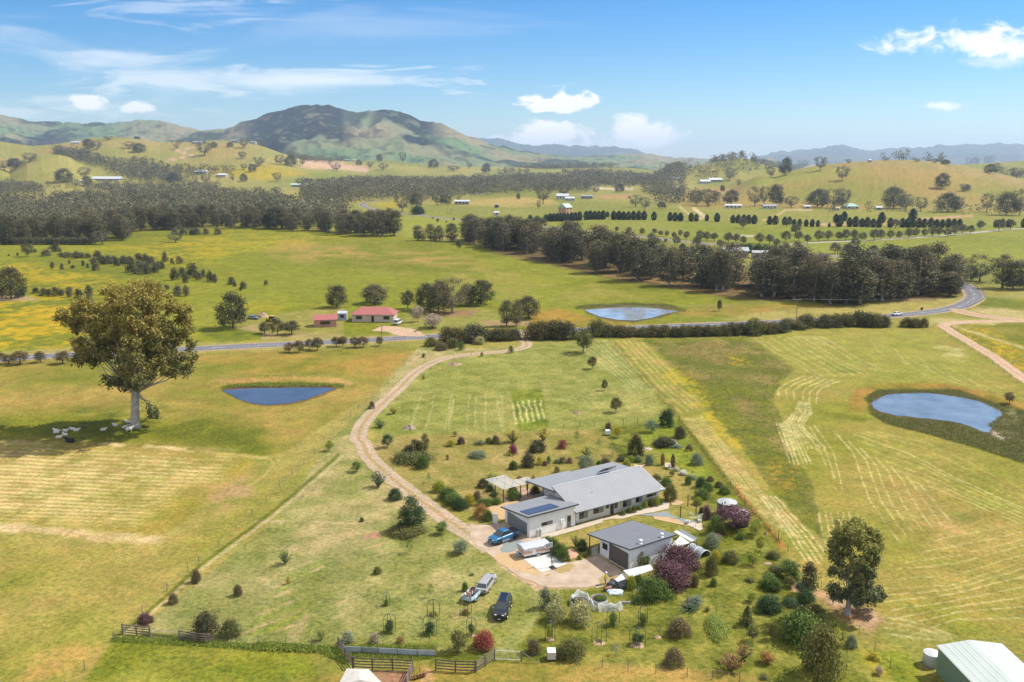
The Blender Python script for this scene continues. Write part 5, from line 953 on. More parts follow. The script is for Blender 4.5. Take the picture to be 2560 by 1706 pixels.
MB().slab((8.62,-.45,zr(-.45)),(27.65,-.45,zr(-.45)),(27.65,6.36,zr(6.36)),(8.62,6.36,zr(6.36)), .11).build('roof', ROOF, hs)
mb = MB(); mb.slab((9.05,5.9,zb(5.9)),(27.8,5.9,zb(5.9)),(27.8,14.1,zb(14.1)),(9.05,14.1,zb(14.1)), .1); mb.slab((9.05,14.1,zb(14.1)-.001),(18.3,14.1,zb(14.1)-.001),(18.3,14.9,zb(14.9)),(9.05,14.9,zb(14.9)), .1); mb.build('rear_roof', ROOF, hs)
mb = MB(); mb.slab((8.6,6.2,zr(6.36)+.03),(27.67,6.2,zr(6.36)+.03),(27.67,6.42,zr(6.36)+.03),(8.6,6.42,zr(6.36)+.03), .16); mb.slab((27.62,-.47,zr(-.47)+.025),(27.72,-.47,zr(-.47)+.025),(27.72,6.3,zr(6.3)+.025),(27.62,6.3,zr(6.3)+.025), .16); mb.build('ridge_capping', flat('pale_capping', (.42,.43,.45)), hs)
mb = MB(); mb.slab((8.57,-.47,zr(-.47)+.02),(8.62,-.47,zr(-.47)+.02),(8.62,6.36,zr(6.36)+.02),(8.57,6.36,zr(6.36)+.02), .2); mb.slab((9.0,5.9,zb(5.9)+.02),(9.05,5.9,zb(5.9)+.02),(9.05,14.95,zb(14.95)+.02),(9.0,14.95,zb(14.95)+.02), .3); mb.box(8.62, 27.7, -.56, -.45, zr(-.45)-.14, zr(-.45)-.01); mb.build('gutter', flat('gutter_grey', (.14,.15,.165)), hs)
for x in (9.35, 18.75, 27.1): MB().cyl(x, .38, .02, 2.32, .045, n=8).build('downpipe', TRIMW, hs, True)
for a in [(10.0,11.75,.62,1.88,1),(12.9,14.95,.86,1.82,1),(15.5,16.15,1.22,1.84,0),(17.3,18.0,.86,1.84,0),(19.15,20.9,.66,1.92,1),(21.95,23.35,.86,1.92,1),(24.4,26.5,1.3,1.9,0)]: window(hs, a[0], a[1], a[2], a[3], .5, half=a[4])
dd = MB().box(16.45, 17.15, .44, .5, .03, 2.0).build('front_door', flat('dark_door', (.03,.032,.036)), hs); MB().cyl(17.05, .41, .95, 1.08, .02, n=6).build('handle', STEEL, dd)
window(hs, 2.25, 4.35, 1.45, 2.0, 0)
dd = MB().box(7.2, 7.95, -.05, 0, .08, 2.05).build('side_door', flat('grey_door', (.16,.16,.165)), hs); MB().box(7.3, 7.85, -.06, -.05, 1.15, 1.95).build('pane', GLASS, dd)
MB().box(5.9, 6.55, -.2, 0, .95, 1.75).box(6.15, 6.25, -.12, -.02, .0, .95).build('meter_box', WHITE, hs, bevel=.02)
MB().box(6.95, 7.05, -.3, 0, 2.1, 2.22).build('wall_lamp', STEEL, hs)
for x, y, h in ((9.2,14.6,2.75),(9.2,9.8,3.3),(18.2,14.7,2.72)): MB().box(x-.06, x+.06, y-.06, y+.06, 0, h).build('verandah_post', flat('post_grey', (.10,.11,.12)), hs)
MB().box(9.6, 11.4, 12.6, 12.8, 0, .8).build('low_wall', flat('block_wall', (.30,.30,.30), .9), hs)
MB().cyl(14.6, 2.9, zr(2.9)-.1, zr(2.9)+.55, .05, n=8).build('vent_pipe', WHITE, hs)
mb = MB(); mb.tube([(26.9,.2,zr(.2)),(26.9,.2,zr(.2)+1.3)], .018, 5); mb.tube([(26.4,.2,zr(.2)+1.2),(27.4,.2,zr(.2)+1.2)], .012, 4); mb.tube([(26.6,-.05,zr(.2)+1.0),(27.2,.45,zr(.2)+1.0)], .012, 4); mb.build('aerial', STEEL, hs)
tag(MB().cyl(27.0, -.25, zr(-.25), zr(-.25)+.12, .22, .14, 10).build('lamp', WHITE, hs))
# solar panels on the garage roof: two rows of five
PV = mat('solar_cells', (.025,.035,.085), .18, var=.5, scale=9, spec=.7)
for r_ in range(2):
    for c_ in range(6):
        x0 = .15+c_*.98; y0 = .45+r_*1.32+c_*0; y1 = y0+1.28; q = MB(); e = .09
        q.slab((x0,y0,zroof(y0)+e),(x0+.95,y0,zroof(y0)+e),(x0+.95,y1,zroof(y1)+e),(x0,y1,zroof(y1)+e), .04); p_ = q.build('solar_panel', PV, hs)
        q = MB()
        for xa, xb in ((x0,x0+.02),(x0+.465,x0+.485),(x0+.93,x0+.95)): q.slab((xa,y0,zroof(y0)+e+.008),(xb,y0,zroof(y0)+e+.008),(xb,y1,zroof(y1)+e+.008),(xa,y1,zroof(y1)+e+.008), .02)
        for yy in (y0, y0+.42, y0+.85, y1-.02): q.slab((x0,yy,zroof(yy)+e+.009),(x0+.95,yy,zroof(yy)+e+.009),(x0+.95,yy+.018,zroof(yy+.018)+e+.009),(x0,yy+.018,zroof(yy+.018)+e+.009), .02)
        q.build('panel_frame', flat('pv_grid', (.16,.18,.24), .4), p_)
# collector rack on the rear roof
rk = MB(); y0, y1 = 9.6, 7.7; z0, z1 = zb(9.6)+.25, zb(7.7)+1.35
cr = MB().slab((20.6,y1,z1),(23.4,y1,z1),(23.4,y0,z0),(20.6,y0,z0), .08).build('solar_collector', flat('collector_dark', (.05,.055,.065), .3), hs)
for x in (20.7, 21.6, 22.5, 23.3): rk.tube([(x,y1,z1-.05),(x,y1,zb(y1))], .03, 5); rk.tube([(x,y1,z1-.1),(x,y0,z0-.05)], .025, 5)
for a, b in ((20.7,21.6),(22.5,21.6),(22.5,23.3)): rk.tube([(a,y1,z1-.1),(b,y1,zb(y1)+.05)], .025, 5)
rk.tube([(20.6,y1,zb(y1)+.05),(23.4,y1,zb(y1)+.05)], .03, 5); rk.build('rack', STEEL, cr)
for i, x in enumerate((1.25, 1.8)):
    gb = thing('gas_bottle', ('left' if i == 0 else 'right')+' one of the two silver gas bottles against the garage wall', 'gas bottle', hs.matrix_basis @ Vector((x,-.35,.05)) if False else Vector((2.75,125.47,.07))+Vector((x*math.cos(R(32.2))+.35*math.sin(R(32.2)), x*math.sin(R(32.2))-.35*math.cos(R(32.2)), 0)), 0, 'gas bottles beside the garage')
    MB().lathe([(.0,0),(.19,0),(.2,.06),(.2,1.05),(.16,1.2),(.06,1.26),(0,1.26)], 14).build('cylinder', mat('bottle_steel', (.5,.52,.54), .3, .4), gb, True); MB().lathe([(.0,1.26),(.11,1.26),(.11,1.36),(.09,1.36),(.0,1.30)], 10).build('valve_guard', STEEL, gb)
# pergola
pg = thing('pergola', 'white slatted pergola on dark posts beside the verandah', 'pergola', (2.75,125.47,0), R(32.2))
mb = MB()
for i in range(14): yy = 14.2+i*.42; x0 = 3.75-.01*i; x1 = 7.65 if yy > 17.1 else 10.7; mb.box(x0, x1, yy, yy+.10, 2.5, 2.56)
mb.build('slats', flat('pergola_white', (.74,.73,.72), .6), pg)
mb = MB()
for x in (3.95, 5.7, 7.5): mb.box(x, x+.08, 14.1, 19.9, 2.36, 2.49)
for x in (9.0, 10.5): mb.box(x, x+.08, 14.1, 17.1, 2.36, 2.49)
mb.build('bearers', flat('dark_brown_timber', (.05,.04,.038)), pg)
for x, y in ((3.99,19.7),(3.99,17),(3.99,14.3),(7.54,14.3),(7.54,19.7),(7.54,17),(10.54,14.3),(10.54,16.9)): MB().box(x-.07, x+.07, y-.07, y+.07, 0, 2.36).build('post', flat('dark_brown_timber', (.05,.04,.038)), pg)
# the shed
T2 = R(33.5); S0 = Vector((17.02,114.22,0))
sh = thing('shed', 'white metal shed with grey skillion roof and big brown roller door', 'shed', S0, T2)
zs_ = lambda y: 3.76-(y+.35)*(3.76-2.45)/9.65
MB().add([(0,0,0),(8.1,0,0),(8.1,6.9,0),(0,6.9,0),(0,0,zs_(0)-.12),(8.1,0,zs_(0)-.12),(8.1,6.9,zs_(6.9)-.12),(0,6.9,zs_(6.9)-.12)], [(0,3,2,1),(4,5,6,7),(0,1,5,4),(1,2,6,5),(2,3,7,6),(3,0,4,7)]).build('wall', SHEDW, sh)
MB().slab((-.5,-.35,zs_(-.35)),(8.5,-.35,zs_(-.35)),(8.5,9.3,zs_(9.3)),(-.5,9.3,zs_(9.3)), .09).build('roof', ROOFS, sh)
mb = MB(); mb.slab((-.54,-.39,zs_(-.39)+.02),(-.5,-.39,zs_(-.39)+.02),(-.5,9.34,zs_(9.34)+.02),(-.54,9.34,zs_(9.34)+.02), .2); mb.box(-.54, 8.5, -.42, -.355, zs_(-.39)-.17, zs_(-.39)+.02); mb.box(-.54, 8.5, 9.305, 9.36, zs_(9.34)-.17, zs_(9.34)+.02); mb.build('fascia', TRIM, sh)
dr = MB().box(-.035, 0, .38, 4.75, .02, 2.62).build('roller_door', DOORB, sh); MB().box(-.06, -.035, .38, 4.75, .02, .1).build('bottom_rail', BLACK, dr)
window(sh, 5.15, 6.3, 1.2, 2.15, 0, 'y', half=False, frame_m=flat('brown_frame', (.10,.05,.04)))
for y in (9.0,): 
    for x in (-.3, 4.0, 8.2): MB().box(x-.06, x+.06, y-.06, y+.06, 0, zs_(y)-.1).build('awning_post', TRIM, sh)
MB().box(-.12, -.02, .3, .36, 0, 3.3).build('downpipe', TRIMW, sh)
for i, (x, y) in enumerate(((1092,490),(1412,392))):
    p = g('Q', x, y, 3.5); l_ = Matrix.Rotation(-T2, 3, 'Z') @ (p-S0); zt = zs_(l_.y)
    v = MB().lathe([(0,0),(.32,0),(.24,.08),(.16,.12),(.16,.3),(.26,.36),(.31,.48),(.26,.6),(.12,.66),(0,.67)], 14, Matrix.Translation((l_.x, l_.y, zt-.03))).build('roof_vent', mat('bright_aluminium', (.75,.76,.78), .35, .3), sh, True)
tag(MB().box(-.35, -.02, -.3, 6.9, .015, .09).build('slab_edge', M_conc2, sh))
def canopy(name, label, cat, zn, pts, hs_, roofm, legs=True, th=.04, group=None, legm=None):
    P = [g(zn, x, y, h) for (x, y), h in zip(pts, hs_)]; c = sum(P, Vector())/len(P); t = thing(name, label, cat, (c.x, c.y, 0), 0, group); o_ = Vector((c.x, c.y, 0)); Q = [p-o_ for p in P]
    MB().slab(*[tuple(q) for q in Q], th).build('roof', roofm, t)
    if legs:
        for q in Q: e = q*.96; MB().box(e.x-.04, e.x+.04, e.y-.04, e.y+.04, 0, q.z-th).build('post', legm or TIMB, t)
    return t
SHEET = ribbed('white_roof_sheet', (.56,.57,.58), .3, 'X', .5, 0, .02, .88)
canopy('lean_to', 'low white sheet roofed lean-to in front of the shed under the plum trees', 'lean-to', 'Q', [(830,885),(1240,790),(1290,870),(950,985)], (1.5,1.7,1.7,1.5), SHEET)
canopy('lean_to', 'flat white roofed shelter against the right end of the shed', 'lean-to', 'Q', [(1570,495),(1690,365),(1840,465),(1640,535)], (2.0,2.1,2.0,1.9), SHEET)
canopy('lean_to', 'long narrow white roofed animal run behind the right end of the shed', 'lean-to', 'Q', [(1590,297),(1645,278),(1910,430),(1855,447)], (1.5,1.5,1.5,1.5), SHEET)
canopy('wire_run', 'grey mesh topped run beside the narrow white roof behind the shed', 'animal run', 'Q', [(1665,275),(1720,265),(1950,395),(1915,445)], (1.2,1.2,1.2,1.2), flat('grey_mesh', (.16,.18,.19)))
k = canopy('kennel', 'small white steep roofed animal hutch beside the junk heap', 'hutch', 'Q', [(705,1020),(845,905),(885,1005),(750,1055)], (.85,1.25,1.0,.75), SHEET, False, .05)
mb = MB(); P = [g('Q', x, y, h)-k.location for (x, y), h in zip([(712,1020),(842,912),(878,1003),(752,1050)], (.78,1.18,.95,.70))]; mb.add([(p.x,p.y,0) for p in P]+[tuple(p) for p in P], [(0,1,5,4),(1,2,6,5),(2,3,7,6),(3,0,4,7)]); mb.build('wall', flat('hutch_grey', (.32,.34,.36)), k)
# hoop tunnel behind the shed
tb_ = g('Q', 1960, 640); t = thing('hoop_tunnel', 'white hooped garden tunnel half hidden behind the upper plum tree', 'garden tunnel', tb_, R(-55)); 
vs = []; nseg = 12
mb = MB(); ring = lambda x, r: [(x, r*math.cos(math.pi*i/nseg), r*.95*math.sin(math.pi*i/nseg)) for i in range(nseg+1)]
for x in (-1.4, 0, 1.4): mb.tube(ring(x, 1.2), .05, 6)
mb.build('hoops', WHITE, t); mb = MB(); a, b = ring(-1.4, 1.16), ring(1.4, 1.16); mb.add(a+b, [(i, i+1, nseg+2+i, nseg+1+i) for i in range(nseg)]); mb.build('cover', mat('tunnel_film', (.25,.27,.28), .4), t, True)
# water tanks
def tank(c, r, h, label, m1, m2, group=None, dome=.45, pipe=True):
    t = thing('water_tank', label, 'water tank', (c.x, c.y, 0), 0, group)
    MB().lathe([(0,0),(r,0),(r,h)], 36).build('wall', m1, t, True)
    MB().lathe([(r*1.02,h-.02),(r*1.02,h+.04),(r*.66,h+dome*.5),(r*.3,h+dome*.86),(0,h+dome)], 18).build('roof', m2, t)
    if pipe: MB().cyl(-r*.45, -r*.55, h+dome*.42, h+dome*.42+.12, .28, n=14).build('strainer', BLACK, t); MB().tube([(-r*.45-.15,-r*.55-.05,h+dome*.42+.2),(-r*.55,-r*.75,h+.3),(-r*.6,-r*1.05,h-.3),(-r*.6,-r*1.05,0)], .07, 8).build('inlet_pipe', WHITE, t, True)
    return t
TKG = ribbed('dark_tank_grey', (.075,.085,.085), .3, 'Z', .5, 0, .03, .85)
tank(g('S', 1190, 992, 2.3), 1.62, 2.3, 'large dark grey water tank with pale domed top and white inlet pipe', TKG, flat('tank_roof', (.36,.37,.37), .45))
tank(g('S', 1350, 1115, 2.1), 1.35, 2.1, 'second grey water tank behind the small round plum tree', TKG, flat('tank_roof', (.36,.37,.37), .45), pipe=False)
# green shed, lower right corner
A_ = g('O', 1085, 1345, 3.4); B_ = g('O', 1465, 1335, 3.4); C_ = g('O', 1330, 1590, 3.4)
ux = (B_-A_); W_ = ux.length; ux.normalize(); th = math.atan2(ux.y, ux.x)
gs_ = thing('green_shed', 'green walled farm shed with very pale roof at the lower right corner', 'shed', (A_.x, A_.y, 0), th)
GRW = ribbed('green_sheet_wall', (.16,.24,.17), .25, 'Y', .5, 0, .02, .85); GRR = ribbed('pale_green_roof', (.40,.44,.40), .8, 'X', .5, 0, .03, .92)
MB().box(0, W_, -14, 0, 0, 3.2).build('wall', GRW, gs_); MB().slab((-.2,-14.2,3.3),(W_/2,-14.2,3.9),(W_/2,.2,3.9),(-.2,.2,3.3), .08).slab((W_/2,-14.2,3.9),(W_+.2,-14.2,3.3),(W_+.2,.2,3.3),(W_/2,.2,3.9), .08).build('roof', GRR, gs_)
window(gs_, -6, -4.8, 1.1, 2.1, 0, 'y')
wt = g('O', 1062, 1490); tank(Vector((wt.x, wt.y+1.0, 0)), .95, 1.5, 'small white water tank beside the green shed', flat('tank_cream', (.45,.46,.46)), flat('tank_cream', (.45,.46,.46)), dome=.3, pipe=False)
# ---- houses of the distance
def farmhouse(zn, x, y, wpx, h, label, wallc, roofc, deep=.6, hip=False, rz=None, name='farmhouse', cat='house', storeys=1, rise=.28, group=None):
    p = g(zn, x, y); k = mpp(p)/Z[zn][2]; Wd = wpx*k; D = Wd*deep; p.y += D/2; p.z = float(height(p.x, p.y))
    t = thing(name, label, cat, p, prng.uniform(-.25,.25) if rz is None else rz, group); a, b = Wd/2, D/2
    MB().box(-a, a, -b, b, -2, h).build('wall', mat('wall_%d%d%d' % tuple(int(c*99) for c in wallc), wallc, .8, scale=.5), t)
    rm = ribbed('roof_%d%d%d' % tuple(int(c*99) for c in roofc), roofc, max(.5, Wd/24), 'X', .5, 0, .05, .85); e = .04*Wd; rs_ = D*rise; ri = b if hip else 0
    ri = min(ri, a*.8); V_ = [(-a-e,-b-e,h),(a+e,-b-e,h),(a+e,b+e,h),(-a-e,b+e,h),(-a-e+ri,0,h+rs_),(a+e-ri,0,h+rs_)]
    MB().add(V_, [(0,1,5,4),(2,3,4,5),(1,2,5),(3,0,4),(0,3,2,1)]).build('roof', rm, t)
    n = max(1, int(Wd/4)); 
    for s_ in range(storeys):
        z0 = s_*h/storeys+h/storeys*.35; z1 = s_*h/storeys+h/storeys*.8
        for i in range(n):
            xc = -a+(i+.5)*Wd/n; hw = Wd/n*.22
            if i == n//2 and s_ == 0 and n > 1: MB().box(xc-.5, xc+.5, -b-.06, -b, 0, z1).build('door', GLASS, t)
            else: MB().box(xc-hw, xc+hw, -b-.05, -b, z0, z1).build('window', GLASS, t)
    return t
CW, CC_, CG = (.46,.45,.42), (.42,.36,.28), (.3,.3,.29); RW, RG_, RR, RS = (.48,.50,.52), (.16,.30,.22), (.34,.10,.085), (.24,.25,.27)
far_h = [('T',722,694,185,4,'long low white roofed farmhouse among trees at the foot of the left hills',CW,RW,.3),('T',553,702,30,3,'small white shed beside the long low farmhouse',CW,RW,.8),('T',1372,648,85,5,'white country house with wide roof above the left woodland',CW,RW,.6),('T',1512,668,70,4,'pale roofed shed right of the white country house',CC_,RW,.6),
 ('T',935,404,34,7,'dark tall house on the crest of the left hill',(.1,.1,.11),RS,.6),('T',515,440,58,4,'low white house on the saddle of the left hills',CW,RW,.4),('T',1345,439,64,4,'wide dark roofed house on the hill crest between trees',CC_,RS,.4),('T',1605,431,46,6,'grey house on the hill crest left of the tall trees',CG,RS,.5),('T',1727,440,46,6,'white walled house on the hill crest among tall trees',CW,RS,.5),('T',2055,732,130,4,'long green roofed shed at the edge of the woodland',CG,(.30,.42,.38),.3),
 ('U',835,853,100,4,'low grey farmhouse beside dark pines near the middle road',CG,RW,.35),('U',1525,818,78,5,'white roofed house left of the far small dam',CW,RW,.7),('U',1572,830,62,4,'low white annexe in front of the white roofed house',CW,RW,.6),('U',1688,815,76,4,'long grey shed above the far small dam',CG,RS,.4),('U',1070,928,36,3,'tiny cream hut in the open paddock',CW,RW,.8),('U',1070,875,26,3.5,'small dark open hay shed in the paddock',(.08,.07,.06),RS,.8),
 ('U',2300,688,80,4,'white house among trees in the right valley',CW,RW,.4),('U',2290,752,66,4,'blue roofed house among trees in the right valley',CC_,(.3,.36,.45),.5),('U',2195,747,50,4,'dark roofed house among shrubs in the right valley',CG,RS,.6),('V',172,712,70,5,'front house of the white roofed pair left of the right hill',CW,RW,.6),('V',245,702,90,5,'rear house of the white roofed pair left of the right hill',CG,RW,.5),
 ('V',367,880,108,3.5,'long cream house with dark windows under the right hill',CW,(.5,.5,.48),.3),('V',615,883,92,3.5,'low cream house with dark gable under the right hill',CW,RS,.4),('V',874,883,44,3,'small cream shed under the middle of the right hill',CC_,RW,.6),('V',1180,886,80,3.5,'green hip roofed cottage under the right hill',CC_,(.24,.40,.34),.9),('V',1077,896,28,3,'small white shed left of the green roofed cottage',CW,RW,.8),('V',1365,892,40,3,'small pale shed right of the green roofed cottage',CG,RW,.8),
 ('V',385,1216,165,4,'wide grey roofed farmhouse hidden behind the belt of trees',CG,(.34,.36,.38),.5),('V',560,1222,120,3.5,'second grey roof behind the belt of trees',CG,(.36,.37,.38),.4),('U',48,556,44,4,'green shed on the low ridge before the mountain',CG,RG_,.4),('U',96,556,20,4,'tiny white shed on the low ridge before the mountain',CW,RW,.6),('V',1300,566,20,4,'tiny pale water tank hut on top of the right hill',CC_,RW,.8)]
for a in far_h: farmhouse(a[0], a[1], a[2], a[3], a[4], a[5], a[6], a[7], a[8], hip='hip' in a[5] or 'country house' in a[5])
f_ = farmhouse('U', 1543, 915, 74, 6.5, 'two storey ochre brick house with pale green gabled roof behind the cypresses', (.42,.27,.16), (.34,.44,.38), .9, storeys=2, rise=.4, rz=.9)
f_ = farmhouse('B', 228, 672, 285, 2.8, 'red roofed farmhouse with cream walls across the road', (.50,.43,.36), RR, .5, hip=True, rz=-.05, rise=.3)
f_ = farmhouse('A', 2215, 706, 150, 2.6, 'red roofed farm shed left of the farmhouse across the road', (.40,.22,.17), RR, .7, rz=.2, name='farm_shed', cat='shed')
f_ = farmhouse('B', 15, 660, 60, 2.6, 'small blue grey shed between the red roofed shed and farmhouse', (.32,.36,.42), (.42,.47,.55), .8, name='farm_shed', cat='shed')
# tent at the bottom edge
A_, B_, C_, D_ = g('J', 320, 1402, 2.2), g('J', 585, 1410, 2.2), g('J', 760, 1590, 2.2), g('J', 220, 1600, 2.2)
cx = (A_+B_+C_+D_)/4; t = thing('tent', 'cream canvas shade tent inside the rail fence at the bottom edge', 'tent', (cx.x, cx.y, 0)); o_ = Vector((cx.x, cx.y, 0))
q = [p-o_ for p in (A_, B_, C_, D_)]; r1 = q[0].lerp(q[1], .5).lerp(q[3].lerp(q[2], .5), .35)+Vector((0,0,.35)); r2 = q[0].lerp(q[1], .5).lerp(q[3].lerp(q[2], .5), .9)+Vector((0,0,.35)); CAN = flat('canvas', (.44,.41,.37), .9, bump=.2)
MB().add([tuple(p) for p in (*q, r1, r2)]+[tuple(p-Vector((0,0,.05))) for p in (*q, r1, r2)], [(0,4,1),(1,4,5,2),(2,5,3),(3,5,4,0),(6,7,10),(7,8,11,10),(8,9,11),(9,6,10,11),(0,1,7,6),(1,2,8,7),(2,3,9,8),(3,0,6,9)]).build('canopy', CAN, t)
for p in q: MB().cyl(p.x*.97, p.y*.97, 0, 2.18, .03, n=6).build('pole', STEEL, t)
# ------------------------------------------------------------------ vehicles
def paint(name, c): return mat(name, c, .28, .15, .04, 1, coat=.6)
GLV = mat('car_glass', (.03,.042,.045), .06, var=.1, spec=.9); TY = flat('tyre_rubber', (.018,.018,.018), .85); RIM = mat('wheel_rim', (.34,.35,.36), .35, .6); LAMP = mat('headlamp_glass', (.62,.64,.66), .15); TAIL = mat('tail_lamp', (.30,.02,.02), .25)
def wheel(par, x, y, r, wd=.22, rim=RIM):
    M_ = Matrix.Translation((x, y, r)) @ Matrix.Rotation(math.pi/2, 4, 'X')
    t = MB().lathe([(r*.6,-wd/2),(r*.93,-wd/2),(r,-wd*.3),(r,wd*.3),(r*.93,wd/2),(r*.6,wd/2)], 20, M_).build('wheel', TY, par, True)
    MB().lathe([(0,-wd*.42),(r*.2,-wd*.46),(r*.58,-wd*.36),(r*.62,-wd/2),(r*.62,wd/2),(r*.58,wd*.36),(r*.2,wd*.46),(0,wd*.42)], 14, M_).build('rim', rim, t)
def car(name, label, cat, loc, rz, L_, W_, H_, hood, belt, prof, cab, pm, rimm=RIM, wr=.34, clad=None, bumper=None, bars=None, wheels=None, taillift=0):
    """prof: list of (x, half width, bottom z, top z) lower body; cab: ((x0,x1) at the belt, (x0,x1) at the roof, half widths)"""
    t = thing(name, label, cat, loc, rz); rings = []
    for x, hw, z0, z1 in prof:
        rings.append([(x,-hw+.06,z0),(x,hw-.06,z0),(x,hw-.01,z0+.12),(x,hw,(z0+z1)*.5+.05),(x,hw-.04,z1-.09),(x,hw-.14,z1),(x,-hw+.14,z1),(x,-hw+.04,z1-.09),(x,-hw,(z0+z1)*.5+.05),(x,-hw+.01,z0+.12)])
    b = MB().loft(rings).build('body', pm, t, False, .02)
    (bx0, bx1), (rx0, rx1), wb, wr_ = cab; zb_, zr_ = belt, H_
    lo = [(bx0,-wb,zb_),(bx1,-wb,zb_-.02),(bx1,wb,zb_-.02),(bx0,wb,zb_)]; up = [(rx0,-wr_,zr_-.05),(rx1,-wr_,zr_-.05),(rx1,wr_,zr_-.05),(rx0,wr_,zr_-.05)]
    MB().loft([lo, up]).build('windows', GLV, t)
    mb = MB(); mb.loft([[(rx0-.04,-wr_-.01,zr_-.05),(rx1+.02,-wr_-.01,zr_-.05),(rx1+.02,wr_+.01,zr_-.05),(rx0-.04,wr_+.01,zr_-.05)], [(rx0+.06,-wr_+.1,zr_+.01),(rx1-.1,-wr_+.1,zr_+.01),(rx1-.1,wr_-.1,zr_+.01),(rx0+.06,wr_-.1,zr_+.01)]]); mb.build('roof', pm, t, True if False else False, .01)
    mb = MB()
    for s in (-1, 1):
        mb.tube([(bx0,s*wb,zb_),(rx0,s*wr_,zr_-.04)], .045, 5); mb.tube([(bx1,s*wb,zb_),(rx1,s*wr_,zr_-.04)], .035, 5)
        for f in ((.36,.66) if bx1-bx0 > 2.4 else (.45,)): mb.tube([(bx0+(bx1-bx0)*f,s*(wb+.005),zb_),(rx0+(rx1-rx0)*f,s*(wr_+.005),zr_-.04)], .035, 5)
        mb.box(bx0, bx1, s*wb-.03, s*wb+.03, zb_-.05, zb_+.03)
    mb.build('pillars', pm, t)
    xw = wheels or (-L_*.29, L_*.31)
    for x in xw:
        for s in (-1, 1):
            wheel(t, x, s*(W_/2-.13), wr, rim=rimm)
            MB().loft([[(x+math.cos(a)*(wr+q_)*1.03, s*(W_/2+.012)-.03*s*k_, max(.25, wr+math.sin(a)*(wr+q_))) for a in [math.pi*i/8 for i in range(9)]] for q_, k_ in ((.02,0),(.09,0),(.09,1),(.02,1))], close=False).build('wheel_arch', clad or BLACK, t)
    f = prof[-1]; r_ = prof[0]
    for s in (-1, 1):
        MB().box(f[0]-.12, f[0]+.02, s*f[1]*.68-.13, s*f[1]*.68+.13, hood-.27, hood-.17).build('headlight', LAMP, t, bevel=.02)
        MB().box(r_[0]-.02, r_[0]+.08, s*r_[1]*.72-.13, s*r_[1]*.72+.13, belt-.32, belt-.12).build('tail_light', TAIL, t, bevel=.01)
        MB().box(bx1-.25, bx1-.08, s*(W_/2+.09)-.09, s*(W_/2+.09)+.09, belt-.02, belt+.13).build('mirror', RIM if 'black' in label else pm, t, bevel=.02)
    MB().box(f[0]-.02, f[0]+.03, -f[1]*.42, f[1]*.42, hood-.34, hood-.12).build('grille', BLACK, t); MB().box(f[0]-.05, f[0]+.07, -f[1]*.92, f[1]*.92, .3, .48).build('bumper', bumper or BLACK, t, bevel=.03); MB().box(r_[0]-.08, r_[0]+.05, -r_[1]*.92, r_[1]*.92, .34, .52).build('bumper', bumper or BLACK, t, bevel=.03)
    MB().box(f[0]+.071, f[0]+.085, -.18, .18, .36, .46).build('number_plate', WHITE, t); MB().box(r_[0]-.095, r_[0]-.081, -.18, .18, .56, .66).build('number_plate', WHITE, t)
    if bars:
        for s in (-1, 1): MB().tube([(rx0+.1,s*(wr_-.1),zr_+.03),(rx0+.2,s*(wr_-.1),zr_+.08),(rx1-.3,s*(wr_-.1),zr_+.08),(rx1-.15,s*(wr_-.1),zr_+.03)], .025, 6).build('roof_rail', RIM, t)
    return t
def on_wheels(zn, rear, front, half, wb, side=1):
    a = g(zn, *rear); b = g(zn, *front); d = (b-a).normalized(); n_ = Vector((-d.y, d.x, 0))*side; c = (a+b)/2+n_*half; return (c.x, c.y, .03), math.atan2(d.y, d.x)
# the blue utility
loc, rz = on_wheels('K', (630,978), (398,1065), .88, 3.2, -1)
U_ = car('utility', 'bright blue twin cab utility with black tray cover on the driveway', 'ute', loc, rz, 5.4, 1.95, 1.84, 1.12, 1.16,
  [(-2.68,.90,.55,1.12),(-2.4,.95,.48,1.2),(-.75,.96,.42,1.2),(1.15,.96,.42,1.14),(2.0,.95,.44,1.10),(2.45,.90,.48,1.04),(2.66,.74,.52,.92)], ((-.72,1.42),(-.5,.62),.80,.66), paint('blue_car_paint', (.025,.13,.27)), flat('dark_rim', (.04,.04,.045)), .42, wheels=(-1.62,1.6))
MB().box(-2.6, -.8, -.82, .82, 1.2, 1.23).build('tray_cover', BLACK, U_); MB().box(-2.55, -.85, -.86, -.80, 1.2, 1.27).box(-2.55, -.85, .80, .86, 1.2, 1.27).build('tray_rail', flat('rail_dark', (.05,.05,.055)), U_)
MB().tube([(-1.15,0,1.85),(-1.15,0,1.85)], .01, 4) if False else None
MB().box(-1.0, 1.2, -1.04, -.94, .34, .42).box(-1.0, 1.2, .94, 1.04, .34, .42).build('side_step', STEEL, U_)
# black four wheel drive
loc, rz = on_wheels('W', (1152,1172), (1062,1430), .86, 2.8, 1)
loc, rz = (g('W', 0, 0)*0).to_tuple(), 0
a_, b_ = g('W', 1150, 1175), g('W', 1058, 1432); d_ = (b_-a_).normalized(); n_ = Vector((d_.y, -d_.x, 0)); c_ = (a_+b_)/2+n_*.86; loc, rz = (c_.x, c_.y, .01), math.atan2(d_.y, d_.x)
car('four_wheel_drive', 'shiny black four wheel drive wagon with silver roof rails facing the view', 'car', loc, rz, 4.85, 1.92, 1.82, 1.12, 1.12,
  [(-2.4,.86,.5,1.08),(-2.2,.93,.4,1.15),(-.6,.95,.36,1.16),(1.1,.95,.36,1.14),(1.9,.93,.38,1.06),(2.28,.86,.42,.96),(2.42,.70,.46,.84)], ((-2.25,1.25),(-2.0,.45),.82,.64), paint('black_car_paint', (.012,.014,.02)), RIM, .38, bars=True, bumper=flat('black_bumper', (.03,.03,.035)), wheels=(-1.42,1.45))
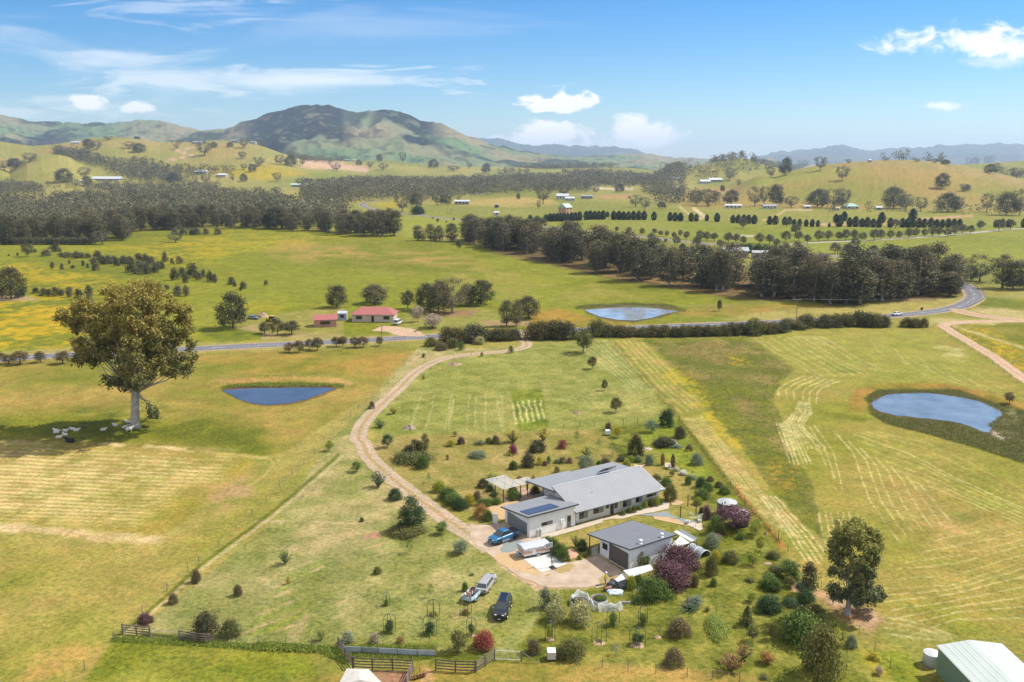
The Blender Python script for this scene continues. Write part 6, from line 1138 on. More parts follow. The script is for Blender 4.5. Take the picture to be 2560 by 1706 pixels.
# silver station wagon
a_, b_ = g('W', 602, 803), g('W', 762, 565); d_ = (b_-a_).normalized(); n_ = Vector((-d_.y, d_.x, 0)); c_ = (a_+b_)/2+n_*.8; loc, rz = (c_.x, c_.y, .01), math.atan2(d_.y, d_.x)
car('station_wagon', 'old pale silver station wagon with brownish lower sides beside the loaded trailer', 'car', loc, rz, 4.9, 1.82, 1.42, .92, .92,
  [(-2.45,.82,.38,.86),(-2.25,.88,.3,.93),(-.6,.9,.26,.94),(1.1,.9,.26,.93),(1.9,.88,.28,.88),(2.3,.82,.3,.80),(2.45,.72,.34,.72)], ((-2.25,1.15),(-1.75,.35),.78,.60), paint('silver_car_paint', (.36,.345,.33)), RIM, .31, bumper=flat('brown_bumper', (.22,.17,.14)), clad=flat('brown_bumper', (.22,.17,.14)), wheels=(-1.45,1.4))
# white car on the road, car across the road
p = g('C', 1493, 630); rr = math.atan2(*((g('C', 1600, 615)-g('C', 1400, 640)).yx))
car('car', 'white sedan driving along the country road on the right', 'car', (p.x, p.y+1.2, .04), rr, 4.7, 1.82, 1.45, .95, .95, [(-2.35,.8,.36,.9),(-2.1,.88,.28,.97),(-.6,.9,.24,.97),(1.0,.9,.24,.95),(1.8,.88,.26,.9),(2.35,.74,.32,.75)], ((-1.75,1.15),(-1.1,.35),.76,.58), paint('white_car_paint', (.72,.73,.74)), RIM, .32, wheels=(-1.4,1.4))
p = g('A', 1728, 655)
car('car', 'dark silver car parked beside the big bronze tree across the road', 'car', (p.x, p.y+1, 0), -.4, 4.6, 1.8, 1.45, .95, .95, [(-2.3,.8,.36,.9),(-2.1,.88,.28,.97),(-.6,.9,.24,.97),(1.0,.9,.24,.95),(1.8,.88,.26,.9),(2.3,.74,.32,.75)], ((-1.75,1.15),(-1.1,.35),.76,.58), paint('grey_car_paint', (.16,.18,.20)), RIM, .32)
p = g('B', 395, 690)
car('van', 'white van parked at the right end of the red roofed farmhouse', 'van', (p.x, p.y+1, 0), 1.3, 4.9, 1.9, 1.95, 1.1, 1.1, [(-2.4,.9,.36,1.1),(-2.1,.92,.28,1.12),(1.4,.92,.28,1.12),(2.1,.88,.3,1.0),(2.4,.76,.34,.85)], ((-2.3,1.7),(-2.2,.9),.84,.74), paint('white_car_paint', (.72,.73,.74)), RIM, .33)
p = g('A', 1845, 672); t = thing('tractor', 'small yellow farm tractor behind the three round trees across the road', 'tractor', (p.x, p.y+1, 0), 2.9); YL = flat('yellow_paint', (.55,.38,.02), .4)
MB().box(-.6, 1.6, -.42, .42, .6, 1.25).build('body', YL, t, bevel=.05); MB().box(-1.4, .1, -.75, .75, 1.0, 2.1).build('cabin', GLV, t); MB().box(-1.5, .2, -.85, .85, 2.1, 2.25).build('roof', YL, t, bevel=.04)
for x, y, r in ((-.8,-.85,.75),(-.8,.85,.75),(1.2,-.6,.42),(1.2,.6,.42)): wheel(t, x, y, r, .35, YL)
# box trailer with its load
a_ = g('W', 180, 1108); b_ = g('W', 402, 905); d_ = (b_-a_).normalized(); n_ = Vector((-d_.y, d_.x, 0)); c_ = (a_+b_)/2+n_*.75
tr = thing('box_trailer', 'pale blue box trailer parked behind the station wagon', 'trailer', (c_.x, c_.y, 0), math.atan2(d_.y, d_.x)); TB = flat('faded_blue_paint', (.42,.54,.62), .5)
mb = MB(); mb.box(-1.25,1.25,-.72,.72,.5,.56); mb.box(-1.25,1.25,-.75,-.72,.5,1.0); mb.box(-1.25,1.25,.72,.75,.5,1.0); mb.box(-1.28,-1.25,-.75,.75,.5,1.0); mb.box(1.25,1.28,-.75,.75,.5,1.05); mb.build('tub', TB, tr)
MB().tube([(1.25,-.4,.5),(2.3,0,.45)], .04, 5).tube([(1.25,.4,.5),(2.3,0,.45)], .04, 5).build('drawbar', STEEL, tr)
for s in (-1, 1): wheel(tr, -.1, s*.88, .32, .2, flat('dark_rim', (.04,.04,.045))); MB().loft([[(-.1+math.cos(a)*.42, s*y, .32+math.sin(a)*.42) for a in [math.pi*i/8 for i in range(9)]] for y in (.76,1.02)], close=False).build('mudguard', TB, tr)
def tyre(label, p, tilt=(0,0,0), r=.34, group=None):
    t = MB().lathe([(r*.58,-.1),(r*.9,-.1),(r,-.05),(r,.05),(r*.9,.1),(r*.58,.1),(r*.58,-.1)], 20).build('tyre', TY, None, True); t.location = p; t.rotation_euler = tilt; tag(t, label, 'tyre', group)
M_ = frame(c_.x, c_.y, math.atan2(d_.y, d_.x)); tyre('black tyre lying on top of the trailer load', M_ @ Vector((.75,.1,1.2)), (.2,.1,0))
JC = [flat('junk_cream', (.55,.45,.36)), flat('junk_brown', (.16,.10,.07)), flat('junk_black', (.03,.03,.03)), flat('junk_rust', (.26,.11,.06)), flat('junk_white', (.65,.63,.6))]
mb = MB(); rg = random.Random(4)
for i in range(46):
    q = Vector((rg.uniform(-1.1,.9), rg.uniform(-.62,.62), rg.uniform(.6,1.15))); mb.cur = rg.randrange(5); s_ = rg.uniform(.08,.24)
    if i % 2: mb.box(-s_, s_, -s_*.6, s_*.6, -s_*.5, s_*.5, Matrix.Translation(q) @ Matrix.Rotation(rg.uniform(0,3), 4, (rg.random(), rg.random(), .5)))
    else: e = q+Vector((rg.uniform(-.5,.5), rg.uniform(-.4,.4), rg.uniform(-.2,.3))); mb.tube([tuple(q), tuple(e)], s_*.45, 7)
o = mb.build('scrap_load', JC, None); o.matrix_world = M_; tag(o, 'heap of scrap and firewood piled in the box trailer', 'scrap heap')
# caravan under its tarpaulin
a_ = g('K', 755, 1242, .35); b_ = g('K', 1128, 1165, .35); c_ = g('K', 650, 1140, .35); d_ = (b_-a_); Lc = d_.length; d_.normalize(); n_ = Vector((-d_.y, d_.x, 0)); Wc = min(2.2, (c_-a_).dot(n_))
cv = thing('caravan', 'cream camper caravan with orange stripes half covered by a grey tarpaulin', 'caravan', (a_.x, a_.y, 0), math.atan2(d_.y, d_.x)); CR = flat('caravan_cream', (.66,.62,.55), .4); OR = flat('orange_stripe', (.52,.16,.06), .4)
MB().box(0, Lc, 0, Wc, .42, 1.55).build('body', CR, cv, bevel=.06)
mb = MB()
for z0, z1 in ((.86,1.02),(1.1,1.16)): mb.box(.02, Lc-.02, -.012, -.001, z0, z1); mb.box(-.012, -.001, .02, Wc-.02, z0, z1)
mb.build('stripe', OR, cv); MB().box(1.35, 1.95, -.02, 0, .45, 1.5).build('door', WHITE, cv); MB().box(.05, Lc-.05, .05, Wc-.05, .28, .42).build('chassis', BLACK, cv)
MB().tube([(0,.5,.4),(-1.1,Wc/2,.42)], .04, 5).tube([(0,Wc-.5,.4),(-1.1,Wc/2,.42)], .04, 5).build('drawbar', STEEL, cv)
for y in (0.02, Wc-.02): wheel(cv, Lc*.55, y, .3, .2, WHITE); MB().loft([[(Lc*.55+math.cos(q)*.38, y+s, .3+math.sin(q)*.38) for q in [math.pi*i/8 for i in range(9)]] for s in (-.12,.14)], close=False).build('mudguard', WHITE, cv)
mb = MB(); nx_, ny_ = 24, 12; vs = []     # tarpaulin: draped sheet with a loose hem
for i in range(nx_+1):
    for j in range(-4, ny_+5):
        x = -.1+(Lc+.2)*i/nx_; 
        if j < 0: y, z = -.08-.03*math.sin(i*1.3), 1.66+j*(.08+.055*math.sin(i*.55+.6)+.03*math.sin(i*1.9))
        elif j > ny_: y, z = Wc+.08, 1.66-(j-ny_)*.1
        else: y = Wc*j/ny_; z = 1.66+.16*math.sin(math.pi*j/ny_)+.02*math.sin(i*1.7+j)
        vs.append((x, y, z))
m_ = ny_+9; mb.add(vs, [(i*m_+j, (i+1)*m_+j, (i+1)*m_+j+1, i*m_+j+1) for i in range(nx_) for j in range(m_-1)])
e0 = [vs[j] for j in range(m_)]; low = [(x-.04, y, z-.32-.12*math.sin(j*1.1)) for j, (x, y, z) in enumerate(e0)]; mb.add(e0+low, [(j, j+1, m_+j+1, m_+j) for j in range(m_-1)])
tp = mb.build('tarpaulin', mat('grey_tarp', (.42,.43,.46), .45, bump=.4, scale=3), None, True); tp.matrix_world = frame(a_.x, a_.y, math.atan2(d_.y, d_.x)); so = tp.modifiers.new('s', 'SOLIDIFY'); so.thickness = .02; tag(tp, 'silver grey tarpaulin tied over the roof of the caravan', 'tarpaulin')
o = MB().lathe([(0,-.35),(.16,-.33),(.2,-.2),(.2,.2),(.16,.33),(0,.35)], 16, Matrix.Rotation(math.pi/2, 4, 'X')).build('gas_bottle', flat('pale_blue_paint', (.16,.40,.55), .4), None, True); o.location = (frame(a_.x, a_.y, math.atan2(d_.y, d_.x)) @ Vector((-.55, Wc/2, .72))); tag(o, 'pale blue gas bottle riding on the caravan drawbar', 'gas bottle')
# basketball stand
p = g('K', 1160, 1390); t = thing('basketball_stand', 'black portable basketball stand with white framed board on the white slab', 'basketball stand', p, R(120))
MB().loft([[(-.75,-.45,0),(.35,-.45,0),(.35,.45,0),(-.75,.45,0)],[(-.65,-.35,.18),(.25,-.35,.18),(.25,.35,.18),(-.65,.35,.18)]]).build('base', BLACK, t, bevel=.04); MB().tube([(0,0,.15),(.1,0,1.4),(.25,0,2.9)], .06, 8).tube([(-.6,0,.2),(.05,0,1.2)], .035, 6).tube([(.24,0,2.8),(.85,0,3.15)], .04, 6).build('pole', flat('dark_steel', (.05,.055,.07)), t)
mb = MB(); 
for a in ((.86,.9,-.62,-.57,2.75,3.5),(.86,.9,.57,.62,2.75,3.5),(.86,.9,-.57,.57,2.75,2.8),(.86,.9,-.57,.57,3.45,3.5)): mb.box(*a)
mb.build('backboard_frame', WHITE, t); MB().box(.87, .885, -.57, .57, 2.8, 3.45).build('backboard', mat('clear_board', (.30,.32,.33), .1), t); MB().tube([(.9+.23+.23*math.cos(a), .23*math.sin(a), 2.95) for a in [i*math.pi/6 for i in range(13)]], .015, 5).build('hoop', JC[3], t)
# ------------------------------------------------------------------ fences
def wire_fence(zn, pts, label, h=1.15, post_m=None, name='wire_fence', r=.045, wires=3, sub=0, wood=False, conv=True):
    P = [g(*q) if len(q) == 3 else g(zn, *q) for q in pts] if conv else pts
    if sub:
        Q = []
        for a, b in zip(P[:-1], P[1:]):
            n = max(1, round((b-a).length/sub)); Q += [a.lerp(b, i/n) for i in range(n)]
        P = Q+[P[-1]]
    P = P[:100]
    t = thing(name, label, 'fence', P[0]); o_ = P[0]; me = None
    for p in P:
        if me is None: po = MB().cyl(0, 0, -.1, h+.1, r, r*.9, 6).build('post', post_m or TIMB, t); me = po
        else: po = me.copy(); col.objects.link(po); po.parent = t
        po.location = p-o_; po.scale = (1, 1, prng.uniform(.9, 1.1))
    mb = MB()
    for i in range(wires):
        z = h*(i+1)/wires-.05; mb.tube([tuple(p-o_+Vector((0,0,z))) for p in P], .006, 3, False)
    mb.build('wire', WIREM, t); return t
WF = 'wire_fence'
wire_fence('L', [(690,1318),('L',865,1155),('L',1015,1015),('L',1142,900),('L',1207,850),('L',1326,750),('L',1432,655),('L',1528,560),('M',62,478),('M',145,385),('M',220,310),('M',292,245),('M',355,180),('M',417,115),('M',474,65),('B',15,1370),('B',72,1325),('B',125,1270),('B',178,1225),('B',222,1190),('B',265,1140),('B',325,1090),('B',370,1050),('B',400,1020),('B',440,970),('B',485,940),('B',535,895),('B',590,860)], 'wire fence running diagonally up the left side of the property paddock')
wire_fence('L', [(697,1315),(515,1492),(400,1620)], 'short wire fence at the lower left running down out of view')
wire_fence('L', [(1275,1335),(1400,1345),(1568,1345),('M',15,1328),('M',182,1345),('M',340,1350),('M',498,1372)], 'low wire fence in long grass along the front of the property paddock')
wire_fence('S', [(580,-20),(643,68),(780,240),(900,395),(960,470),(1022,530),(1095,612),(1160,700),(1227,800),(1313,900),(1388,1000),(1468,1100),(1560,1215),(1680,1340),(1780,1452),('O',110,700),('O',168,780),('O',300,990),('O',370,1010),('O',442,1095),('O',600,1280),('O',695,1380),('O',790,1485)], 'wire fence with rusty posts down the right side of the garden', post_m=flat('rusty_post', (.20,.08,.045), .9), r=.035)
wire_fence('B', [(1380,1410),(1530,1400),(1640,1388),(1740,1386),(1840,1372),(1938,1370),(2035,1366),(2200,1350),(2320,1345)], 'dark post fence between the garden and the mown paddock', r=.06)
wire_fence('N', [(388,1466),(548,1480),(704,1502),(872,1518),(1062,1536),(1215,1550),(1380,1566),(1560,1590)], 'wire fence along the bottom right in front of the orchard')
wire_fence('B', [(1300,905),(1368,905)], 'pair of short posts beside the upper driveway', wires=1, h=.9); wire_fence('B', [(672,972),(775,932),(812,917),(898,902),(1270,896)], 'line of short posts along the inside of the driveway bend', wires=1, h=.8)
wire_fence('B', [(1845,795),(1950,930),(2100,1090),(2260,1250),(2320,1340)], 'thin wire fence between the mown paddock and the right hand strip', sub=6)
wire_fence('A', [(1280,905),(1560,893),(1900,880),(2353,858),('B',340,835)], 'wire fence along the near side of the road behind the left dam', sub=5)
wire_fence('A', [(-60,870),(200,855),(500,838)], 'wire fence between the yellow meadow and the road at the far left', sub=6)
wire_fence('B', [(440,715),(700,720),(850,713),(1000,708),(1300,690),(1330,685),(1650,690),(1890,690),(2340,690)], 'wire fence along the far side of the road by the roadside trees', sub=6)
wire_fence('B', [(960,565),(1100,600),(1330,690)], 'wire fence from the round dark tree down to the road', sub=6)
wire_fence('C', [(445,645),(600,620),(800,596),(1000,572),(1150,562)], 'wire fence curving below the belt behind the power pole', sub=5)
wire_fence('C', [(1735,712),(1900,800),(2100,925),(2353,1130),(2500,1240)], 'wire fence on the left of the farm track', sub=6); wire_fence('C', [(1860,705),(2000,790),(2200,910),(2353,1010)], 'wire fence on the right of the farm track', sub=8)
def rails(zn, pts, label, h=1.45, n=4, mt=None, cap=True, group=None):
    P = [g(*q) if len(q) == 3 else g(zn, *q) for q in pts]; t = thing('rail_fence', label, 'fence', P[0], 0, group); o_ = P[0]; mt = mt or TIMB
    for p in P: q = p-o_; MB().box(q.x-.07, q.x+.07, q.y-.07, q.y+.07, -.1, h+.08).build('post', mt, t)
    for i in range(n):
        z = h*(i+1)/n-.02; mb = MB()
        for a, b in zip(P[:-1], P[1:]):
            a2, b2 = a-o_, b-o_; d = (b2-a2).normalized(); s = Vector((-d.y, d.x, 0))*.03; a2 = a2+Vector((0,0,z)); b2 = b2+Vector((0,0,z)); mb.slab(tuple(a2-s), tuple(b2-s), tuple(b2+s), tuple(a2+s), .13)
        mb.build('rail', mt, t)
    return t
DT = flat('brown_rail_timber', (.10,.075,.06), .9, scale=5)
rails('J', [(225,1160),(305,1290),(395,1402)], 'short slanting timber rail fence at the left end of the pen', mt=DT); rails('J', [(405,1404),(632,1418),(875,1422),(1112,1435)], 'long brown timber rail fence along the back of the dirt pen', mt=DT); rails('J', [(1118,1440),(1070,1550),(1040,1640)], 'timber rail fence on the right side of the dirt pen', mt=TIMB)
rails('J', [(1392,1425),(1630,1445),(1868,1452)], 'brown timber rail fence right of the pen', mt=DT); rails('J', [(1876,1450),(1985,1375),(2100,1300)], 'slanting pale timber rail fence below the red bush', mt=TIMB)
rails('L', [(745,1272),(830,1282),(912,1288)], 'left one of the two small timber rail panels at the lower left', h=1.3, mt=TIMB); rails('L', [(1090,1312),(1180,1325),(1270,1335)], 'right one of the two small timber rail panels at the lower left', h=1.3, mt=TIMB)
# gate
a_, b_ = g('I', 650, 1272), g('I', 940, 1285); t = thing('farm_gate', 'silver pipe and mesh farm gate between the pale rail fence and a post', 'gate', a_); v_ = b_-a_; mb = MB()
for z in (.15, 1.25): mb.tube([(0,0,z),(v_.x,v_.y,z)], .03, 6)
for f in (0, .48, 1): mb.tube([(v_.x*f,v_.y*f,.15),(v_.x*f,v_.y*f,1.25)], .025, 6)
mb.build('pipe_frame', mat('pale_steel', (.6,.62,.62), .4), t); mb = MB()
for i in range(1, 24): f = i/24; mb.tube([(v_.x*f,v_.y*f,.15),(v_.x*f,v_.y*f,1.25)], .004, 3, False)
for i in range(1, 7): z = .15+i*.157; mb.tube([(0,0,z),(v_.x,v_.y,z)], .004, 3, False)
mb.build('mesh', STEEL, t)
p = g('I', 960, 1290); t = thing('gate_post', 'timber gate post with long diagonal brace right of the silver gate', 'post', p); MB().cyl(0, 0, 0, 1.5, .1, n=8).build('post', TIMB, t); q = g('I', 1165, 1320)-p; MB().tube([(0,0,1.25),(q.x,q.y,.05)], .05, 6).build('brace', TIMB, t)
a_, b_ = g('L', 920, 1296), g('L', 1085, 1318); t = thing('farm_gate', 'faint wire gate between the two small timber rail panels', 'gate', a_); v_ = b_-a_; mb = MB()
for z in (.1, 1.1): mb.tube([(0,0,z),(v_.x,v_.y,z)], .02, 5)
for f in (0, .33, .66, 1): mb.tube([(v_.x*f,v_.y*f,.1),(v_.x*f,v_.y*f,1.1)], .015, 5)
mb.build('pipe_frame', STEEL, t)
# sheet iron windbreak
P = [g('J', 262, 1210), g('J', 500, 1222), g('J', 700, 1232), g('J', 930, 1245), g('J', 1170, 1256), g('J', 1398, 1262)]; t = thing('sheet_iron_fence', 'long low fence of bluish sheet iron behind the rail pen', 'fence', P[0]); o_ = P[0]
for i, (a, b) in enumerate(zip(P[:-1], P[1:])):
    a, b = a-o_, b-o_; d = (b-a).normalized(); s = Vector((-d.y, d.x, 0))*.02; M1 = [flat('iron_blue', (.36,.40,.45), .5), flat('iron_grey', (.26,.27,.29), .5)][i == 1]
    a.z = 0; MB().add([(*(a-s).xy,.02),(*(b-s).xy,.02),(*(b+s).xy,.02),(*(a+s).xy,.02),(*(a-s).xy,.85),(*(b-s).xy,.85),(*(b+s).xy,.85),(*(a+s).xy,.85)], [(4,5,6,7),(0,1,5,4),(1,2,6,5),(2,3,7,6),(3,0,4,7)]).build('iron_sheet', M1, t)
for p in P[1:]: q = p-o_; MB().cyl(q.x, q.y-.06, 0, 1.35, .035, n=6).build('stake', flat('rusty_post', (.20,.08,.045), .9), t)
# guard rail at the bend
P = smooth_pts([g('C',1955,408),g('C',2010,430),g('C',2060,462),g('C',2088,495),g('C',2070,520),g('C',2020,545),g('C',1965,572)], 3); t = thing('guard_rail', 'grey steel guard rail round the outside of the road bend', 'guard rail', P[0]); o_ = P[0]; mb = MB()
for a, b in zip(P[:-1], P[1:]): a, b = a-o_, b-o_; mb.slab((a.x,a.y,.8),(b.x,b.y,.8),(b.x+.05,b.y,.8),(a.x+.05,a.y,.8), .32)
mb.build('rail', mat('rail_steel', (.45,.45,.44), .5, .2), t)
for p in P[::1]: q = p-o_; MB().box(q.x+.06, q.x+.2, q.y-.07, q.y+.07, 0, .82).build('post', TIMB, t)
# power poles
def pole(zn, x, y, ty, label, arm=2.2, wires=(), group=None):
    p = g(zn, x, y); H = above(p, zn, x, ty)-p.z; k = mpp(p); r = max(.16, k*.45); t = thing('power_pole', label, 'power pole', p, 0, group); MB().cyl(0, 0, -.5, H, r, r*.7, 8).build('pole', flat('pole_timber', (.22,.17,.13), .9), t); MB().box(-arm/2, arm/2, -.08, .08, H-.5, H-.5+max(.14, k*.6)).build('crossarm', flat('arm_timber', (.34,.31,.27), .9), t)
    for s in (-.9, 0, .9): MB().cyl(s*arm/2, 0, H-.3, H-.05, .07, n=6).build('insulator', WHITE, t)
    for q in wires:
        e = g(*q[:3])-p; mb = MB()
        for s in (-.9, .9): mb.tube([(s*arm/2+e.x*f, e.y*f, H-.1+(q[3]-H+.1)*f-q[4]*4*f*(1-f)) for f in [i/12 for i in range(13)]], .013, 4, False)
        mb.build('wire', flat('wire_grey', (.25,.25,.26)), t)
    return t
pole('C', 795, 662, 512, 'tall timber power pole standing by the road hedge', 2.6, [('C',-600,700,8,1.6),('C',2800,600,8,1.5)])
for i, (zn, x, y, ty) in enumerate([('U',50,868,806),('T',2117,856,800),('T',2163,852,806),('T',2198,846,802),('U',735,918,850),('U',757,920,886),('V',400,1138,1062),('V',955,1048,974),('U',1095,778,756)]): pole(zn, x, y, ty, 'small far power pole standing in the paddocks of the valley', 2.4, group='far power poles of the valley')
pole('B', 288, 795, 690, 'pale power pole beside the road before the red roofed farmhouse', 2)
# ------------------------------------------------------------------ garden structures
DG_ = flat('dark_green_pipe', (.035,.06,.055), .5)
def arch(zn, x, y, ty, w_, label, lean=0):
    p = g(zn, x, y); k = mpp(p)/Z[zn][2]; W_ = w_*k*.92; H = above(p, zn, x, ty)-.1; t = thing('garden_arch', label, 'plant hoop', (p.x, p.y+W_*.25, 0), prng.uniform(-.2, .3))
    for a in (0, math.pi/2+.15):
        c, s = math.cos(a), math.sin(a); r = W_/2; pts = [(-r*c,-r*s,0),(-r*c,-r*s,(H-r)*.6)]+[(-r*math.cos(q)*c, -r*math.cos(q)*s+lean*math.sin(q), H-r*1.0+r*1.0*math.sin(q)) for q in [math.pi*i/12 for i in range(13)]]+[(r*c,r*s,(H-r)*.6),(r*c,r*s,0)]
        MB().tube(pts, .035, 6, M=None).build('hoop', DG_, t, True)
    return p, W_, H
arcs = [('J',832,985,755,160,'deep green','dgreen',.62),('J',1320,1003,770,185,'leafy dark','dgreen',.62),('J',1362,782,582,160,'dry yellow','olive',.22),('J',1752,768,540,150,'sparse rusty','orange',.3),('J',1820,1012,792,120,'thin green','dgreen',.6),('J',795,655,500,85,'small tilted','green',.5),
 ('I',1295,1042,820,130,'bright leafy','lime',.8),('I',1875,1082,842,185,'almost bare','olive',.12),('N',615,1232,1122,82,'tall bushy','green',.75),('N',795,1228,1110,66,'narrow bushy','green',.6),('N',763,1352,1240,105,'low dark','dgreen',.6),('N',765,1095,995,76,'shaded leafy','green',.5)]
M_mulch = mat('mulch', tuple(alb(196,164,130)), .95, c2=tuple(alb(226,196,162)), scale=4, bump=.4, spec=.1)
def mound(zn, x, y, w_, label, h=.18, m_=None, name='mulch_heap', cat='mulch', asp=.8, rough=.25):
    p = g(zn, x, y); k = mpp(p)/Z[zn][2]; r = w_*k/2; rg = random.Random(int(x*7+y)); mb = MB(); n = 18; rings = []
    ph = [rg.uniform(.82, 1.15) for _ in range(n)]
    for f, z in ((1,0),(.85,h*.45),(.6,h*.85),(.3,h*1.05),(.02,h*1.1)): rings.append([(r*f*ph[i]*math.cos(2*math.pi*i/n), r*asp*f*ph[i]*math.sin(2*math.pi*i/n), z+(rg.uniform(-1,1)*h*rough if f < 1 else 0)) for i in range(n)])
    o = mb.loft(rings).build(name, m_ or M_mulch); o.location = (p.x, p.y+r*.3, 0); return tag(o, label, cat)
nth = ['first','second','third','fourth','fifth','sixth','seventh','eighth','ninth','tenth','eleventh','twelfth']
for i, (zn, x, y, ty, w_, ds, lf, hf) in enumerate(arcs):
    p, W_, H = arch(zn, x, y, ty, w_, 'dark pipe hoops crossed over the %s fruit tree in the orchard' % ds, lean=.4 if 'tilted' in ds else 0)
    plant('airy' if hf > .4 else 'scrub', lf, (p.x, p.y+W_*.25, 0), H*hf, W_*(.72 if hf > .4 else .6), '%s young fruit tree standing inside its crossed dark hoops' % ds, 'fruit_tree', 'fruit tree', bark='grey')
    if ds in ('thin green','almost bare','low dark','bright leafy'): mound(zn, x, y, w_*.8, 'pale mulch ring under the %s hooped fruit tree' % ds, .1)
    else: plant('tuft', 'grass' if 'dry' not in ds else 'gold', (p.x, p.y+W_*.2, 0), .45, W_*.9, 'long grass growing round the foot of the %s hooped fruit tree' % ds, 'grass_tuft', 'grass')
# raised ring beds with netting
def ring_bed(zn, x, y, w_, label, h=.5):
    p = g(zn, x, y); k = mpp(p)/Z[zn][2]; r = w_*k/2; t = thing('raised_bed', label, 'garden bed', (p.x, p.y+r*.6, 0)); IR = ribbed('bed_iron', (.34,.35,.36), .12, 'Z', .5, 0, .02, .8)
    MB().lathe([(r,0),(r,h),(r*.96,h),(r*.96,h-.1)], 24).build('wall', IR, t, True); MB().lathe([(r*.95,h-.12),(0,h-.05)], 18).build('soil', flat('soil', (.12,.09,.06), .95), t); return t, p, r
b1, p1, r1 = ring_bed('I', 1640, 650, 220, 'round sheet iron garden bed under white netting'); b2, p2, r2 = ring_bed('I', 1880, 610, 200, 'round sheet iron bed planted with green seedlings, beside the netted bed', .45)
NET = mat('white_netting', (.62,.64,.64), .8, alpha=.5)
def drape(name, label, P, zs, hw, cat, m_, parent=None, wob=.12):
    mb = MB(); vs = []; n = len(P)
    for i, (p, z) in enumerate(zip(P, zs)):
        d = (P[min(i+1,n-1)]-P[max(i-1,0)]).normalized(); s = Vector((-d.y, d.x, 0))
        for j in range(9):
            f = (j-4)/4; q = p+s*hw*f*(1+.15*math.sin(i*2.1+j)); hz_ = z*(1-abs(f)**1.6)+wob*math.sin(i*1.7+j*2.3)*(1-abs(f)); vs.append((q.x, q.y, max(.02, hz_)))
    mb.add(vs, [(i*9+j, (i+1)*9+j, (i+1)*9+j+1, i*9+j+1) for i in range(n-1) for j in range(8)]); o = mb.build(name, m_, None, True); return tag(o, label, cat)
P = smooth_pts([g('I',1550,600),g('I',1560,560),g('I',1620,520),g('I',1700,530),g('I',1750,590),g('I',1790,650),g('I',1850,700)], .25); drape('netting', 'rumpled white bird netting heaped over the left ring bed', P, [.75+.2*math.sin(i*1.1) for i in range(len(P))], .38, 'netting', NET)
P = smooth_pts([g('I',1850,700),g('I',1900,690),g('I',2000,690),g('I',2110,680),g('I',2125,670)], .25); drape('netting', 'white bird netting stretched over the low row right of the ring beds', P, [1.0+.12*math.sin(i*1.3) for i in range(len(P))], .45, 'netting', NET, wob=.05)
o = MB().box(0, 1.5, 0, .12, 0, .3).build('garden_edge', flat('bed_timber', (.42,.40,.36), .9)); o.location = g('I', 2110, 610); tag(o, 'short pale timber bed edge at the right end of the netting', 'garden edge')
# junk heap: separate things
def blobby(name, label, cat, zn, x, y, sx, sy, sz, m_, seed, rz=0, z=0):
    rs = np.random.RandomState(seed); me = bpy.data.meshes.new(name); bm_ = __import__('bmesh').new(); __import__('bmesh').ops.create_icosphere(bm_, subdivisions=3, radius=1)
    for v in bm_.verts:
        n_ = 1+.22*math.sin(v.co.x*4+seed)*math.cos(v.co.y*5+seed*2)+rs.uniform(-.06,.06); v.co = Vector((v.co.x*sx*n_, v.co.y*sy*n_, max(v.co.z, -.3)*sz*n_+sz*.3))
    bm_.to_mesh(me); bm_.free(); me.materials.append(m_); o = link(bpy.data.objects.new(name, me)); o.location = g(zn, x, y); o.location.z = z; o.rotation_euler.z = rz; return tag(o, label, cat)
blobby('tarpaulin', 'dark blue grey tarpaulin bundled on the junk heap', 'tarpaulin', 'Q', 670, 1110, .75, .5, .5, mat('dark_tarp', (.05,.06,.08), .4, bump=.4), 2)
blobby('plastic_sheet', 'crumpled pale blue plastic sheeting below the brown drum', 'plastic sheet', 'Q', 710, 1225, 1.1, .7, .35, mat('pale_blue_sheet', (.42,.52,.56), .35, c2=(.62,.66,.68), scale=4, bump=.5), 5)
blobby('tarpaulin', 'black mesh sheet slumped beside the hutch', 'tarpaulin', 'Q', 820, 1150, .6, .5, .35, flat('black_mesh', (.04,.045,.045)), 7)
blobby('wood_heap', 'dark heap of charred brush behind the blue grey tarpaulin', 'heap', 'Q', 670, 1050, .35, .3, .3, flat('charred', (.04,.025,.02)), 8)
blobby('wood_heap', 'orange brown heap of rusty scraps against the hutch', 'heap', 'Q', 780, 1090, .4, .3, .45, flat('rusty', (.42,.2,.09), c2=(.2,.1,.05), scale=5), 9)
p = g('Q', 600, 1195); o = MB().lathe([(0,-.55),(.28,-.55),(.3,-.5),(.3,.5),(.28,.55),(0,.55)], 16, Matrix.Rotation(math.pi/2, 4, 'Y')).build('drum', flat('brown_drum', (.17,.065,.04), .6), None, True); o.location = (p.x, p.y+.2, .3); o.rotation_euler.z = .45; tag(o, 'rusty brown drum lying on its side at the junk heap', 'drum')
tyre('black tyre lying on the pale blue sheeting at the junk heap', g('Q', 745, 1165)+Vector((0,.2,.45)), (.15,.1,0), .36)
o = MB().box(-.6, .6, -.06, .06, .02, .08).build('plank', flat('pale_board', (.6,.52,.42))); o.location = g('Q', 480, 1135); o.rotation_euler.z = .5; tag(o, 'short pale board lying on the grass near the worker', 'board')
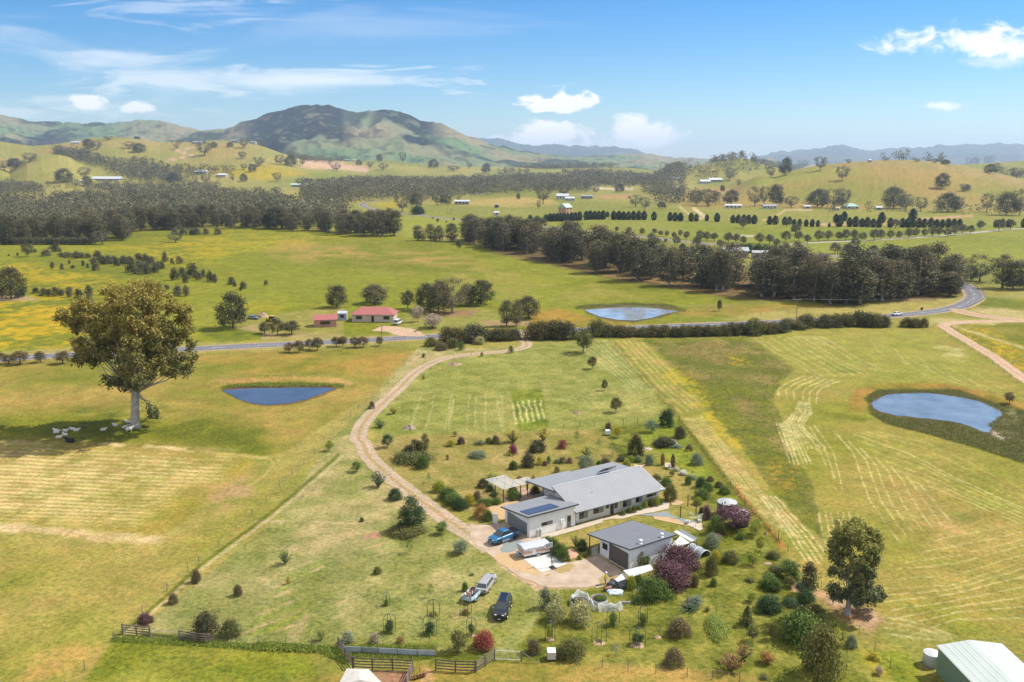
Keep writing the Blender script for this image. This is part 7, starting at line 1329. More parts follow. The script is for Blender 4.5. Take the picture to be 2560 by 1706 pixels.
# square water container in its cage
p = g('I', 1312, 1290); t = thing('water_container', 'white cube shaped water container in a metal cage before the olive bush', 'water container', (p.x, p.y+.55, 0), .03)
MB().box(-.5, .5, -.55, .55, 0, .16).build('pallet', BLACK, t); MB().box(-.47, .47, -.52, .52, .17, 1.12).build('bottle', mat('milky_plastic', (.62,.54,.47), .4, c2=(.68,.62,.56), scale=3), t, bevel=.06); MB().box(-.49, .49, -.54, .54, 1.125, 1.16).build('top_plate', WHITE, t); MB().cyl(-.25, 0, 1.16, 1.2, .09, n=12).build('lid', BLACK, t)
mb = MB()
for z in (.3,.5,.7,.9,1.1): mb.tube([(-.51,-.56,z),(.51,-.56,z),(.51,.56,z),(-.51,.56,z),(-.51,-.56,z)], .013, 4)
for i in range(5): x = -.51+i*.255; mb.tube([(x,-.56,.16),(x,-.56,1.12)], .013, 4); mb.tube([(x,.56,.16),(x,.56,1.12)], .013, 4)
for i in range(1,4): y = -.56+i*.28; mb.tube([(-.51,y,.16),(-.51,y,1.12)], .013, 4); mb.tube([(.51,y,.16),(.51,y,1.12)], .013, 4)
mb.build('cage', STEEL, t)
p = g('B', 1832, 1450); t = thing('water_container', 'white water container in a cage beside the small golden tree', 'water container', (p.x, p.y+.6, 0), .1); MB().box(-.5,.5,-.5,.5,0,.14).build('pallet', BLACK, t); MB().box(-.5,.5,-.5,.5,.15,1.1).build('bottle', WHITE, t, bevel=.08); mb = MB()
for z in (.3,.6,.9): mb.tube([(-.52,-.52,z),(.52,-.52,z),(.52,.52,z),(-.52,.52,z),(-.52,-.52,z)], .015, 4)
mb.build('cage', STEEL, t)
# rotary clothes line, posts, pots, hammock, bird bath, fire pit
p = g('S', 825, 1285); H = 1.9; t = thing('clothes_line', 'silver rotary clothes line on the small gravel corner', 'clothes line', p); MB().cyl(0,0,0,H,.03,n=8).build('pole', STEEL, t); mb = MB()
for i in range(4): a = i*math.pi/2+.5; mb.tube([(0,0,H-.25),(1.5*math.cos(a),1.5*math.sin(a),H+.15)], .03, 5)
for r in (.6,.85,1.1,1.35): mb.tube([(r*math.cos(i*math.pi/2+.5), r*math.sin(i*math.pi/2+.5), H-.25+.4*r/1.5) for i in range(5)], .012, 3)
mb.build('arms', mat('pale_steel', (.6,.62,.62), .4), t)
for i, (x, y, ty) in enumerate([(735,1042,908),(650,1180,1040),(828,1140,985)]): q = g('S', x, y); o = MB().box(-.07,.07,-.07,.07,0,above(q,'S',x,ty)).build('timber_post', DT); o.location = q; tag(o, ['farthest','nearest','right hand'][i]+' of the three dark posts on the lawn by the clothes line', 'post', 'dark posts by the clothes line')
for i, (x, y) in enumerate([(737,1240),(872,1232)]): t = thing('flower_pot', ('left' if i == 0 else 'right')+' one of the two white flower pots near the clothes line', 'flower pot', g('S', x, y)); MB().lathe([(0,0),(.22,0),(.3,.42),(.33,.42),(.33,.48),(.27,.48),(.25,.4),(0,.4)], 16).build('pot', WHITE, t, True); MB().lathe([(.26,.42),(0,.44)], 10).build('soil', flat('soil', (.12,.09,.06), .95), t)
a_, b_ = g('S', 112, 560, .9), g('S', 248, 560, .9); t = thing('hammock', 'peach coloured hammock slung beside the garden hedge', 'hammock', (a_.x, a_.y, 0)); v_ = b_-a_; mb = MB(); vs = []
for i in range(13):
    f = i/12; sag = -.5*math.sin(math.pi*f); w2 = .05+.4*math.sin(math.pi*f)
    for j in range(5): vs.append((v_.x*f, v_.y*f+(j-2)/2*w2, .95+sag+.12*abs(j-2)/2*math.sin(math.pi*f)))
mb.add(vs, [(i*5+j,(i+1)*5+j,(i+1)*5+j+1,i*5+j+1) for i in range(12) for j in range(4)]); mb.build('sling', flat('peach_cloth', (.60,.40,.28), .9), t, True)
for f in (-.06, 1.06): MB().cyl(v_.x*f, v_.y*f, 0, 1.2, .04, n=6).build('post', TIMB, t); 
p = g('S', 520, 612); t = thing('bird_bath', 'small stone bird bath on the paved corner of the lawn', 'bird bath', p); MB().lathe([(.2,0),(.12,.1),(.1,.6),(.14,.66)], 12).build('pedestal', flat('terracotta', (.36,.19,.10), .8), t, True); MB().lathe([(0,.66),(.3,.68),(.34,.76),(.3,.76),(.26,.72),(0,.71)], 16).build('bowl', STONE, t, True)
mound('S', 285, 385, 95, 'round pale stone fire place on the green lawn', .12, STONE, 'fire_pit', 'fire pit', .9, .1)
for a in [('S',545,325,165,'grey heap of prunings behind the rosemary hedge',.7),('B',470,1405,85,'small heap of dry brush in the mown paddock',.7),('B',785,968,95,'pale heap of soil and sticks inside the driveway bend',.6),('B',1625,1300,60,'low reddish heap of cuttings in the mown paddock',.5),('N',1075,1085,46,'pale rock beside the dark green clump in the orchard',.5),('N',885,1300,50,'pale mulch patch under the staked sapling',.1),('A',1790,638,90,'heap of old timber beside the silver car across the road',1.4),('N',1555,850,50,'bare brown patch of dug soil in the orchard grass',.08),('S',1090,1395,90,'reddish rocks below the dark shrub near the plum tree',.35),('S',1635,1370,50,'pale rock by the right hand fence',.3)]:
    mound(*a[:5], a[5], name='heap', cat='heap', m_=None if 'brush' not in a[4] and 'prunings' not in a[4] else mat('dry_brush', (.22,.17,.13), .95, c2=(.36,.30,.24), scale=8, bump=.6), rough=.35)
a_ = g('K', 300, 745); b_ = g('K', 372, 760); t = MB().box(0, (b_-a_).length, 0, .1, 0, 1.75).build('screen_panel', ribbed('white_panel', (.7,.7,.7), .15, 'X', .5, 0, .03, .85)); t.location = a_; t.rotation_euler.z = math.atan2(*((b_-a_).yx)); tag(t, 'white screen panel standing left of the garage', 'screen')
p = g('J', 1190, 1510); t = thing('plough', 'rusty old farm implement lying in the grass right of the pen', 'implement', p, .5); RU = flat('rust_red', (.20,.09,.06), .9)
MB().box(-.9,.9,-.08,.08,.25,.38).box(-.9,-.78,-.3,.5,.2,.3).box(0,.1,-.3,.7,.2,.3).box(.75,.85,-.3,.5,.2,.3).build('frame', RU, t); MB().tube([(-.3,.5,.3),(-.3,.5,1.0),(.3,.5,1.0),(.3,.5,.3)], .04, 6).build('hitch', RU, t)
for x in (-.6,-.2,.2,.6): MB().lathe([(0,-.02),(.26,0),(0,.02)], 12, Matrix.Translation((x,-.15,.24)) @ Matrix.Rotation(1.3, 4, 'Y')).build('disc', RU, t)
p = g('C', 1653, 590); t = thing('wheelie_bin', 'dark wheelie bin standing by the country road', 'bin', p); MB().loft([[(-.25,-.3,.05),(.25,-.3,.05),(.25,.3,.05),(-.25,.3,.05)],[(-.32,-.38,1.0),(.32,-.38,1.0),(.32,.38,1.0),(-.32,.38,1.0)]]).build('bin_body', BLACK, t); MB().box(-.34,.34,-.4,.4,1.0,1.08).build('lid', JC[3], t)
# ------------------------------------------------------------------ sheep and the black dog
WOOL = mat('wool', (.55,.52,.46), .95, c2=(.70,.67,.60), scale=8, bump=.5); FACE = flat('sheep_face', (.45,.40,.34)); 
def skin(name, verts, edges, m_, par=None, sub=2, loc=None):
    me = bpy.data.meshes.new(name); me.from_pydata([v[:3] for v in verts], edges, []); o = link(bpy.data.objects.new(name, me), par); s = o.modifiers.new('skin', 'SKIN')
    for i, v in enumerate(verts): d = me.skin_vertices[0].data[i]; d.radius = (v[3], v[4] if len(v) > 4 else v[3]); d.use_root = (i == 0)
    if sub: b = o.modifiers.new('sub', 'SUBSURF'); b.levels = b.render_levels = sub
    me.materials.append(m_); s.use_smooth_shade = True
    return o
def sheep(zn, x, y, rz, label, m_=WOOL, s=1.0, lying=True, name='sheep', cat='sheep'):
    lz = .28 if lying else .62
    V_ = [(-.1,0,lz,.24,.26),(-.45,0,lz-.02,.2,.2),(.3,0,lz+.02,.22,.23),(.52,0,lz+.2,.12,.12),(.68,0,lz+.32,.09,.10),(.86,0,lz+.24,.06,.06)]
    E_ = [(0,1),(0,2),(2,3),(3,4),(4,5)]
    for bx, sy in ((.28,1),(.28,-1),(-.38,1),(-.38,-1)):
        i = len(V_); root = 2 if bx > 0 else 1
        if lying: V_ += [(bx,sy*.18,.12,.09),(bx+.22,sy*.2,.06,.05)]
        else: V_ += [(bx,sy*.13,.36,.07),(bx+(.02 if bx > 0 else -.05),sy*.13,.04,.035)]
        E_ += [(root,i),(i,i+1)]
    for sy in (1,-1): V_.append((.62,sy*.14,lz+.34,.03)); E_.append((4,len(V_)-1))
    V_.append((-.66,0,lz-.06,.03)); E_.append((1,len(V_)-1))
    o = skin(name, V_, E_, m_); o.location = g(zn, x, y); o.rotation_euler.z = rz; o.scale = (s,s,s); tag(o, label, cat); return o
flock = [(383,1420,2.9,'white sheep lying at the far left of the resting flock'),(387,1432,.3,'white sheep lying just below the leftmost one'),(448,1422,.1,'white sheep lying between the left pair and the middle pair'),(500,1412,3.0,'left sheep of the pair lying in the middle of the shade'),(524,1418,.2,'right sheep of the pair lying in the middle of the shade'),(447,1449,2.8,'white sheep lying above the black dog'),(403,1466,.4,'white sheep lying nearest the left foreground of the shade'),(708,1414,.2,'lone white sheep lying between the flock and the trunk'),(790,1384,2.9,'white sheep resting in the shade left of the big trunk'),(857,1396,.6,'pale sheep lying against the foot of the big trunk'),(876,1361,3.0,'pale sheep lying behind the big trunk'),(886,1424,.5,'large white sheep standing in front of the big trunk')]
for x, y, rz, lb in flock: tag(sheep('A', x, y, rz, lb, s=1.1 if 'large' not in lb else 1.3, lying='standing' not in lb), group='sheep resting under the big gum')
sheep('A', 574, 1394, .2, 'dark grey sheep lying behind the middle of the flock', flat('grey_wool', (.12,.10,.09), .95)); sheep('A', 563, 1462, 2.9, 'small dark lamb in the grass right of the black dog', flat('grey_wool', (.12,.10,.09), .95), .6)
sheep('A', 480, 1494, 2.95, 'black animal lying in the grass in front of the sheep', flat('black_fur', (.012,.012,.014), .9), 1.75, name='dog', cat='dog')
# ------------------------------------------------------------------ people
SKIN = flat('skin', (.42,.26,.18), .6)
def person(loc, rz, label, shirt, pants, hat=None, hair=(.04,.025,.02), lean=.0, arms=((.28,.1,1.05),(.28,-.1,1.05)), hold=None):
    t = thing('person', label, 'person', loc, rz)        # faces +x
    lx = lean; hip, ch, nk, hd = (0,0,.92), (lx*.5,0,1.28), (lx,0,1.47), (lx+.03,0,1.62)
    V_ = [(*hip,.13,.10),(*ch,.15,.11),(*nk,.055,.055),(*hd,.095,.085),(lx+.04,0,1.72,.07,.07)]; E_ = [(0,1),(1,2),(2,3),(3,4)]
    for s in (1,-1):
        i = len(V_); V_ += [(0.03*s,s*.10,.86,.09),(.06*s+.03,s*.11,.48,.06),(.12*s-.02,s*.11,.08,.04),(.12*s+.14,s*.12,.04,.035)]; E_ += [(0,i),(i,i+1),(i+1,i+2),(i+2,i+3)]
        i = len(V_); a = arms[0 if s > 0 else 1]; sh_ = (lx*.9,s*.19,1.40); el = (lx*.6+a[0]*.35,s*.25,1.14); V_ += [(*sh_,.055),(*el,.04),(lx*.6+a[0],a[1]*1.6,a[2],.03)]; E_ += [(1,i),(i,i+1),(i+1,i+2)]
        w_ = V_[-1]; j = len(V_)-1
        for k_ in range(4): ang = (k_-1.5)*.018; L1 = (.055,.065,.06,.048)[k_]; V_ += [(w_[0]+.05,w_[1]+ang,w_[2]-.01,.012),(w_[0]+.05+L1,w_[1]+ang*1.4,w_[2]-.03,.009)]; E_ += [(j,len(V_)-2),(len(V_)-2,len(V_)-1)]
        V_.append((w_[0]+.045,w_[1]-s*.05,w_[2]+.01,.012)); E_.append((j,len(V_)-1))
    skin('body', V_, E_, SKIN, t, 1)
    sv_ = [(0,0,.95,.15,.12),(lx*.5,0,1.26,.175,.13),(lx*.9,0,1.42,.09,.09)]; se = [(0,1),(1,2)]
    for s in (1,-1): a = arms[0 if s > 0 else 1]; i = len(sv_); sv_ += [(lx*.9,s*.19,1.40,.08),(lx*.6+a[0]*.3,s*.245,1.17,.062)]; se += [(1,i),(i,i+1)]
    skin('shirt', sv_, se, shirt, t, 1)
    pv = [(0,0,.93,.15,.12)]; pe = []
    for s in (1,-1): i = len(pv); pv += [(0.03*s,s*.10,.82,.115),(.06*s+.03,s*.11,.48,.085),(.12*s-.02,s*.11,.12,.07)]; pe += [(0,i),(i,i+1),(i+1,i+2)]
    skin('trousers', pv, pe, pants, t, 1)
    for s in (1,-1): MB().box(.12*s-.08, .12*s+.18, s*.11-.05, s*.11+.05, 0, .09).build('boot', BLACK, t, bevel=.02)
    H_ = Matrix.Translation((lx+.03,0,1.66))
    MB().lathe([(0,.13),(.07,.12),(.105,.06),(.11,0),(.09,-.06)], 12, Matrix.Translation((lx+.01,0,1.67))).build('hair', flat('hair_%d' % int(hair[0]*1000), hair, .9), t, True)
    if hat: MB().lathe([(0,.15),(.09,.14),(.125,.07),(.13,.03),(.20,.015),(.20,0),(.12,0)], 14, Matrix.Translation((lx+.03,0,1.68))).build('hat', hat, t, True)
    mb = MB(); mb.box(lx+.115,lx+.135,.025,.05,1.655,1.67); mb.box(lx+.115,lx+.135,-.05,-.025,1.655,1.67); mb.box(lx+.11,lx+.128,-.03,.03,1.585,1.595); mb.build('face_features', flat('face_dark', (.08,.04,.03)), t); MB().loft([[(lx+.11,-.015,1.60),(lx+.11,.015,1.60),(lx+.145,0,1.61)],[(lx+.11,-.006,1.65),(lx+.11,.006,1.65),(lx+.12,0,1.65)]]).build('nose', SKIN, t)
    return t
HV = flat('hi_vis_yellow', (.75,.62,.02), .7); NAVY = flat('navy_cloth', (.02,.025,.05), .9); JEAN = flat('blue_jeans', (.16,.24,.34), .9); DARKC = flat('dark_clothes', (.025,.022,.025), .9); RUSTC = flat('rust_shirt', (.25,.08,.05), .9)
p = g('Q', 560, 1088); person((p.x, p.y, 0), R(35), 'worker in a yellow shirt, jeans and white hat walking by the shed', HV, JEAN, flat('white_hat', (.6,.6,.58)), lean=.10, arms=((.3,.15,.98),(.1,-.16,.88)))
p = g('K', 648, 812); person((p.x+.15, p.y+.3, 0), R(200), 'person in dark clothes standing behind the blue utility at the garage door', DARKC, DARKC, None, lean=.06, arms=((.35,.12,1.15),(.35,-.12,1.15)))
p = g('K', 622, 800); person((p.x, p.y+.5, 0), R(250), 'person in a rust red top bending beside the garage door', RUSTC, DARKC, None, lean=.22, arms=((.4,.12,.95),(.4,-.12,.95)))
p = g('K', 588, 800); t = thing('tripod', 'black camera tripod standing before the garage door', 'tripod', (p.x, p.y+.4, 0)); 
for a in (0, 2.1, 4.2): MB().tube([(0,0,1.25),(.35*math.cos(a),.35*math.sin(a),0)], .02, 5).build('leg', BLACK, t)
MB().box(-.09,.09,-.07,.07,1.25,1.45).build('camera', BLACK, t)
# ------------------------------------------------------------------ garden plants: (kind, leaf, zone, x, base y, top y, width, label)
GP = [
('lolly','dgreen','B',325,1530,1435,85,'dark green round tree inside the driveway bend'),('spiky','green','B',275,1395,1335,75,'spreading golden green shrub close to the driveway'),('spiky','gold','B',368,1300,1242,58,'gold tipped shrub on the inside edge of the driveway'),
('spiky','gold','B',1185,1495,1392,105,'left one of the two golden feathery conifers on the lawn'),('spiky','gold','B',1393,1482,1380,90,'right one of the two golden feathery conifers on the lawn'),
('lolly','orange','B',788,1452,1415,30,'tiny bronze round tree at the top of the lawn'),('bush','purple','B',828,1510,1462,52,'round dark plum shrub on the lawn'),('scrub','gold','B',755,1525,1480,60,'yellow flowering shrub left of the plum shrub'),
('tuft','olive','B',955,1515,1480,90,'low spreading reedy clump in the long lawn bed'),('bush','green','B',1018,1505,1465,50,'fresh green shrub in the middle of the long lawn bed'),('bush','brown','B',1065,1508,1452,52,'bronze shrub at the right end of the long lawn bed'),
('sapling','green','B',1617,1500,1412,45,'thin young tree at the edge of the lawn'),('lolly','gold','B',1902,1462,1383,60,'small golden yellow tree with mulch at its foot'),('bush','brown','B',1836,1412,1365,44,'brown shrub behind the white water container'),
('bush','dgreen','B',2240,1390,1280,105,'dark dense conifer by the right hand fence'),('lolly','blue','B',2130,1425,1338,90,'blue green small tree left of the dark conifer'),
('bush','dark','N',155,178,108,105,'wide dark grey green shrub on the lawn'),('scrub','maple','N',308,152,102,60,'small deep red maple on the lawn'),('scrub','magenta','N',10,190,135,40,'small plum and yellow bush on the lawn'),('sapling','green','N',527,150,92,32,'slender green sapling on the lawn right side'),
('sapling','green','N',612,190,110,70,'thin leafy young tree at the garden corner'),('bush','hedge','N',755,195,78,95,'big bronze green conical tree on the green lawn'),('bush','dark','N',930,145,90,130,'low rosemary like hedge left of the prunings heap'),('bush','dark','S',650,265,130,140,'dark rounded shrub behind the prunings heap'),
('tuft','blue','S',430,350,270,150,'bluish feathery clump at the left of the prunings heap'),('tuft','blue','S',620,380,330,150,'low bluish clump in front of the prunings heap'),('sapling','lime','S',735,450,385,55,'small bright lime tree by the fence'),('bush','brown','S',755,410,335,80,'loose bronze shrub near the fence'),
('bush','grey','S',845,575,440,140,'big round grey green shrub on the green lawn'),('sapling','lime','S',832,640,568,34,'tiny lime sapling with pale mulch'),('lolly','olive','S',550,695,630,62,'small olive shrub on the pale lawn'),('bush','green','S',745,800,700,82,'dark green small tree on the lawn edge'),
('bush','dgreen','S',900,840,720,130,'upper one of the leafy green shrubs right of the lawn'),('bush','green','S',975,880,780,120,'bright leafy shrub below the upper green one'),('bush','green','S',910,970,850,180,'broad fresh green bush right of the lawn'),('bush','lime','S',860,1035,945,110,'lime green bush behind the dark post'),
('bush','brown','S',1100,830,760,90,'bronze bush behind the green shrubs'),('bush','brown','S',1000,760,700,80,'thin brownish bush near the fence'),('bush','green','S',1165,910,820,130,'low green bush behind the large water tank'),('bush','purple','S',955,1205,1045,105,'dark purple bronze conical shrub beside the clothes line'),
('bush','dark','S',895,1130,1060,60,'small dark shrub left of the purple cone'),('bush','white','S',610,640,590,60,'first white rose bush along the curved garden edge'),('bush','white','S',690,690,630,100,'broad white rose bush on the curved garden edge'),('bush','white','S',800,740,680,60,'last white rose bush on the curved garden edge'),
('cypress','orange','S',448,570,430,48,'narrow bronze climbing plant left of the bird bath'),('cypress','brown','S',565,600,440,52,'tall narrow bronze plant right of the bird bath'),('bush','blue','S',290,572,460,100,'blue grey rounded shrub beside the hammock'),('bush','grey','S',165,540,468,90,'grey green shrub behind the hammock'),('bush','lime','S',85,540,465,90,'lime green shrub behind the hammock'),
('bush','lime','S',35,590,510,90,'clipped yellow green hedge behind the house roof'),('bush','brown','R',985,140,40,180,'bronze shrub behind the rear roof ridge'),('bush','green','R',870,160,90,100,'green shrub behind the rear roof'),('lolly','grey','R',620,300,-10,290,'large grey green tree behind the rear roof of the house'),('spiky','lime','N',455,200,128,70,'yellow green tree behind the large grey green one'),
('bush','dark','R',1270,110,20,170,'dark blue shrub behind the clipped hedge'),('bush','olive','R',1930,500,350,200,'olive hedge at the right end of the house'),('bush','green','R',2110,560,400,200,'dark green hedge at the right end of the house'),('bush','olive','S',540,990,800,155,'large glossy olive shrub at the right end of the house'),
('bush','lime','S',245,1070,985,62,'bright lime shrub against the house wall'),('bush','olive','S',315,1055,960,75,'olive and rust shrub against the house wall'),('bush','lime','S',380,1045,940,75,'tall yellow green shrub against the house wall'),('bush','green','S',425,1030,960,50,'dark green shrub at the end of the wall bed'),('bush','green','S',180,1090,1035,75,'low green shrub in the wall bed'),
('bush','green','R',1300,1100,1010,110,'leafy plant at the left end of the wall bed'),('bush','green','R',1420,1065,950,100,'bushy plant left of the middle of the wall bed'),('bush','olive','R',1510,1050,930,100,'olive plant in the middle of the wall bed'),
('bush','grey','S',1035,1530,1370,180,'grey leaved shrub left of the right hand orchard'),('bush','green','S',1060,1370,1170,170,'deep green bush at the foot of the small plum tree'),('bush','olive','S',1120,1385,1250,110,'olive bush in front of the deep green one'),('lolly','lime','S',1520,1380,1185,160,'bright lime green tree right of the water tanks'),('bush','green','S',1350,1430,1350,100,'small leafy bush below the water tanks'),
('airy','lime','S',1570,1560,1370,110,'tall thin lime green tree near the fence'),('airy','lime','N',1460,860,770,70,'lower one of the thin lime green trees near the fence'),('bush','olive','N',1335,850,775,100,'dull olive bush in the right hand orchard'),('sapling','lime','N',1385,915,868,40,'small lime sapling in the right hand orchard'),
('bush','green','N',820,870,770,0,''),('airy','olive','Q',1090,850,590,170,'light green young tree against the white shed wall'),('airy','green','Q',1180,850,660,110,'smaller young tree right of the light green one at the shed wall'),
('bush','lime','Q',960,1180,980,140,'bright green citrus bush right of the junk heap'),('bush','green','Q',1060,1130,960,170,'dark leafy bush beside the citrus bush'),('dome','green','Q',1330,1360,960,470,'big weeping light green bush below the plum trees'),('bush','hedge','Q',1990,960,680,0,''),
('dome','purple','Q',1720,930,490,600,'upper one of the two large plum coloured trees beside the shed'),('dome','purple','Q',1600,1170,720,600,'lower one of the two large plum coloured trees beside the shed'),('lolly','purple','S',1250,1300,1020,380,'small round plum tree in front of the water tanks'),
('bush','olive','Q',2170,980,690,200,'dark olive shrub right of the plum trees'),('bush','gold','Q',2230,780,600,160,'yellow flowering shrub right of the plum trees'),('bush','olive','Q',1920,1130,960,130,'small dark shrub below the plum trees'),('bush','green','Q',2200,1130,1000,110,'fresh green bush near the netting frame'),
('tuft','dgreen','Q',1850,1520,1380,330,'dark green strappy clump round the bare rock'),('tuft','blue','Q',1950,1420,1260,250,'blue green clump behind the bare rock'),
('scrub','grey','I',1230,680,450,150,'upper pale grey green shrub left of the netted beds'),('scrub','pale','I',1360,680,480,170,'pale shrub behind the two big pale ones'),('bush','pale','I',1355,850,610,250,'left one of the two big pale yellow flowering shrubs'),('bush','pale','I',1660,880,610,280,'right one of the two big pale yellow flowering shrubs'),
('bush','brown','I',1100,1215,1035,165,'round dark bronze shrub right of the gate'),('dome','olive','I',1540,1285,1020,340,'very wide olive brown bush beside the caged water container'),('bush','red','J',1970,1200,965,245,'bright red flowering round bush above the slanting rail fence'),('airy','olive','J',1665,1190,935,190,'olive green tree with grey trunk left of the red bush'),
('spiky','lime','J',20,1060,900,120,'gold and green tree near the left of the pen'),('scrub','grey','J',310,1120,970,170,'wispy grey green shrub at the corner of the pen'),('scrub','dead','J',655,1120,990,130,'dry twiggy shrub behind the iron fence'),('scrub','orange','J',965,1110,1025,100,'small orange brown shrub behind the iron fence'),
('sapling','green','J',1325,545,370,90,'slim young tree on the open grass'),('bush','green','J',1740,480,375,80,'small bright green bush beside the loaded trailer'),('tuft','green','J',1825,290,255,70,'little green tuft behind the station wagon'),('scrub','green','J',660,270,215,60,'faint low green weed on the open grass'),
('bush','dark','L',1235,1305,1150,150,'large dark olive bush behind the small rail panels'),('bush','olive','L',1380,1305,1195,120,'smaller olive bush right of the large dark one'),('bush','purple','L',870,1225,1155,90,'dark red shrub behind the left rail panel'),('bush','brown','L',1045,1100,1035,58,'bronze green round shrub, lowest of the three by the fence'),('bush','brown','L',1185,968,892,58,'rusty round shrub, highest of the three by the fence'),('bush','brown','L',1438,1050,982,55,'rusty grey round shrub right of the two by the fence'),('sapling','green','L',1332,1160,1118,22,'tiny green sapling in the pale paddock'),
('spiky','green','M',178,850,760,66,'small spreading green tree in the middle of the paddock'),('scrub','gold','M',195,975,932,26,'tiny yellow green shrub in the paddock'),('lolly','lime','M',447,165,95,48,'bright lime tree on the fence near the driveway bend'),('lolly','green','M',608,292,225,66,'dark leafy tree left of the driveway'),('spiky','dgreen','M',742,385,282,90,'spreading dark green tree beside the driveway'),('bush','dgreen','M',838,468,398,82,'dense dark bush beside the driveway'),
('gum','dgreen','M',945,640,430,110,'tall dark conifer in the oval island bed'),('gum','dgreen','M',900,640,500,80,'left dark conifer in the oval island bed'),('gum','dgreen','M',995,610,500,80,'right dark conifer in the oval island bed'),('dome','olive','M',910,685,610,220,'low flowering ground cover of the oval island bed'),('airy','green','M',1125,668,590,70,'small loose tree between island bed and driveway'),
('sapling','green','M',932,785,698,50,'slim light green tree below the island bed'),('airy','grey','M',1238,785,705,90,'loose grey green tree beside the lower driveway'),('scrub','olive','M',735,918,870,50,'faint yellowish shrub in the paddock'),('bush','dgreen','M',640,596,570,26,'tiny dark bush in the middle of the paddock'),
('dome','olive','M',940,245,170,250,'low wild growth in the upper island bed'),('gum','dark','M',965,190,90,70,'dark conifer in the upper island bed'),('gum','dark','M',920,190,130,60,'shorter dark conifer in the upper island bed'),('gum','olive','M',1025,170,58,50,'tall olive conifer at the right of the upper island bed'),('bush','green','M',1008,278,200,75,'bright green bush in front of the upper island bed'),('airy','hedge','M',995,190,100,50,'loose dark tree in the upper island bed'),
('sapling','green','M',1048,355,300,26,'tiny staked sapling on the lawn'),('dome','grey','M',1345,212,160,105,'low silvery clump with pale flowers on the lawn'),('scrub','maple','M',1555,185,132,52,'small red leaved bush above a yellow plant'),('tuft','gold','M',1543,195,172,66,'low yellow plant under the red leaved bush'),('bush','green','M',1558,280,230,46,'round bright green bush on the lawn'),('scrub','orange','M',1160,220,190,22,'tiny orange shrub on the lawn'),
('bush','dark','N',98,265,185,88,'rounded blue grey shrub on the lawn behind the pergola'),('bush','green','N',12,280,232,50,'small green shrub on the lawn behind the pergola'),('scrub','gold','N',168,250,205,45,'golden shrub beside the rounded blue grey one'),('scrub','purple','N',200,255,228,36,'small dark red plant beside the golden shrub'),('scrub','green','N',222,240,200,30,'small green shrub at the right of the flower group'),('scrub','magenta','N',350,240,208,40,'purple flowering shrub in the lawn bed'),('scrub','brown','N',308,242,205,46,'bronze shrub in the lawn bed'),('scrub','grey','N',275,242,215,36,'grey green plant at the left of the lawn bed'),
('scrub','brown','N',270,298,262,34,'small bronze shrub behind the rear roof'),('dome','lime','M',1110,420,338,80,'yellow green top end of the driveway hedge'),('dome','green','M',1160,470,380,110,'second shrub of the driveway hedge'),('dome','green','M',1200,500,415,110,'third shrub of the driveway hedge'),('dome','dgreen','M',1240,525,445,90,'last dark shrub of the driveway hedge'),
('bush','gold','M',1290,500,432,66,'golden shrub between hedge and terrace'),('bush','orange','M',1365,580,498,92,'orange leaved round shrub beside the gravel terrace'),('bush','green','M',1410,595,530,60,'green shrub right of the orange leaved one'),('bush','brown','M',1340,470,412,50,'bronze shrub near the pergola'),
('bush','green','K',130,500,400,140,'left end of the low hedge below the pergola'),('bush','green','K',230,505,395,160,'middle of the low hedge below the pergola'),('bush','green','K',350,480,380,160,'right part of the low hedge below the pergola'),('bush','green','K',610,415,270,200,'rounded grey green hedge right of the pergola post'),('bush','dark','K',160,240,110,160,'dark bush behind the pergola at left'),('spiky','lime','K',290,120,0,190,'yellow flowering tree behind the pergola'),
('bush','dgreen','K',260,290,190,120,'dark climbing plant under the pergola'),('bush','green','K',320,360,290,120,'bright shrub under the pergola front'),('bush','dgreen','K',590,300,210,120,'dark shrub inside the pergola'),('bush','dark','K',920,340,215,150,'dark shrub seen through the verandah'),('scrub','orange','K',890,105,60,60,'orange flowers behind the verandah corner'),('scrub','orange','K',690,105,60,80,'rusty flowers behind the pergola'),
('dome','green','K',1090,1080,925,190,'upper end of the thick hedge beside the caravan'),('dome','green','K',1170,1170,960,210,'second clump of the thick hedge beside the caravan'),('dome','green','K',1260,1240,1020,210,'third clump of the thick hedge beside the caravan'),('dome','green','K',1330,1310,1090,180,'lower end of the thick hedge beside the caravan'),
('spiky','lime','K',1510,1100,890,150,'bright lime shrub in the stony bed before the shed'),('bush','dgreen','K',1600,1150,990,150,'dark rose bush in the stony bed before the shed'),('scrub','olive','K',1700,1210,1120,90,'small twiggy shrub at the shed awning'),('scrub','green','K',1560,1280,1220,80,'low leafy plant by the retaining edge'),('scrub','green','K',1640,1240,1190,70,'second low plant by the retaining edge'),
('bush','brown','N',1025,1300,1185,140,'dark reddish olive shrub in the lower orchard'),('bush','brown','N',990,1480,1370,120,'dark olive shrub near the bottom fence'),('sapling','grey','N',632,1400,1330,56,'pale silvery young tree in the lower orchard'),('sapling','green','N',890,1290,1210,40,'staked sapling with mulch in the lower orchard'),
('spiky','orange','N',1330,1500,1380,130,'golden orange shrub in the lower orchard'),('spiky','orange','N',1405,1430,1330,90,'orange tipped shrub behind the golden orange one'),('spiky','orange','N',1545,1450,1378,70,'small orange shrub near the right hand saplings'),('fir','olive','N',1425,1220,1100,80,'thin olive conifer in the right hand orchard'),('airy','olive','N',1455,1320,1220,70,'thin bare looking sapling in the right hand orchard'),('airy','lime','N',1455,1080,1010,60,'lime topped sapling in the right hand orchard'),
('bush','dgreen','N',1570,1150,1050,140,'deep green bush by the right side orchard edge'),('bush','green','N',1575,1010,930,110,'bright weedy bush at the right side orchard edge'),('bush','brown','N',130,1400,1320,0,''),
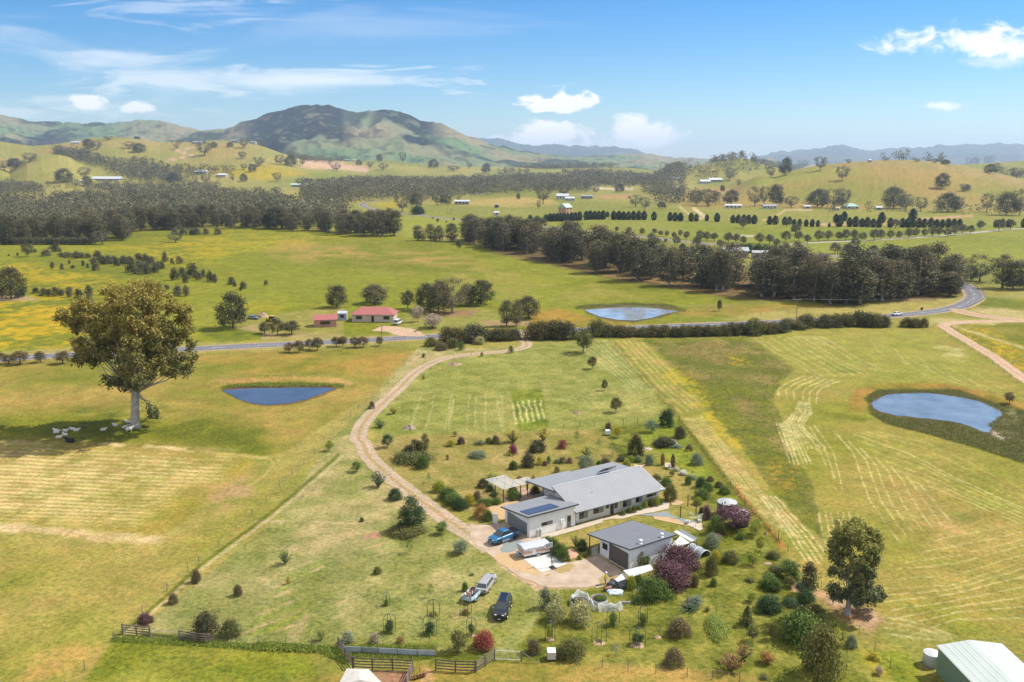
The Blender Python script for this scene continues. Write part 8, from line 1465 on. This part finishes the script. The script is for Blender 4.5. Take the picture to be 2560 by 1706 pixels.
('lolly','dark','O',298,1035,830,110,'small dark tree with thin trunk left of the tall leafy gum'),('airy','green','O',180,940,830,110,'weedy green bush near the small dark tree'),('bush','dgreen','O',60,1150,1060,130,'dark green bush left of the weeping willows'),('bush','green','O',270,1350,1150,240,'upper one of the two weeping light green trees'),('bush','olive','O',400,1568,1250,230,'lower one of the two weeping light green trees'),('bush','grey','O',560,1365,1290,66,'small silver blue shrub right of the weeping trees'),
('airy','orange','O',40,1450,1380,80,'sparse orange bush at the bottom of the orchard'),('airy','olive','O',75,1310,1200,60,'very thin sapling left of the weeping trees'),('scrub','gold','O',700,1440,1390,80,'yellow flowers at the foot of the fence post'),('airy','dead','O',720,1520,1470,50,'small dry bush near the green shed'),
]
# more young trees and weeds of the right hand orchard
rg = random.Random(12); OR = zz('N',(1190,1180),(1330,980),(1420,950),(1600,1200),(1602,1568),(1150,1568),(1330,1400),(1300,1200))+[]
for i, (x, y) in enumerate(scatter(zz('O',(60,760),(200,860),(250,1010),(330,1120),(420,1250),(500,1440),(520,1560),(-300,1560),(-420,1300),(-330,1080),(-100,900)), 5.2, 31)):
    kd, lf = rg.choice([('airy','olive'),('sapling','green'),('scrub','green'),('tuft','grass'),('airy','green'),('scrub','olive'),('sapling','brown')])
    plant(kd, lf, (x, y, 0), rg.uniform(.7, 2.3) if kd not in ('tuft','scrub') else rg.uniform(.4,.8), rg.uniform(.8, 1.6), 'slight young tree or weedy growth dotted through the lower right orchard', 'sapling', 'young tree', 'slight young trees of the lower right orchard', 'grey')
for kd, lf, zn, bx, by, ty, w_, lb in GP:
    if lb: plant_px(kd, lf, zn, bx, by, ty, w_, lb, 'tree' if kd in ('lolly','airy','sapling','fir') else 'shrub', 'tree' if kd in ('lolly','airy','sapling','fir') else 'shrub', bark='grey')
for i, (x, y) in enumerate(scatter(zz('O',(60,800),(160,830),(260,950),(330,1100),(480,1290),(430,1330),(200,1150),(30,1010)), 2.6, 6)):
    plant(rg.choice(['bush','scrub','bush','airy']), rg.choice(['green','dgreen','green','olive']), (x, y, 0), rg.uniform(.6, 1.9), rg.uniform(1.4, 2.8), 'rank leafy weed bush in the thicket along the right hand fence', 'weed_bush', 'bush', 'weed bushes in the thicket along the right hand fence', 'grey')
gm = plant('dome', 'grass', g('N', 1240, 1245), .8, 2.6, 'long low mound overgrown with tall yellow green grass', 'grass_mound', 'grass mound', seed=1); gm.rotation_euler.z = -.12; gm.scale.y *= 2.7
# seedlings in the second ring bed; long grass and rushes
for i in range(9):
    a = i*2.4; plant('scrub', 'green', (p2.x+math.cos(a)*r2*.6*(i%3)/2, p2.y+r2*.6+math.sin(a)*r2*.55*(i%3)/2, .35), .4, .7, 'leafy vegetable growing in the un-netted ring bed', 'vegetable_plant', 'plant', 'vegetables in the ring bed')
for i, (x, y) in enumerate([(1572,560),(1600,580),(1640,560)]): q = g('I', x, y+60); plant('scrub', 'dgreen', (q.x, q.y, .4), .45, .8, 'dark leafy vegetable under the white netting of the left ring bed', 'vegetable_plant', 'plant', 'vegetables under the netting')
def tufts(name, label, regions, leaf, cat='grass'):
    P_ = []; N_ = []; S_ = []; rs = np.random.RandomState(8)
    for P, n, h in regions:
        xs = [p.x for p in P]; ys = [p.y for p in P]; c_ = 0
        while c_ < n:
            x, y = rs.uniform(min(xs), max(xs)), rs.uniform(min(ys), max(ys)); ins = False
            for a, b in zip(P, P[1:]+P[:1]):
                if (a.y > y) != (b.y > y) and x < (b.x-a.x)*(y-a.y)/(b.y-a.y)+a.x: ins = not ins
            if not ins: continue
            c_ += 1
            k = rs.randint(3, 7); q = rs.normal(size=(k,3))*[h*.5,h*.5,0]+[x,y,0]; q[:,2] = rs.uniform(.1,.6,k)*h; P_.append(q); N_.append(rs.normal(size=(k,3))*[1,1,.4]+[0,-.3,.5]); S_.append(np.full(k, h*.7))
    P_ = np.concatenate(P_); n = len(P_); o = leaves(name, P_, np.concatenate(N_), np.concatenate(S_), (rs.uniform(0,1,n), rs.uniform(.2,.9,n)), LM[leaf], asp=.3); return tag(o, label, cat, kind='stuff')
tufts('rushes', 'olive rushes standing in the marshy margin of the right hand dam', [(zz('C',(1290,1290),(1480,1325),(1850,1360),(2110,1440),(2353,1560),(2353,1640),(2000,1525),(1700,1440),(1420,1370)), 4200, .55), (zz('C',(2110,1380),(2215,1300),(2353,1330),(2560,1420),(2560,1600),(2250,1500)), 2600, .5), (zz('C',(1270,1200),(1340,1140),(1900,1140),(2150,1220),(2250,1290),(2210,1290),(2050,1210),(1700,1152),(1400,1165),(1310,1225)), 2600, .5)], 'reed', 'rushes')
tufts('tall_grass', 'rank green grass growing along the fences and the dam banks', [(zz('L',(690,1300),(1275,1325),(1602,1350),(1602,1375),(1250,1350),(690,1318)), 1500, .4), (zz('M',(0,1335),(500,1365),(590,1430),(540,1450),(400,1385),(0,1372)), 1800, .5), (zz('A',(1550,1115),(1620,1092),(2350,1092),(2340,1112),(1700,1116)), 1500, .6), (zz('B',(1620,572),(1750,556),(2250,556),(2353,585),(2250,578),(1900,564),(1700,580)), 900, .6), (zz('M',(560,1350),(1090,1345),(1095,1420),(960,1440),(600,1415)), 1500, .35),
  (zz('S',(600,0),(640,30),(980,440),(1300,860),(1800,1440),(1780,1480),(1260,880),(940,460)), 1100, .35)], 'grass', 'tall grass')
tufts('wild_grass', 'bronze and olive seeding grass of the rough uncut band', [(zz('G',(1500,790),(1715,785),(1820,850),(1770,920),(1790,1000),(1860,1130),(1880,1220),(1760,1100),(1600,890)), 7000, .4)], 'reed', 'grass')
# ------------------------------------------------------------------ air
hz = MB().box(-22000, 22000, -300, 24000, -62, 560).build('haze', None); hz.data.materials.clear()
hm = bpy.data.materials.new('haze'); hm.use_nodes = True; n = hm.node_tree.nodes; n.clear()
v = n.new('ShaderNodeVolumePrincipled'); v.inputs['Color'].default_value = (.62,.78,1,1); v.inputs['Density'].default_value = 6e-5; v.inputs['Anisotropy'].default_value = .2
oo = n.new('ShaderNodeOutputMaterial'); hm.node_tree.links.new(v.outputs[0], oo.inputs['Volume']); hz.data.materials.append(hm); tag(hz, kind='stuff')
